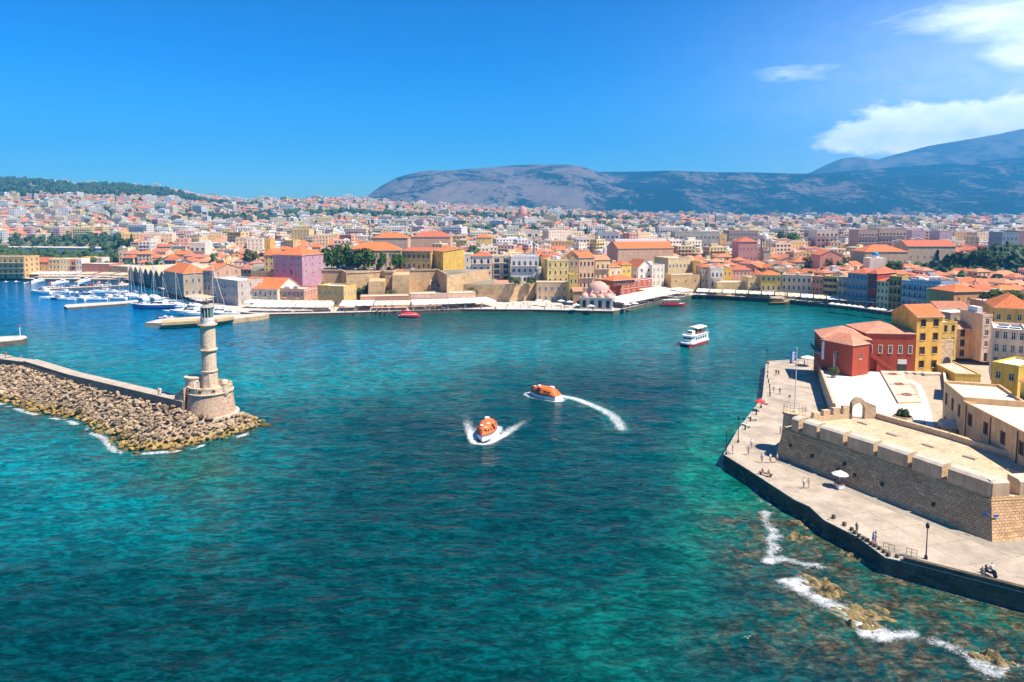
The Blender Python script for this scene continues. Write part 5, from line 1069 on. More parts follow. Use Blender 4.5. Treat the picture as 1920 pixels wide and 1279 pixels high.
def palm(label, p, h, group='trees around the harbour'):
    t = thing('palm_tree', label, 'palm tree', p, random.uniform(0, 6), group); b = MB(); b.tube((0, 0, -.1), (.2, .1, h), .22, 8, r1=.15); b.build('trunk', [mt_bark], t); b = MB()
    for k in range(22):
        a = k * 2.4; el = random.uniform(-.3, 1.0); L_ = random.uniform(1.8, 2.6); pr = None
        for i in range(6):
            s = i / 5; d = Vector((math.cos(a), math.sin(a), 0)); q = Vector((.2, .1, h)) + d * L_ * s * math.cos(el * .6) + Vector((0, 0, L_ * (math.sin(el) * s - .75 * s * s))); wd = Vector((-math.sin(a), math.cos(a), 0)) * .3 * (1 - s * .7)
            if pr: b.face([pr[0] - pr[1], pr[0] + pr[1], q + wd, q - wd])
            pr = (q, wd)
    b.build('crown', [lf[1]], t)
def TP(px_, py_, z): return G(px_, py_, z)
HT = 15.5
for lab, px_, py_, z, w, h, kd in [
    ('broad dark green tree at the left end of the hill top row', 604, 506, HT, 9, 9, 'round0'), ('full green tree second from left in the hill top row', 622, 505, HT, 9, 10, 'round0'), ('tallest broad green tree in the hill top row', 643, 504, HT, 10, 11, 'round0'), ('dense green tree in the middle of the hill top row', 663, 505, HT, 9.5, 10, 'round2'), ('wide green tree fifth in the hill top row', 684, 506, HT, 9.5, 10, 'round0'),
    ('small round tree before the hill top palace left window rows', 716, 507, HT, 5, 8, 'round0'), ('small leafy tree beside the olive ochre house', 745, 506, HT, 6, 7.5, 'round0'),
    ('low green tree below the lilac block', 515, 535, 7, 7, 8, 'round2'), ('dark bushy tree under the lilac facade', 548, 537, 6, 9, 8, 'round2'), ('dark spreading tree behind the salmon house', 572, 538, 6, 10, 8.5, 'round2'), ('dark tree behind the mustard house roof', 592, 538, 6, 8, 7.5, 'round2'),
    ('great plane tree towering over the town by the bell tower', 1474, 478, 5, 21, 19, 'round0'), ('left one of two plane trees behind the cream corner house', 1530, 512, 5, 14, 11, 'round1'), ('right one of two plane trees behind the cream corner house', 1561, 515, 5, 15, 12, 'round1'), ('dark tree left of the bell tower', 1410, 478, 5, 10, 10, 'round2'),
    ('green tree behind the market hall right end', 1302, 470, 6, 9, 9, 'round0'), ('tree left of the market hall', 1102, 468, 6, 12, 9, 'round0'),
    ('leafy tree behind the lilac block left side', 470, 497, 8, 9, 10, 'round1'), ('big dark tree by the bay villa left', 238, 478, 4, 16, 15, 'round2'), ('big dark tree by the bay villa right', 287, 476, 4, 17, 14, 'round2'), ('olive tree at the foot of the western roofs', 312, 478, 4, 13, 12, 'round1'),
    ('lone yellow green tree behind the arsenal left end', 218, 494, 3, 9, 7, 'round1'), ('round green tree in the western town centre', 425, 470, 6, 16, 9, 'round0'), ('dark cypress left of the coral gabled house', 1757, 500, 6, 6, 13, 'tall2'), ('cypress right of the grassy bastion', 1868, 490, 7, 6, 12, 'tall2'), ('dark tree on the slope of the grassy bastion', 1790, 505, 8, 12, 10, 'round2'), ('broad tree low on the grassy bastion', 1845, 508, 8, 15, 12, 'round2'), ('olive shrub tree on top of the grassy bastion', 1905, 480, 12, 12, 8, 'round1'),
    ('leafy tree right of the crimson house roof', 1678, 520, 6, 9, 9, 'round0'), ('tree crown behind the yellow rampart house', 890, 486, 8, 12, 9, 'round0'), ('green tree among red roofs right of the rampart', 932, 478, 8, 10, 9, 'round1'), ('dark tree left of the red roofed school', 748, 462, 10, 14, 11, 'round2'), ('wide tree above the long hill top palace', 770, 462, 10, 20, 11, 'round0')]:
    p = TP(px_, py_, z); tree(lab, p, w, h, kd)
for lab, x_, y_, z_, w_, h_ in (('round bush on the rubble below the yellow rampart house', 846, 556, 3, 5, 4), ('bush growing on the slope left of the shed house', 884, 556, 4, 5, 4), ('green bush hanging over the arched doorways', 965, 534, 10, 6, 3.5), ('second bush over the arched doorways', 996, 533, 10, 5, 3.5), ('bush at the foot of the rampart bastions', 730, 562, 3.5, 6, 4), ('green bush above the long pink restaurant', 800, 560, 3.5, 6, 3.5), ('leafy bush left of the rampart behind the mustard house', 612, 556, 4, 7, 6), ('broad bush between mustard house and rampart', 655, 560, 3, 7, 5.5), ('tall bush beside the square bastion', 681, 560, 3, 5, 5.5)): tree(lab, TP(x_, y_, z_), w_, h_, 'round1', name='bush', cat='bush', group='bushes under the rampart')
palm('palm tree standing before the hill top palace', G(637, 497, HT), 11)
palm('palm tree among roofs left of the lilac block', G(478, 500, 6), 9)
def far_trees():
    bm = bmesh.new(); bmesh.ops.create_icosphere(bm, subdivisions=2, radius=1); base = np.array([v.co[:] for v in bm.verts]); fc = np.array([[v.index for v in f.verts] for f in bm.faces]); bm.free()
    Vs, Fs = [], []; k = 0; r = np.random.RandomState(5)
    def add(x, y, z, w, h):
        nonlocal k
        d = 1 + r.uniform(-.38, .3, len(base)); v = base * d[:, None] * np.array([w, w, h]) + np.array([x, y, z + h * .7]); Vs.append(v); Fs.append(fc + k); k += len(base)
    for p, rx, ry in WOODS:
        n = int(min(330, rx * ry / (14 if p.y < 1000 else 75)))
        for i in range(n):
            a, q = r.uniform(0, 6.28), math.sqrt(r.rand()); x, y = p.x + rx * q * math.cos(a), p.y + ry * q * math.sin(a); z = ter(x, y)
            if z < .8: continue
            s = r.uniform(2.2, 4.2) * (1 if p.y < 1000 else 2.0); add(x, y, z, s, s * r.uniform(.8, 1.3))
    n = 0
    while n < 2900:
        y = 380 + 2500 * r.rand() ** 1.6; x = r.uniform(-.8, .8) * y; z = ter(x, y)
        if z < .8 or (x < -150 and y < 500): continue
        s = r.uniform(1.6, 3.8) * (1 if y < 900 else 1.5); add(x, y, z + r.uniform(0, 3), s, s * r.uniform(.8, 1.6)); n += 1
    V = np.concatenate(Vs); F = np.concatenate(Fs); me = bpy.data.meshes.new('distant_trees'); me.from_pydata(V.tolist(), [], F.tolist()); me.materials.append(leaf_mat('leaves_far', (.02, .045, .016), (.06, .10, .03))); tag(put('distant_trees', me), kind='stuff')
far_trees()
# ---------------------------------------------------------------- fortress promenade
FZ, CZ = 7.3, 5.0
st_fort = stone_mat('fortress_masonry', (.72, .45, .235), (.56, .345, .18), (.33, .20, .105), .62, .34, .22, mort=.035, stain=(.6, .53, .46), stain_amt=.5, bump=.8)
st_fort2 = stone_mat('fortress_pale_masonry', (.70, .52, .33), (.60, .44, .28), (.44, .32, .2), .6, .3, .3, mort=.02, stain=(.7, .64, .55), stain_amt=.5)
mt_seawall = stone_mat('dark_sea_wall', (.14, .115, .08), (.085, .07, .05), (.045, .038, .028), 1.4, .7, .5, mort=.02, stain=(.6, .62, .5), stain_amt=.7)
mt_slab = M_('promenade_slab', (.44, .365, .285), .9, .3, .3, bump=.25, bscale=4, detail=9, streak=.18)
mt_joint = M_('slab_joint', (.30, .26, .21), .95, .2, 1.0)
mt_roofpave = stone_mat('fortress_roof_paving', (.60, .48, .32), (.52, .415, .28), (.44, .35, .235), .5, .5, .35, mort=.02, bump=.25, stain=(.66, .6, .52), stain_amt=.5)
mt_white_pave = M_('white_courtyard_paving', (.76, .70, .60), .9, .08, .4, bump=.1)
mt_lane = stone_mat('lane_paving', (.50, .40, .29), (.44, .35, .26), (.36, .29, .21), .8, .8, .4, mort=.02, bump=.25, stain=(.8, .75, .7), stain_amt=.3)

def cut_slabs(poly, z, th, dirs, parent, name, mats, gap=.025, origin=(0, 0)):
    """real slabs: the polygon is cut along two sets of lines, every piece is an object with open joints"""
    bm = bmesh.new(); vs = [bm.verts.new((p[0], p[1], 0)) for p in poly]; bm.faces.new(vs)
    for ang, step in dirs:
        n = Vector((-math.sin(ang), math.cos(ang), 0)); ds = [n.dot(Vector((p[0] - origin[0], p[1] - origin[1], 0))) for p in poly]; k = math.ceil(min(ds) / step)
        while k * step < max(ds):
            bmesh.ops.bisect_plane(bm, geom=bm.verts[:] + bm.edges[:] + bm.faces[:], plane_co=Vector((origin[0], origin[1], 0)) + n * (k * step), plane_no=n); k += 1
    out = []
    for f in bm.faces:
        if f.calc_area() < .15: continue
        c = f.calc_center_median(); pts = []
        for v in f.verts:
            d = (v.co - c); L_ = max(d.length, .01); pts.append((d.x * (1 - gap / L_ * 1.4), d.y * (1 - gap / L_ * 1.4)))
        if f.normal.z < 0: pts.reverse()
        m = MB(); m.prism(pts, 0, th + random.uniform(-.008, .008), 0, bottom=False); out.append(m.build(name, mats, parent, loc=(c.x, c.y, z)))
    bm.free(); return out
def promenade():
    inner = poly_px([(2120, 1000), (2120, 760), (1760, 650), (1560, 650)], 2.1)
    poly = fort_edge + inner; m = MB(); m.prism(poly, -3, PZ - .06, 0, 1, bottom=False)
    o = m.build('promenade', [mt_seawall, mt_joint]); tag(o, kind='structure')
    d = Vector(fort_edge[7]) - Vector(fort_edge[4]); an = math.atan2(d.y, d.x)
    region = [tuple(p) for p in fort_edge[:-1]] + poly_px([(1960, 1050), (1862, 1030), (1640, 945), (1454, 866), (1480, 790), (1550, 775), (1522, 676)], 2.1)
    k = .985; bm_poly = region
    cut_slabs(bm_poly, PZ - .056, .056, [(an, 3.6), (an + math.pi / 2, 5.2)], o, 'slab', [mt_slab], .02, fort_edge[4])
    # raised kerb stones along the sea edge
    keys = {}
    for (ax, ay), (bx, by) in zip(fort_edge[:-2], fort_edge[1:-1]):
        L_ = math.dist((ax, ay), (bx, by)); n = max(1, int(L_ / 2.4)); aa = math.atan2(by - ay, bx - ax)
        for i in range(n):
            key = round(L_ / n, 2)
            if key not in keys: b = MB(); b.box(-key / 2 + .015, key / 2 - .015, -.06, .75, 0, .12); keys[key] = b.mesh('kerb_stone', [M_('kerb_stone_grey', (.40, .35, .28), .92, .3, 1.2, bump=.3)])
            t = (i + .5) / n; put('kerb_stone', keys[key], o, (ax + (bx - ax) * t, ay + (by - ay) * t, PZ + .012), aa)
    # parapet of the near stretch
    m = MB()
    for a, b in zip(fort_edge[11:-1], fort_edge[12:]):
        L_ = math.dist(a, b); aa = math.atan2(b[1] - a[1], b[0] - a[0]); mx = ((a[0] + b[0]) / 2, (a[1] + b[1]) / 2); m.obox((mx[0] - math.sin(aa) * .28, mx[1] + math.cos(aa) * .28), aa, L_ / 2, .3, -2, PZ + .62)
    w = m.build('sea_parapet', [mt_seawall]); tag(w, 'low dark parapet wall along the near promenade edge', 'parapet wall')
promenade()

def fortress():
    root = thing('sea_fortress', 'long battlemented sea fortress of weathered brown stone blocks', 'fortress', (0, 0, 0))
    base = [Vector(G(a, b, PZ)[:2]) for a, b in [(1453, 854), (1642, 932.5), (1861, 1017), (1990, 1004)]]
    top = [Vector(G(a, b, FZ)[:2]) for a, b in [(1470, 800), (1642, 856), (1859, 932), (1990, 925)]]
    backR = [Vector(G(a, b, FZ)[:2]) for a, b in [(2010, 893), (1920, 866), (1780, 822), (1641, 783), (1597, 783), (1524, 790)]]
    P3 = lambda p, z: (p.x, p.y, z)
    m = MB(); u = 0
    for i in range(3):
        a, b, c, d = base[i], base[i + 1], top[i + 1], top[i]; L_ = (b - a).length
        n = 5
        for k in range(n):
            z0, z1 = PZ - .5 + (FZ - PZ + .5) * k / n, PZ - .5 + (FZ - PZ + .5) * (k + 1) / n; f0, f1 = k / n, (k + 1) / n
            m.face([P3(a.lerp(d, f0), z0), P3(b.lerp(c, f0), z0), P3(b.lerp(c, f1), z1), P3(a.lerp(d, f1), z1)], 0, [(u, z0), (u + L_, z0), (u + L_, z1), (u, z1)])
        u += L_
    # left end wall up to the round bastion
    e0, e1 = base[0], Vector(G(1500, 800, PZ)[:2]); m.face([P3(e1, PZ - .5), P3(e0, PZ - .5), P3(top[0], FZ), P3(backR[-1], FZ)], 0, [(0, PZ), (5, PZ), (5, FZ), (0, FZ)])
    m.face([P3(backR[3], 2), P3(backR[-1], 2), P3(backR[-1], FZ), P3(backR[3], FZ)])
    m.build('wall', [st_fort], root)
    pl = top + backR; m = MB(); m.prism([tuple(p) for p in pl], FZ - .4, FZ - .02, 0, 0, bottom=False); m.build('roof_terrace', [mt_roofpave], root)
    # cordon
    m = MB()
    for a, b in zip(top[:-1], top[1:]):
        d = (b - a); aa = math.atan2(d.y, d.x); c = (a + b) / 2 - Vector((-d.y, d.x)).normalized() * .08
        for q in range(3): m.obox(c, aa, d.length / 2, .14, FZ - .55 - q * .42, FZ - .38 - q * .42)
    m.build('cordon', [st_fort], root)
    # merlons
    def merlon(a, b, hgt=2.2, th=2.1):
        d = (b - a); L_ = d.length; aa = math.atan2(d.y, d.x); m = MB()
        prof = [(0, 0), (th, 0), (th, hgt), (.45, hgt - .05), (0, hgt - .35)]; n = len(prof)
        A_ = [(0.0, y, z) for y, z in prof]; B_ = [(L_, y, z) for y, z in prof]
        m.face(A_[::-1], 1); m.face(B_, 1)
        for i in range(n): j = (i + 1) % n; m.face([A_[i], A_[j], B_[j], B_[i]], 2 if i in (2, 3) else 0)
        m.build('merlon', [M_('merlon_plaster', (.64, .42, .26), .95, .25, .5, streak=.3), st_fort2, M_('merlon_top', (.55, .47, .37), .95, .2, .6)], root, loc=(a.x, a.y, FZ - .018), rz=aa)
    def on_top(px_):
        best = None
        for a, b in zip(top[:-1], top[1:]):
            for k in range(201):
                p = a.lerp(b, k / 200); q = PX((p.x, p.y, FZ)); d = abs(q[0] - px_)
                if best is None or d < best[0]: best = (d, p)
        return best[1]
    for x0, x1 in ((1484, 1497), (1505, 1531), (1537, 1580), (1588, 1637), (1645, 1701), (1709, 1765), (1776, 1858)): merlon(on_top(x0), on_top(x1))
    merlon(on_top(1860), on_top(1892)); merlon(on_top(1912), on_top(1980))
    # back parapet
    m = MB(); 
    for a, b in zip(backR[:3], backR[1:4]):
        d = (b - a); aa = math.atan2(d.y, d.x); m.obox((a + b) / 2, aa, d.length / 2 + .1, .38, FZ - 2.5, FZ + .95)
    m.build('back_parapet', [st_fort2], root)
    # crenellated wall towards the round bastion
    a, b = Vector(G(1524, 792, FZ)[:2]), Vector(G(1597, 785, FZ)[:2]); d = b - a; aa = math.atan2(d.y, d.x); L_ = d.length
    m = MB(); m.box(0, L_, 0, .7, -4, 1.0)
    for q in range(4): m.box(L_ * (.02 + .25 * q), L_ * (.02 + .25 * q + .17), 0, .7, 1.003, 1.75 + .25 * q)
    m.build('crenel_wall', [st_fort2], root, loc=(a.x, a.y, FZ - .018), rz=aa)
    # gate arch
    a, b = Vector(G(1597, 786, FZ)[:2]), Vector(G(1642, 785, FZ)[:2]); d = b - a; aa = math.atan2(d.y, d.x); L_ = d.length; m = MB(); w = L_ * .52; r = w / 2; x0 = .1; cxx = x0 + r; zc = 1.75; n = 12
    arc = [(cxx - r * math.cos(math.pi * k / n), zc + r * math.sin(math.pi * k / n)) for k in range(n + 1)]; pk = cxx; top_l = [(0, 3.0), (pk - 1.0, 3.35), (pk - .5, 3.9), (pk, 4.1), (pk + .5, 3.9), (pk + 1.0, 3.4), (L_ * .72, 2.9), (L_, 2.4)]
    front = [(0, 0), (x0, 0)] + arc + [(x0 + w, 0), (L_, 0)] + top_l[::-1]
    def strip(y, flip):
        # quads between the arch and the outline
        o_ = [(0, 0)] + [(0, zc)] ; 
        pts = [(x0, 0)] + arc + [(x0 + w, 0)]
        outer = []
        for (x, z) in pts:
            if z <= 0.001: outer.append((0 if x < cxx else L_, 0))
            else:
                t = (x - x0) / w; X = L_ * t if True else x; outer.append((X, float(np.interp(X, [q[0] for q in top_l], [q[1] for q in top_l]))))
        for i in range(len(pts) - 1):
            f_ = [(pts[i][0], y, pts[i][1]), (pts[i + 1][0], y, pts[i + 1][1]), (outer[i + 1][0], y, outer[i + 1][1]), (outer[i][0], y, outer[i][1])]; m.face(f_ if flip else f_[::-1])
        return pts, outer
    pts, outer = strip(0, False); strip(.9, True)
    for L in (pts, outer):
        for (p, q) in zip(L[:-1], L[1:]): m.face([(p[0], 0, p[1]), (q[0], 0, q[1]), (q[0], .9, q[1]), (p[0], .9, p[1])])
    m.face([(L_, 0, 0), (L_, .9, 0), (L_, .9, 2.4), (L_, 0, 2.4)]); m.face([(0, .9, 0), (0, 0, 0), (0, 0, 3), (0, .9, 3)])
    m.build('gate_arch', [st_fort2], root, loc=(a.x, a.y, FZ - .018), rz=aa)
    # round bastion with railing
    c = G(1490, 772, 9.3); m = MB(); m.lathe([(2.3, PZ - .5 - c.z), (1.95, -2.2), (1.85, -.5), (2.05, -.45), (2.05, 0)], 20); m.build('round_bastion', [st_fort2], root, loc=c)
    rl = MB(); n = 16
    for k in range(n):
        t = 2 * math.pi * k / n; t1 = 2 * math.pi * (k + 1) / n; x, y = 1.9 * math.cos(t), 1.9 * math.sin(t); rl.tube((x, y, 0), (x, y, 1.1), .02, 4)
        for z in (.55, 1.1): rl.tube((x, y, z), (1.9 * math.cos(t1), 1.9 * math.sin(t1), z), .02, 4)
    rl.build('railing', [mt_iron], root, loc=(c.x, c.y, c.z + .002))
    # steps down from the bastion
    s = MB()
    for k in range(7): s.box(0, 1.6, .35 * k, .35 * (k + 1) - .004, -2.0, -.28 * k)
    s.build('stairs', [st_fort2], root, loc=(c.x + 1.2, c.y - 3.2, c.z - .1), rz=2.6)
    # roof hatches: low kerbs with dark panes
    hs = MB(); hs.box(-.95, .95, -.6, .6, 0, .22, 0); hs.box(-.82, .82, -.47, .47, .222, .25, 1); hm = hs.mesh('roof_hatch', [mt_roofpave, M_('hatch_grey', (.42, .37, .29), .7, .2, 2)])
    ang = math.atan2((top[1] - top[0]).y, (top[1] - top[0]).x)
    for px_, py_ in ((1561, 803), (1620, 794), (1617, 820), (1675, 815), (1681, 842), (1743, 836), (1748, 863), (1820, 858), (1828, 888), (1905, 884), (1899, 912)):
        p = G(px_, py_, FZ); put('roof_hatch', hm, root, (p.x, p.y, FZ - .017), ang)
    # drainage slits in the big wall
    for f_, z in ((.07, 4.4), (.2, 4.0), (.345, 3.4), (.37, 4.6), (.43, 3.6), (.56, 3.7), (.78, 3.6)):
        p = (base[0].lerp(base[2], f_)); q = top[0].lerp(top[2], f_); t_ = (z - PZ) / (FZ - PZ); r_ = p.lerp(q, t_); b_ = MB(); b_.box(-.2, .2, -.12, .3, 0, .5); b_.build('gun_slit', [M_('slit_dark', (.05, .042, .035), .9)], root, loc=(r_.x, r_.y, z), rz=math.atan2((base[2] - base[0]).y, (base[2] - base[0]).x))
    # street name plates on the near corner
    for dx in (-.75, .45):
        p = base[2].lerp(top[2], .55); b_ = MB(); b_.box(-.35, .35, -.12, -.06, 0, .32); b_.build('wall_plate', [M_('blue_enamel', (.03, .12, .45), .4)], root, loc=(p.x + (dx if dx > 0 else dx * .75), p.y + (.0 if dx > 0 else .42), 5.0), rz=(math.atan2((base[3] - base[2]).y, (base[3] - base[2]).x) if dx > 0 else math.atan2((base[2] - base[1]).y, (base[2] - base[1]).x)))
    return c
bastion_c = fortress()

def courtyard():
    pts = poly_px([(1538, 692), (1566, 763), (1598, 782), (1642, 784), (1790, 830), (1960, 905), (2300, 905), (2300, 640), (1790, 640), (1700, 655), (1560, 655)], CZ)
    m = MB(); m.prism(pts, 1.5, CZ - .05, 0, 1, bottom=False); o = m.build('courtyard', [st_fort2, mt_lane]); tag(o, kind='structure')
    wp = poly_px([(1541, 694), (1569, 764), (1602, 781), (1640, 782), (1732, 793), (1733, 757), (1725, 752), (1690, 697), (1640, 694), (1598, 706)], CZ)
    m = MB(); m.prism(wp, -.04, .06, 0, 0, bottom=False); m.build('white_plaza', [mt_white_pave], o, loc=(0, 0, CZ))
    # low white wall in front of the museum wing, coping of the retaining wall
    a, b = G(1539, 692, CZ), G(1566, 763, CZ); d = b - a; aa = math.atan2(d.y, d.x); m = MB(); m.box(0, d.length, -.45, .05, -2.9, .75); r = m.build('retaining_wall', [st_fort2], loc=a, rz=aa); tag(r, 'long sloping retaining wall between promenade and white courtyard', 'wall')
    for q in (.42, .6, .78): bb = MB(); bb.box(-.15, .15, -.52, -.44, 0, .3); bb.build('drain_outlet', [mt_white], r, loc=(d.length * q, 0, -.9))
    # planted panel with three round beds
    pp = poly_px([(1650, 697), (1688, 699), (1728, 757), (1684, 758)], CZ); c = Vector((sum(p[0] for p in pp) / 4, sum(p[1] for p in pp) / 4)); m = MB(); m.prism([(p[0] - c.x, p[1] - c.y) for p in pp], .01, .42, 0, 1)
    t = thing('raised_bed', 'raised rectangular courtyard bed with three round well heads', 'raised bed', (c.x, c.y, CZ)); m.build('kerb', [st_fort2, M_('pink_gravel', (.60, .47, .38), .95, .15, 2, bump=.3)], t)
    for px_, py_ in ((1674, 705), (1686, 724), (1700, 744)):
        p = G(px_, py_, CZ); b = MB(); b.lathe([(1.0, .422), (1.05, .62), (.8, .62), (.78, .43)], 14); b.box(-2.2, 2.2, -.18, .18, .424, .5); b.build('well_head', [M_('terracotta_ring', (.40, .20, .13), .9)], t, loc=(p.x - c.x, p.y - c.y, 0))
    # bench-like low walls and shrub bed
    t = thing('round_planter', 'low round planter with a clipped green shrub in the courtyard', 'planter', G(1693, 783, CZ + .06)); b = MB(); b.lathe([(1.75, 0), (1.75, .4), (1.55, .4), (1.5, .3)], 18); b.face([(1.5 * math.cos(a), 1.5 * math.sin(a), .3) for a in [k * math.pi / 9 for k in range(18)]]); b.build('kerb', [st_fort2], t)
    put('shrub', CR['round0'][0], t, (0, 0, -.25), scale=(1.35, 1.35, 1.7))
    for lab, px_, py_, w, h in (('upright green shrub in a pot by the museum corner', 1563, 708, 1.3, 2.2),):
        t = thing('potted_shrub', lab, 'shrub', G(px_, py_, CZ + .06)); b = MB(); b.lathe([(.5, 0), (.6, .5), (.5, .5)], 12); b.build('pot', [st_fort2], t); put('crown', CR['round1'][1], t, (0, 0, .1), scale=(w, w, h))
    # pale curved path of the lane, and the stair side wall
    m = MB(); L_ = [G(a, b, CZ) for a, b in ((1704, 712), (1722, 722), (1732, 745), (1740, 775), (1745, 806))]
    for a, b in zip(L_[:-1], L_[1:]): m.face([(a.x - .7, a.y, 0), (b.x - .7, b.y, 0), (b.x + .7, b.y, 0), (a.x + .7, a.y, 0)][::1])
    m.build('pale_path', [mt_white_pave], o, loc=(0, 0, CZ - .044))
    a, b = G(1768, 690, CZ), G(1779, 772, CZ); d = b - a; m = MB(); m.box(0, d.length, -.25, .25, -.1, 1.0); tag(m.build('stair_wall', [M_('pale_wall', (.62, .53, .42), .9, .15, 1)], loc=a, rz=math.atan2(d.y, d.x)), 'low pale side wall running down the fortress lane', 'wall')
    for q in range(4):
        p = G(1700 + 16 * q, 698 + 2 * q, CZ); m = MB(); m.box(-2.2, 2.2, -.8, .8, -.02, .16 * (q + 1)); tag(m.build('stone_step', [M_('pale_wall', (.62, .53, .42), .9, .15, 1)], loc=(p.x, p.y + q * .1, CZ - .046)), ['lowest', 'second', 'third', 'topmost'][q] + ' broad pale step below the yellow building', 'step', 'courtyard steps')
courtyard()

# ---------------------------------------------------------------- museum and the houses beside it
RED = M_('museum_red', (.40, .075, .036), .85, .10, .6, streak=.15); MROOF = tile_mat('museum_roof_tiles', (.70, .31, .20))
TILE.append(MROOF)
GM = dict(group='buildings around the fortress court')
def museum_extra(t, W, D, h):
    b = MB(); b.box(.25, .95, -.09, -.006, h * .35, h - .5); b.build('banner', [mt_white], t)
    for k in range(2): q = MB(); q.tube((W * .52 + k * .35, -1.2, 0), (W * .52 + k * .35, -1.2, 5.2 - k), .05, 6); q.build('flag_staff', [mt_white], t)
bp('projecting wing of the red museum with blank wall and salmon roof', 1538, 693, 1597, 707, CZ, 636, 6.0, RED, roof='hip', tile=4, rows=1, cols=1, rcols=1, sill=4.2, win=(.9, 1.3, 'p'), rise=2.0, door=False, extra=museum_extra, oh=.25, sub=2.5, name='museum_wing', cat='museum', **GM)
building('sea facing wing of the red museum with wooden balcony windows', G(1526, 676, CZ), G(1538, 693, CZ), 11.5, CZ, ZAT(628, 176) - CZ, RED, roof='hip', tile=4, rows=2, cols=3, win=(1.2, 1.9, 'pr'), rise=2.4, door=False, oh=.25, sub=3, balcony=[1], name='museum_wing', cat='museum', **GM)
def stair_extra(t, W, D, h):
    L_ = W * .55; hz = 4.6; w = 1.5; s = MB(); n = 14
    for k in range(n): x0 = L_ * k / n; x1 = L_ * (k + 1) / n - .004; s.box(x0, x1, -w, -.02, -.05 if k > 4 else max(0, hz * (1 - k / n) - .55), hz * (1 - k / n))
    st = s.build('stairs', [RED], t); p = MB(); p.face([(0, -w - .12, hz), (L_, -w - .12, 0), (L_, -w - .12, 1.0), (0, -w - .12, hz + 1.0)]); p.face([(0, -w, hz), (0, -w, hz + 1), (L_, -w, 1.0), (L_, -w, 0)]); p.face([(0, -w - .12, hz + 1), (L_, -w - .12, 1), (L_, -w, 1), (0, -w, hz + 1)]); p.build('stair_parapet', [RED], st)
    b = MB(); b.box(W * .66, W * .84, -.05, .05, 1.9, 3.1); b.build('sign_board', [mt_white], t)
    b = MB(); b.box(W * .655, W * .845, -.04, .04, .02, 1.85); b.build('glass_door', [mt_glass], t)
bp('long red museum building with five tall windows and outside stairs', 1621, 695, 1714, 697, CZ, 624, 13, RED, roof='hip', tile=4, rows=1, cols=5, win=(.8, 2.0, 't'), rise=2.1, door=False, sill=4.6, extra=stair_extra, oh=.25, name='museum', cat='museum', **GM)
st_yel = plaster((.68, .46, .11))
bp('tall mustard house with stone framed windows right of the museum', 1715, 697, 1762, 695, CZ, 594, 9, st_yel, roof='gable', tile=0, rows=4, cols=2, rcols=2, win=(1.2, 1.7, 'tr'), rise=2.6, door=False, oh=.4, **GM)
def arch_extra(t, W, D, h):
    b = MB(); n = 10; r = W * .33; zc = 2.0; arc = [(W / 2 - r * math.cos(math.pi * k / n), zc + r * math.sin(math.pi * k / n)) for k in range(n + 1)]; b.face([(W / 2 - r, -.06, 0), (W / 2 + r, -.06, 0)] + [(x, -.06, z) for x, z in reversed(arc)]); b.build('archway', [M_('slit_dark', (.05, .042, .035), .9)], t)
    b = MB()
    for (x0, z0), (x1, z1) in zip(arc[:-1], arc[1:]): k = 1.22; f_ = lambda x, z: (W / 2 + (x - W / 2) * k, -.12, zc + (z - zc) * k); b.face([(x0, -.12, z0), (x1, -.12, z1), f_(x1, z1), f_(x0, z0)])
    b.build('arch_surround', [st_fort2], t)
bp('stone gatehouse with dark archway between mustard house and lane', 1762, 694, 1785, 692, CZ, 641, 7, st_fort2, rows=1, cols=0, door=False, extra=arch_extra, parapet=.5, **GM)
bp('small olive yellow house with one window above the gatehouse', 1763, 676, 1791, 675, 6, 606, 8, plaster((.56, .45, .13)), rows=3, cols=2, rcols=0, win=(1.0, 1.8, 'pr'), door=False, parapet=.3, rooftop=2, **GM)
bp('apricot house with shallow orange roof above the stepped terraces', 1791, 672, 1838, 672, 6, 616, 9, plaster((.66, .42, .24)), roof='hip', tile=2, rows=3, cols=2, win=(1.3, 1.9, 'pr'), rise=1.5, door=False, **GM)
bp('rough stone ruin wall house behind the olive yellow house', 1779, 656, 1832, 652, 6, 588, 7, st_grey, rows=3, cols=3, win=(.8, 1.2, 'p'), door=False, parapet=.2, **GM)
bp('orange roofed house behind the mustard house', 1762, 640, 1820, 640, 5, 584, 11, plaster((.60, .46, .30)), roof='gable', tile=3, rows=3, cols=3, rise=2.6, **GM)
bp('narrow grey rendered tower house with satellite dish', 1838, 678, 1856, 678, 6, 594, 9, plaster((.66, .54, .44)), rows=4, cols=1, rooftop=1, **GM)
bp('low yellow walled annex with pink flat roofs stepping up the lane', 1790, 722, 1838, 724, 4, 701, 14, plaster((.60, .48, .13)), rows=2, cols=0, parapet=.15, flatmat=M_('pink_roof_screed', (.60, .43, .35), .9, .15, .8), door=False, rooftop=0, **GM)
building('northern beige barracks with tall narrow windows and arched porch', Vector((82.5, 128)), Vector((78.6, 116.5)), 9, 3.6, 9.2, plaster((.68, .50, .30)), rows=2, cols=3, win=(.95, 2.0, 'tr'), flatmat=mt_cream, parapet=.35, door=False, name='barracks', cat='barracks', **GM)
building('southern beige barracks with drainpipes along the fortress lane', Vector((78.5, 116.3)), Vector((75.0, 88)), 13, 3.6, 8.6, plaster((.66, .48, .29)), rows=2, cols=6, win=(1.0, 1.9, 'tr'), flatmat=mt_cream, parapet=.35, door=False, name='barracks', cat='barracks', rooftop=0, extra=lambda t, W, D, h: [(lambda b: (b.tube((x, -.1, 0), (x, -.1, h), .07, 6), b.build('drainpipe', [M_('slit_dark', (.05, .042, .035), .9)], t)))(MB()) for x in (1.2, W * .3, W * .55, W * .8)], **GM)
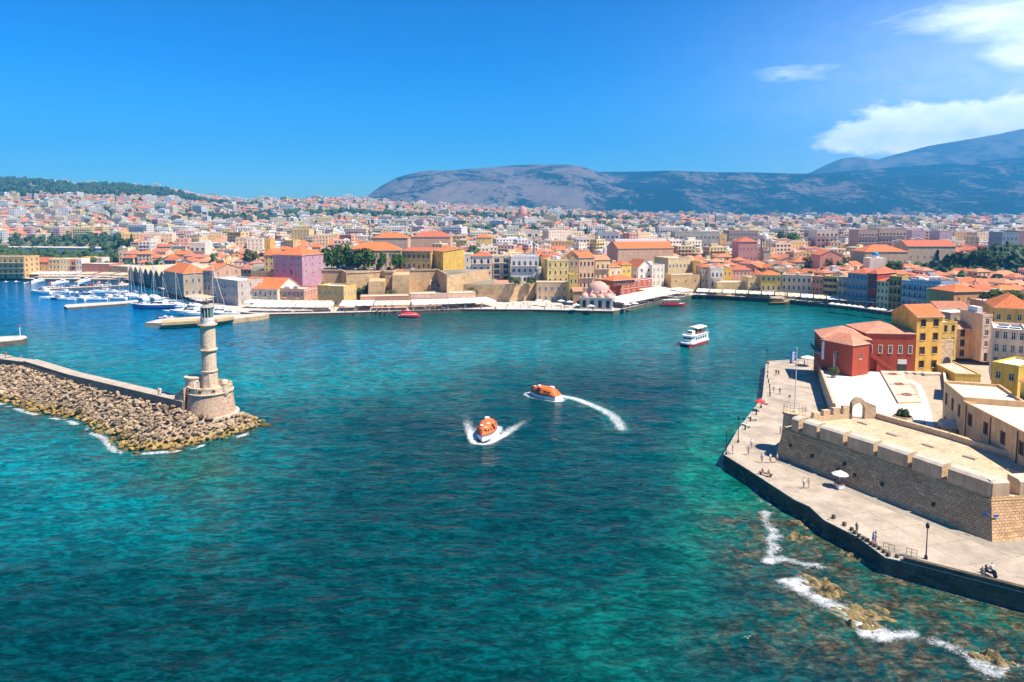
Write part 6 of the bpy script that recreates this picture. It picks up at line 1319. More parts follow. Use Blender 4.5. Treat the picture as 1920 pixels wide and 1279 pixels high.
def porch():
    p = Vector((80.2, 120.5, 3.6)); t = thing('arched_porch', 'gabled stone porch with dark arch against the northern barracks', 'porch', p, math.atan2(-11.5, -3.9)); m = MB(); n = 10; r = .95; zc = 1.9
    arc = [(-r * math.cos(math.pi * k / n), zc + r * math.sin(math.pi * k / n)) for k in range(n + 1)]; left = [(-1.7, 0), (-r, 0)] + arc[:6] + [(0, 4.2), (-1.7, 3.1)]; right = [(r, 0), (1.7, 0), (1.7, 3.1), (0, 4.2)] + arc[5:]
    m.face([(x, -2.4, z) for x, z in left]); m.face([(x, -2.4, z) for x, z in right])
    for s in (-1, 1): m.face([(s * 1.7, -2.4, 0), (s * 1.7, .1, 0), (s * 1.7, .1, 3.1), (s * 1.7, -2.4, 3.1)])
    ring = [(-r, 0)] + arc + [(r, 0)]
    for (x0, z0), (x1, z1) in zip(ring[:-1], ring[1:]): m.face([(x0, -2.4, z0), (x1, -2.4, z1), (x1, -1.6, z1), (x0, -1.6, z0)])
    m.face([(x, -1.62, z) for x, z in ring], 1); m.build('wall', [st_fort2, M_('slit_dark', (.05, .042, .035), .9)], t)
    q = MB(); q.face([(-1.9, -2.5, 3.05), (0, -2.5, 4.28), (0, .1, 4.28), (-1.9, .1, 3.05)]); q.face([(0, -2.5, 4.28), (1.9, -2.5, 3.05), (1.9, .1, 3.05), (0, .1, 4.28)]); q.build('roof', [M_('pale_wall', (.62, .53, .42), .9, .15, 1)], t)
porch()
building('bright yellow tower block with white roof slab above the barracks', at(1854, 133, 4), at(1903, 129, 4), 9, 4, ZAT(684, 131) - 4, plaster((.62, .50, .10)), rows=3, cols=2, win=(.9, 1.4, 'p'), flatmat=mt_white, parapet=.25, door=False, **GM)
building('pale pink upper block with solar panels on its white roof', at(1857, 141, 10), at(1918, 138, 10), 10, 10, ZAT(619, 140) - 10, plaster((.72, .58, .46)), rows=4, cols=4, win=(1.4, 1.5, 'pw'), flatmat=mt_white, parapet=.3, door=False, extra=lambda t, W, D, h: [(lambda b: (b.box(1 + 2.2 * k, 2.9 + 2.2 * k, 4, 6.2, h + .3, h + .42), b.build('solar_panel', [M_('solar_blue', (.03, .045, .09), .25, spec=.6)], t)))(MB()) for k in range(2)], **GM)
building('yellow corner house with orange roof at the right frame edge', at(1906, 118, 4), at(1975, 112, 4), 10, 4, ZAT(716, 117) - 4, plaster((.64, .50, .14)), roof='shed', tile=0, rows=3, cols=2, lcols=2, win=(1.1, 1.9, 'pr'), balcony=[2], door=False, **GM)
building('ochre house with big orange hipped roof at right behind pink block', at(1857, 178, 4), at(1935, 174, 4), 14, 4, ZAT(577, 177) - 4, plaster((.56, .43, .14)), roof='hip', tile=0, rows=4, cols=4, rise=3.2, door=False, **GM)
building('orange house with wide tiled eaves behind the blue hotel terrace', at(1785, 236, 4), at(1840, 238, 4), 11, 4, ZAT(547, 236) - 4, plaster((.68, .36, .16)), roof='hip', tile=0, rows=3, cols=3, lcols=1, rise=2.2, **GM)
building('small cream cube house right of the sky blue hotel', at(1761, 250, 3), at(1786, 250, 3), 9, 3, ZAT(549, 250) - 3, plaster((.68, .54, .32)), rows=3, cols=2, rooftop=1, **GM)
def pergola():
    p = at(1850, 215, 4); t = thing('vine_pergola', 'long roof pergola covered with green vines', 'pergola', (p.x, p.y, ZAT(566, 215)), 0); b = MB()
    for k in range(8):
        for y in (0, 3): b = MB(); b.box(k * 1.6 - .08, k * 1.6 + .08, y - .08, y + .08, 0, 2.2); b.build('post', [mt_wood], t)
    put('vine', CR['round0'][2], t, (5.6, 1.5, .3), scale=(7.4, 2.6, 3.0)); put('vine', CR['round2'][1], t, (5.6, 1.5, .1), scale=(7.2, 2.4, 2.8))
    building('terracotta house carrying the green vine pergola', at(1846, 215, 4), at(1925, 215, 4), 8, 4, ZAT(566, 215) - 4, plaster((.58, .34, .22)), rows=3, cols=5, door=False, parapet=.1, **GM)
pergola()
# ---------------------------------------------------------------- lighthouse
st_light = stone_mat('lighthouse_stone', (.78, .60, .42), (.62, .47, .325), (.42, .31, .21), .55, .3, .4, mort=.015, bump=.3, stain=(.72, .68, .62), stain_amt=.45)
st_base = stone_mat('lighthouse_base_brick', (.68, .47, .33), (.52, .355, .245), (.34, .235, .165), .5, .2, .4, mort=.02, bump=.5, stain=(.75, .7, .64), stain_amt=.5)
def lighthouse():
    c = G(396, 786, 2.6); c.y += 4.6; c.x = (394.5 - 960) / FPX * (c.y * math.cos(PITCH) + (CAM_H - 6) * math.sin(PITCH))
    t = thing('lighthouse', 'tall stone lighthouse with green glazed lantern on a round bastion', 'lighthouse', c); Z = lambda py_, dy=0: ZAT(py_, c.y + dy) - c.z
    zr = 4.7; R0, R1 = 4.95, 4.4
    m = MB(); m.lathe([(R0 + .55, -1.2), (R0 + .5, .25), (R0, .3), (R1, zr)], 40); m.build('bastion', [st_base], t)
    m = MB(); m.lathe([(R0 + .7, -.9), (R0 + .7, .2), (R0 + .45, .26)], 40); m.build('footing', [M_('pale_footing', (.60, .52, .41), .95, .2, .8)], t)
    m = MB(); m.lathe([(R1 + .02, zr), (R1 + .3, zr + .12), (R1 + .3, zr + .3), (R1 + .05, zr + .36)], 40, cap=False); m.build('cordon', [st_light], t)
    m = MB(); m.lathe([(R1 + .04, zr + .36), (R1 + .04, zr + 1.55), (R1 - .5, zr + 1.55), (R1 - .5, zr + .3)], 40, cap=False); m.build('parapet', [st_light], t)
    m = MB(); m.lathe([(R1 - .5, zr + .1), (R1 - .5, zr + .3)], 40); m.build('platform', [mt_roofpave], t)
    for a in (-2.2, -1.0, -.35, -1.6):
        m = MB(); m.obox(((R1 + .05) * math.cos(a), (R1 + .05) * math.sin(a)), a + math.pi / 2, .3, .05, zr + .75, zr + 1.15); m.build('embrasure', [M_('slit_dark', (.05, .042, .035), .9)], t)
    # stair house on the landward side and its buttress
    sx, sy = -3.3, -1.0; zs = Z(707, -1)
    m = MB(); m.lathe([(1.75, zr + .3), (1.75, zs - .35), (1.9, zs - .3), (1.9, zs)], 20, sx, sy + .9); m.build('stair_house', [st_light], t)
    put('door', win_mesh(.8, 1.9, 'a'), t, (sx + 1.15, sy - .45, zr + .5), .55)
    m = MB(); m.prism([(-6.3, -2.6), (-3.9, -3.6), (-3.9, 1.2), (-6.3, 1.4)], -1.5, [4.4, 6.2, 6.2, 4.4], 0); m.build('ramp_buttress', [st_base], t)
    # tower of three stages: octagon, sixteen sided, round
    z0, z1, z2, z3 = zr + .3, Z(694), Z(655), Z(608)
    m = MB(); m.lathe([(1.85, z0), (1.85, z0 + .5), (1.66, z0 + .6), (1.60, z1 - .35)], 8, a0=math.pi / 8, a1=math.pi / 8 + 2 * math.pi); m.build('octagonal_stage', [st_light], t)
    m = MB(); m.lathe([(1.6, z1 - .35), (1.72, z1 - .2), (1.75, z1), (1.5, z1 + .05)], 16); m.build('lower_ring', [st_light], t)
    m = MB(); m.lathe([(1.5, z1 + .05), (1.44, z2 - .45)], 16); m.build('sixteen_sided_stage', [st_light], t)
    m = MB(); m.lathe([(1.44, z2 - .45), (1.66, z2 - .2), (1.84, z2 - .1), (1.84, z2 + .1), (1.5, z2 + .14)], 24); m.build('middle_ring', [st_light], t)
    m = MB(); m.lathe([(1.52, z2 + .14), (1.46, z3 - .5)], 28); m.build('round_stage', [st_light], t, smooth=False)
    m = MB(); m.lathe([(1.46, z3 - .5), (1.7, z3 - .22), (1.95, z3 - .12), (1.95, z3 + .08), (1.4, z3 + .12)], 28); m.build('gallery', [st_light], t)
    put('door', win_mesh(.6, 1.6, 'a'), t, (-1.46, -.55, z2 + .2), -1.2)
    zl, zk, zd = Z(595), Z(577), Z(571)
    m = MB(); m.lathe([(1.36, z3 + .12), (1.36, zl)], 24); m.build('lantern_base', [M_('lantern_white', (.70, .68, .64), .8, .1, 1)], t)
    gm = M_('lantern_green', (.13, .24, .20), .5, .2, 2)
    m = MB(); m.lathe([(1.12, zl), (1.12, zk)], 16); lg = m.build('lantern_glass', [M_('lantern_pane', (.035, .07, .065), .1, .2, 1, spec=.7)], t)
    for k in range(12): a = k * math.pi / 6; m = MB(); m.obox((1.2 * math.cos(a), 1.2 * math.sin(a)), a, .07, .07, zl + .002, zk); m.build('glazing_bar', [M_('lantern_bar', (.46, .52, .47), .6)], lg)
    m = MB(); m.lathe([(1.36, zk), (1.4, zk + .12), (1.25, zk + .2), (.8, zd - .1), (.45, zd)], 16); m.build('lantern_roof', [M_('lantern_lead', (.30, .28, .25), .6)], t)
    m = MB(); m.lathe([(.36, zd), (.36, zd + .5), (.5, zd + .55), (.3, zd + .85), (.1, zd + 1.0), (.04, zd + 1.5)], 10); m.build('ventilator', [M_('vent_brown', (.14, .09, .07), .6)], t)
    rl = MB(); n = 20
    for k in range(n):
        a, b = 2 * math.pi * k / n, 2 * math.pi * (k + 1) / n; rl.tube((1.85 * math.cos(a), 1.85 * math.sin(a), z3 + .1), (1.85 * math.cos(a), 1.85 * math.sin(a), z3 + .95), .02, 4); rl.tube((1.85 * math.cos(a), 1.85 * math.sin(a), z3 + .95), (1.85 * math.cos(b), 1.85 * math.sin(b), z3 + .95), .02, 4)
    rl.build('gallery_railing', [mt_iron], t)
    # domed sentry box on the parapet
    a = -.42; x, y = (R1 - .25) * math.cos(a), (R1 - .25) * math.sin(a); z = zr + .3
    m = MB(); m.lathe([(.5, z - .9), (.78, z - .2), (.78, z + 1.75), (.86, z + 1.8), (.8, z + 1.95)] + [(.78 * math.cos(q), z + 1.95 + .75 * math.sin(q)) for q in [math.pi / 2 * k / 6 for k in range(1, 7)]], 16, x, y); m.build('sentry_box', [st_light], t)
    return c
LHC = lighthouse()

# ---------------------------------------------------------------- breakwater wall and its boulders
def breakwater():
    WZ = 6.0; near = [(-160, 652), (-60, 663), (0, 672), (44, 677.5), (128, 703), (341, 754)]; wide = [3.4, 3.4, 3.4, 3.2, 3.0, 3.0]
    N_ = [Vector(G(a, b, WZ)[:2]) for a, b in near]; F_ = []
    for i, p in enumerate(N_):
        d = (N_[min(i + 1, 5)] - N_[max(i - 1, 0)]).normalized(); n = Vector((-d.y, d.x)); F_.append(p + n * wide[i])
    t = thing('breakwater_wall', 'long pale topped stone breakwater wall leading to the lighthouse', 'breakwater', (0, 0, 0))
    st_bw = stone_mat('breakwater_face', (.33, .265, .195), (.25, .20, .15), (.14, .11, .085), 1.1, .45, .3, mort=.03, stain=(.5, .46, .4), stain_amt=.7)
    mt_top = M_('breakwater_top', (.42, .355, .28), .95, .2, .4, bump=.3, bscale=3)
    for i in range(5):
        a, b, c, d = N_[i], N_[i + 1], F_[i + 1], F_[i]; m = MB(); bat = 1.1 if i == 3 else .25; nn = -(Vector((-(b - a).y, (b - a).x)).normalized()) * bat
        lo = [(a.x + nn.x, a.y + nn.y), (b.x + nn.x, b.y + nn.y), (c.x, c.y), (d.x, d.y)]; zt = WZ - (.25 if i in (2,) else 0)
        m.prism([tuple(a), tuple(b), tuple(c), tuple(d)], -2, zt, 0, 1, batter=lo); m.build('wall_section', [st_bw, mt_top], t)
        if i == 3:                                           # stepped courses on the sloping stretch
            s = MB()
            for k in range(6): f = k / 6; z = WZ - .5 - k * .45; o_ = nn * (f * .75 + .1); s.face([(a.x + o_.x, a.y + o_.y, z), (b.x + o_.x, b.y + o_.y, z), (b.x + o_.x * 1.0 - .0, b.y + o_.y, z + .16), (a.x + o_.x, a.y + o_.y, z + .16)]); s.face([(a.x + o_.x, a.y + o_.y, z + .16), (b.x + o_.x, b.y + o_.y, z + .16), (b.x, b.y, z + .2), (a.x, a.y, z + .2)])
            s.build('stepped_courses', [st_bw], t)
        cp = MB(); d_ = (b - a); L_ = d_.length; n = max(1, int(L_ / 2.2)); aa = math.atan2(d_.y, d_.x)
        for k in range(n): cpb = MB(); cpb.box(-L_ / n / 2 + .02, L_ / n / 2 - .02, -.05, .55, 0, .14); q = a + d_ * ((k + .5) / n); cpb.build('coping_stone', [mt_top], t, loc=(q.x, q.y, zt + .003), rz=aa)
    # boulders
    shore = [Vector(p) for p in mole_shore]; wallfoot = [Vector(G(a, b, 3.4)[:2]) for a, b in ((-60, 678), (0, 693), (40, 696), (128, 716), (345, 782))]
    mat, nt, N, L, P = nt_of('boulder_rock'); P.inputs['Roughness'].default_value = .95; P.inputs['Specular IOR Level'].default_value = .15
    g = N.new('ShaderNodeNewGeometry'); oi = N.new('ShaderNodeObjectInfo'); sp = N.new('ShaderNodeSeparateXYZ'); L.new(g.outputs['Position'], sp.inputs[0])
    n1 = N.new('ShaderNodeTexNoise'); n1.inputs['Scale'].default_value = 1.6; n1.inputs['Detail'].default_value = 8; n1.inputs['Roughness'].default_value = .7; L.new(g.outputs['Position'], n1.inputs['Vector'])
    n0 = N.new('ShaderNodeTexNoise'); n0.inputs['Scale'].default_value = .28; n0.inputs['Detail'].default_value = 5; L.new(g.outputs['Position'], n0.inputs['Vector'])
    cr = N.new('ShaderNodeValToRGB'); e = cr.color_ramp.elements; e[0].position = .3; e[0].color = (.075, .053, .036, 1); e[1].position = .72; e[1].color = (.56, .43, .28, 1); x = e.new(.5); x.color = (.28, .205, .135, 1); L.new(n1.outputs[0], cr.inputs[0])
    # algae up to the splash line, its upper edge wandering
    h = N.new('ShaderNodeMath'); h.operation = 'MULTIPLY_ADD'; h.inputs[1].default_value = -3.2; L.new(n0.outputs[0], h.inputs[0]); L.new(sp.outputs[2], h.inputs[2])
    mr = N.new('ShaderNodeMapRange'); mr.inputs[1].default_value = -.15; mr.inputs[2].default_value = -1.1; mr.inputs[3].default_value = 0; mr.inputs[4].default_value = .8; L.new(h.outputs[0], mr.inputs[0])
    al = N.new('ShaderNodeMix'); al.data_type = 'RGBA'; L.new(mr.outputs[0], al.inputs[0]); L.new(cr.outputs[0], al.inputs[6]); al.inputs[7].default_value = (.30, .20, .045, 1)
    mr2 = N.new('ShaderNodeMapRange'); mr2.inputs[3].default_value = .5; mr2.inputs[4].default_value = 1.45; L.new(oi.outputs['Random'], mr2.inputs[0]); v = N.new('ShaderNodeVectorMath'); v.operation = 'SCALE'; wt = N.new('ShaderNodeMapRange'); wt.inputs[1].default_value = .1; wt.inputs[2].default_value = .5; wt.inputs[3].default_value = .4; wt.inputs[4].default_value = 1; L.new(sp.outputs[2], wt.inputs[0]); wm = N.new('ShaderNodeMath'); wm.operation = 'MULTIPLY'; L.new(wt.outputs[0], wm.inputs[0]); L.new(mr2.outputs[0], wm.inputs[1]); L.new(al.outputs[2], v.inputs[0]); L.new(wm.outputs[0], v.inputs['Scale']); L.new(v.outputs[0], P.inputs['Base Color'])
    b = N.new('ShaderNodeBump'); b.inputs['Strength'].default_value = .9; b.inputs['Distance'].default_value = .12; L.new(n1.outputs[0], b.inputs['Height']); L.new(b.outputs[0], P.inputs['Normal'])
    variants = []
    for k in range(9):
        bm = bmesh.new(); bmesh.ops.create_icosphere(bm, subdivisions=2, radius=1); r = random.Random(k + 40); ax = [Vector((r.gauss(0, 1), r.gauss(0, 1), r.gauss(0, 1))).normalized() for _ in range(13)]; off = [r.uniform(.45, .8) for _ in ax]
        for v_ in bm.verts:
            p = v_.co.copy()
            for a_, o_ in zip(ax, off):
                d = p.dot(a_)
                if d > o_: p -= a_ * (d - o_) * .92
            v_.co = p + p.normalized() * mnoise.noise(p * 2.2 + Vector((k * 7, 0, 0))) * .10
        me = bpy.data.meshes.new('boulder'); bm.to_mesh(me); bm.free(); me.materials.append(mat); variants.append(me)
    mound = MB(); rows_ = []
    def cross(s):
        # s 0..1 along the mole: outer shore point and inner wall foot
        return sample(shore[:11], s), sample(wallfoot, s)
    def sample(L_, s):
        d = [0]
        for a, b_ in zip(L_[:-1], L_[1:]): d.append(d[-1] + (b_ - a).length)
        q = s * d[-1]
        for i in range(len(L_) - 1):
            if q <= d[i + 1] + 1e-6: return L_[i].lerp(L_[i + 1], (q - d[i]) / max(1e-6, d[i + 1] - d[i]))
        return L_[-1].copy()
    cpt = Vector((LHC.x, LHC.y)); pts = []
    poly = shore + [Vector(G(437, 768, 0)[:2]), Vector(G(345, 772, 3)[:2])] + wallfoot[::-1]
    def inside(p):
        k = False; n = len(poly)
        for i in range(n):
            a, b_ = poly[i], poly[i - 1]
            if (a.y > p.y) != (b_.y > p.y) and p.x < (b_.x - a.x) * (p.y - a.y) / (b_.y - a.y) + a.x: k = not k
        return k
    sx = np.array([p.x for p in shore]); 
    def dsh(p): return float(dist_poly(np.array([p.x]), np.array([p.y]), mole_shore)[0])
    def hgt(d): return -.55 + 4.2 * float(smooth(0, 11, d)) + .3 * min(d, 3)
    # closed mound body under the boulders
    gx = np.arange(min(p.x for p in poly) - 2, max(p.x for p in poly) + 3, 1.5); gy = np.arange(min(p.y for p in poly) - 3, max(p.y for p in poly) + 3, 1.5); vid = {}
    mv, mf = [], []
    for i, x_ in enumerate(gx):
        for j, y_ in enumerate(gy):
            p = Vector((x_, y_)); d = dsh(p); ins = inside(p) or (p - cpt).length < 6
            z = hgt(d) - .55 if ins else -.6 - .5 * d
            if ins or d < 4: vid[(i, j)] = len(mv); mv.append((x_, y_, min(z, 3.2) + random.uniform(-.2, .2)))
    for (i, j), k in list(vid.items()):
        q = [vid.get((i + a, j + b_)) for a, b_ in ((0, 0), (1, 0), (1, 1), (0, 1))]
        if None not in q: mf.append(q)
    me = bpy.data.meshes.new('rock_mound'); me.from_pydata(mv, [], mf); me.materials.append(mat); o = put('rock_mound', me); tag(o, kind='structure')
    r = random.Random(3); rocks = []
    x0, x1, y0, y1 = gx[0], gx[-1], gy[0], gy[-1]; cells = {}
    for tr in range(60000):
        p = Vector((r.uniform(x0, x1), r.uniform(y0, y1)))
        if not inside(p) or (p - cpt).length < 6.0: continue
        d = dsh(p); s = r.choice([.3, .36, .42, .5, .55, .62, .7, .85, 1.15]) * (1.15 if d < 4 else 1.0) * (.9 if p.x < -95 else 1.05)
        key = (int(p.x // 2), int(p.y // 2)); ok = True
        for a in (-1, 0, 1):
            for b_ in (-1, 0, 1):
                for (qx, qy, qs) in cells.get((key[0] + a, key[1] + b_), ()):
                    if math.hypot(qx - p.x, qy - p.y) < .68 * (qs + s): ok = False; break
        if not ok: continue
        cells.setdefault(key, []).append((p.x, p.y, s)); rocks.append((p.x, p.y, hgt(d) + r.uniform(-.25, .3), s, r.randrange(9), (r.uniform(-.5, .5), r.uniform(-.5, .5), r.uniform(0, 6.3)), (r.uniform(.9, 1.5), r.uniform(.8, 1.15), r.uniform(.5, .8))))
    rocks.sort(key=lambda q: -q[3] / math.hypot(q[0], q[1])); vis = [q for q in rocks if 0 <= PX((q[0], q[1], q[2]))[0] <= 560]; rest = [q for q in rocks if not 0 <= PX((q[0], q[1], q[2]))[0] <= 560]
    from mathutils import Euler
    for (x_, y_, z_, s, k, e_, sc) in vis[:300]:
        ob = put('boulder', variants[k], o, (x_, y_, z_)); ob.rotation_euler = e_; ob.scale = (s * sc[0], s * sc[1], s * sc[2])
    V, F = [], []
    for (x_, y_, z_, s, k, e_, sc) in vis[300:] + rest:
        Mx = Matrix.Translation((x_, y_, z_)) @ Euler(e_).to_matrix().to_4x4() @ Matrix.Diagonal((s * sc[0], s * sc[1], s * sc[2], 1)); b0 = len(V); me = variants[k]; V.extend([tuple(Mx @ v_.co) for v_ in me.vertices]); F.extend([tuple(b0 + i for i in p.vertices) for p in me.polygons])
    me = bpy.data.meshes.new('smaller_boulders'); me.from_pydata(V, [], F); me.materials.append(mat); so = put('smaller_boulders', me, o); tag(so, kind='stuff'); print('rocks', len(rocks))
    return variants, mat
ROCKV, ROCKM = breakwater()

# reef rocks off the promenade
def reef():
    r = random.Random(8); mat = M_('reef_rock', (.27, .20, .085), .95, .55, 1.2, bump=.9, bscale=4)
    spots = [((1520, 985), 6, 2.0), ((1500, 1010), 5, 1.6), ((1535, 1092), 7, 1.8), ((1560, 1112), 4, 1.4), ((1592, 1148), 9, 2.0), ((1640, 1150), 6, 1.8), ((1620, 1172), 5, 1.3), ((1545, 1000), 3, 1.5), ((1605, 1045), 3, 1.5), ((1860, 1235), 3, 1.5)]
    names = ['ragged ochre reef rock awash below the promenade bend', 'low weedy reef patch at the promenade foot', 'yellow brown reef rock amid the breaking foam', 'flat reef shelf right of the main breaker', 'largest ochre reef ledge beside the white surf', 'broad mossy reef shelf nearest the parapet', 'dark reef tip at the end of the surf line', 'boulder wedged against the sea wall bend', 'pale boulder at the dark sea wall foot', 'small reef knob near the right picture edge']
    for ((px_, py_), n, rad), lab in zip(spots, names):
        c = G(px_, py_, 0); gx = np.linspace(-1, 1, 20); V, F = [], []
        for i, a in enumerate(gx):
            for j, b in enumerate(gx):
                q = math.hypot(a, b); nz = mnoise.fractal(Vector((a * 1.8 + px_, b * 1.8 + py_, 0)), 1, 2, 6); z = (.22 - q * .5 + nz * .75) * (.75 if rad > 1.6 else 1.2)
                V.append((a * rad * 1.5, b * rad, min(z, .5 + nz * .25) - (.35 if q > .95 else 0)))
        for i in range(19):
            for j in range(19): k = i * 20 + j; F.append((k, k + 20, k + 21, k + 1))
        me = bpy.data.meshes.new('reef_rock'); me.from_pydata(V, [], F); me.materials.append(mat); o = put('reef_rock', me, None, (c.x, c.y, .02), r.uniform(-.8, -.2)); tag(o, lab, 'rock', 'reef rocks')
reef()

# stone mole and quay of the marina, outer beacon mole
def moles():
    m = MB(); p = poly_px([(272, 605), (330, 607), (400, 602), (492, 592), (505, 588), (420, 590), (345, 595), (300, 598)], 1.8); m.prism(p, -2, 1.8, 0, 1, bottom=False); o = m.build('stone_mole', [st_ochre, mt_pave]); tag(o, 'low ochre stone mole closing the marina with rocks at its foot', 'mole')
    m = MB(); p = poly_px([(302, 605), (400, 600), (440, 594), (438, 591), (400, 596), (306, 600)], 2.9); m.prism(p, 1.804, 2.9, 0, 0); m.build('parapet', [st_ochre], o)
    r = random.Random(2)
    for k in range(46):
        s = k / 45; px_ = 318 + 172 * s; py_ = 609.5 - 4 * s - 9 * s * s + r.uniform(-.5, 1.2); q = G(px_, py_, 0); ob = put('boulder', ROCKV[k % 9], o, (q.x, q.y, r.uniform(-.1, .4))); sc = r.uniform(.6, 1.2); ob.scale = (sc * 1.2, sc, sc * .8); ob.rotation_euler = (r.uniform(0, 6), r.uniform(0, 6), r.uniform(0, 6))
    m = MB(); p = poly_px([(-160, 650), (0, 641), (40, 637), (52, 633), (46, 629), (0, 631), (-160, 637)], 1.9); m.prism(p, -2, 1.9, 0, 1, bottom=False); o = m.build('harbour_mole', [mt_quaywall, mt_pave]); tag(o, 'short stone mole at the left edge with beacon', 'mole')
    p = G(38, 632, 1.9); t = thing('beacon', 'thin white beacon mast on the left harbour mole', 'beacon', p); m = MB(); m.tube((0, 0, 0), (0, 0, 3.6), .12, 8); m.build('mast', [mt_white], t); m = MB(); m.lathe([(.25, 3.6), (.25, 4.1), (.05, 4.3)], 8); m.build('lamp', [M_('beacon_red', (.5, .05, .04), .4)], t)
    for i, (L_, lab) in enumerate(((((78, 543), (110, 541), (240, 535), (242, 531), (110, 536), (80, 538)), 'inner marina jetty lined with cars and boats'), (((120, 574), (126, 577), (236, 569), (260, 566), (258, 562), (236, 564.5), (124, 571)), 'outer floating marina jetty with pale deck'))):
        m = MB(); m.prism(poly_px(L_, 1.0), -1.5, 1.0, 0, 1, bottom=False); o = m.build('jetty', [mt_quaywall, mt_pave]); tag(o, lab, 'jetty', 'marina jetties')
moles()
# ---------------------------------------------------------------- boats
def hull_rings(L, W, zk, zs, bowrise=.5, full=.55, n=13, flare=.75, tr=.78):
    """cross sections from stern (x=-L/2) to bow (x=L/2); each ring: port gunwale -> keel -> starboard gunwale"""
    R_ = []
    for i in range(n):
        s = i / (n - 1); x = -L / 2 + L * s; b = W / 2 * (tr + (1 - tr) * min(1, s / .35)) * (1 - max(0, (s - full) / (1 - full)) ** 2.1) + .03; sh = zs + bowrise * max(0, s - .4) ** 2 * 2.2; k = zk * (1 - max(0, s - .8) / .2 * .9) if s > .8 else zk
        R_.append([(x, -b, sh), (x, -b * .97, (sh + k) * .5 + .1), (x, -b * flare, k * .35), (x, 0, k), (x, b * flare, k * .35), (x, b * .97, (sh + k) * .5 + .1), (x, b, sh)])
    return R_
def hull(t, L, W, zk, zs, mat, deck, name='hull', **k):
    R_ = hull_rings(L, W, zk, zs, **k); m = MB(); m.loft(R_, closed=False, cap=False); m.face(R_[0]); h = m.build(name, [mat], t, weld=True)
    d = MB(); dz = k.get('dz', -.06)
    for a, b in zip(R_[:-1], R_[1:]): d.face([(a[0][0], a[0][1] * .98, a[0][2] + dz), (b[0][0], b[0][1] * .98, b[0][2] + dz), (b[-1][0], b[-1][1] * .98, b[-1][2] + dz), (a[-1][0], a[-1][1] * .98, a[-1][2] + dz)])
    d.build('deck', [deck], t); return R_
gel_w = M_('white_gelcoat', (.78, .78, .77), .3, .05, 1, spec=.5); deck_m = M_('boat_deck', (.66, .62, .55), .7, .1, 2); orange = M_('lifeboat_orange', (.68, .15, .03), .5, .12, 1.5); navy = M_('navy_canvas', (.02, .06, .25), .7); teak = M_('varnished_wood', (.20, .09, .035), .45, .2, 3); red_p = M_('red_boat_paint', (.55, .03, .035), .4, .1, 1); alu = M_('mast_alu', (.62, .63, .65), .35, .05, 1, metal=.4); rubber = M_('black_rubber', (.015, .015, .017), .8)
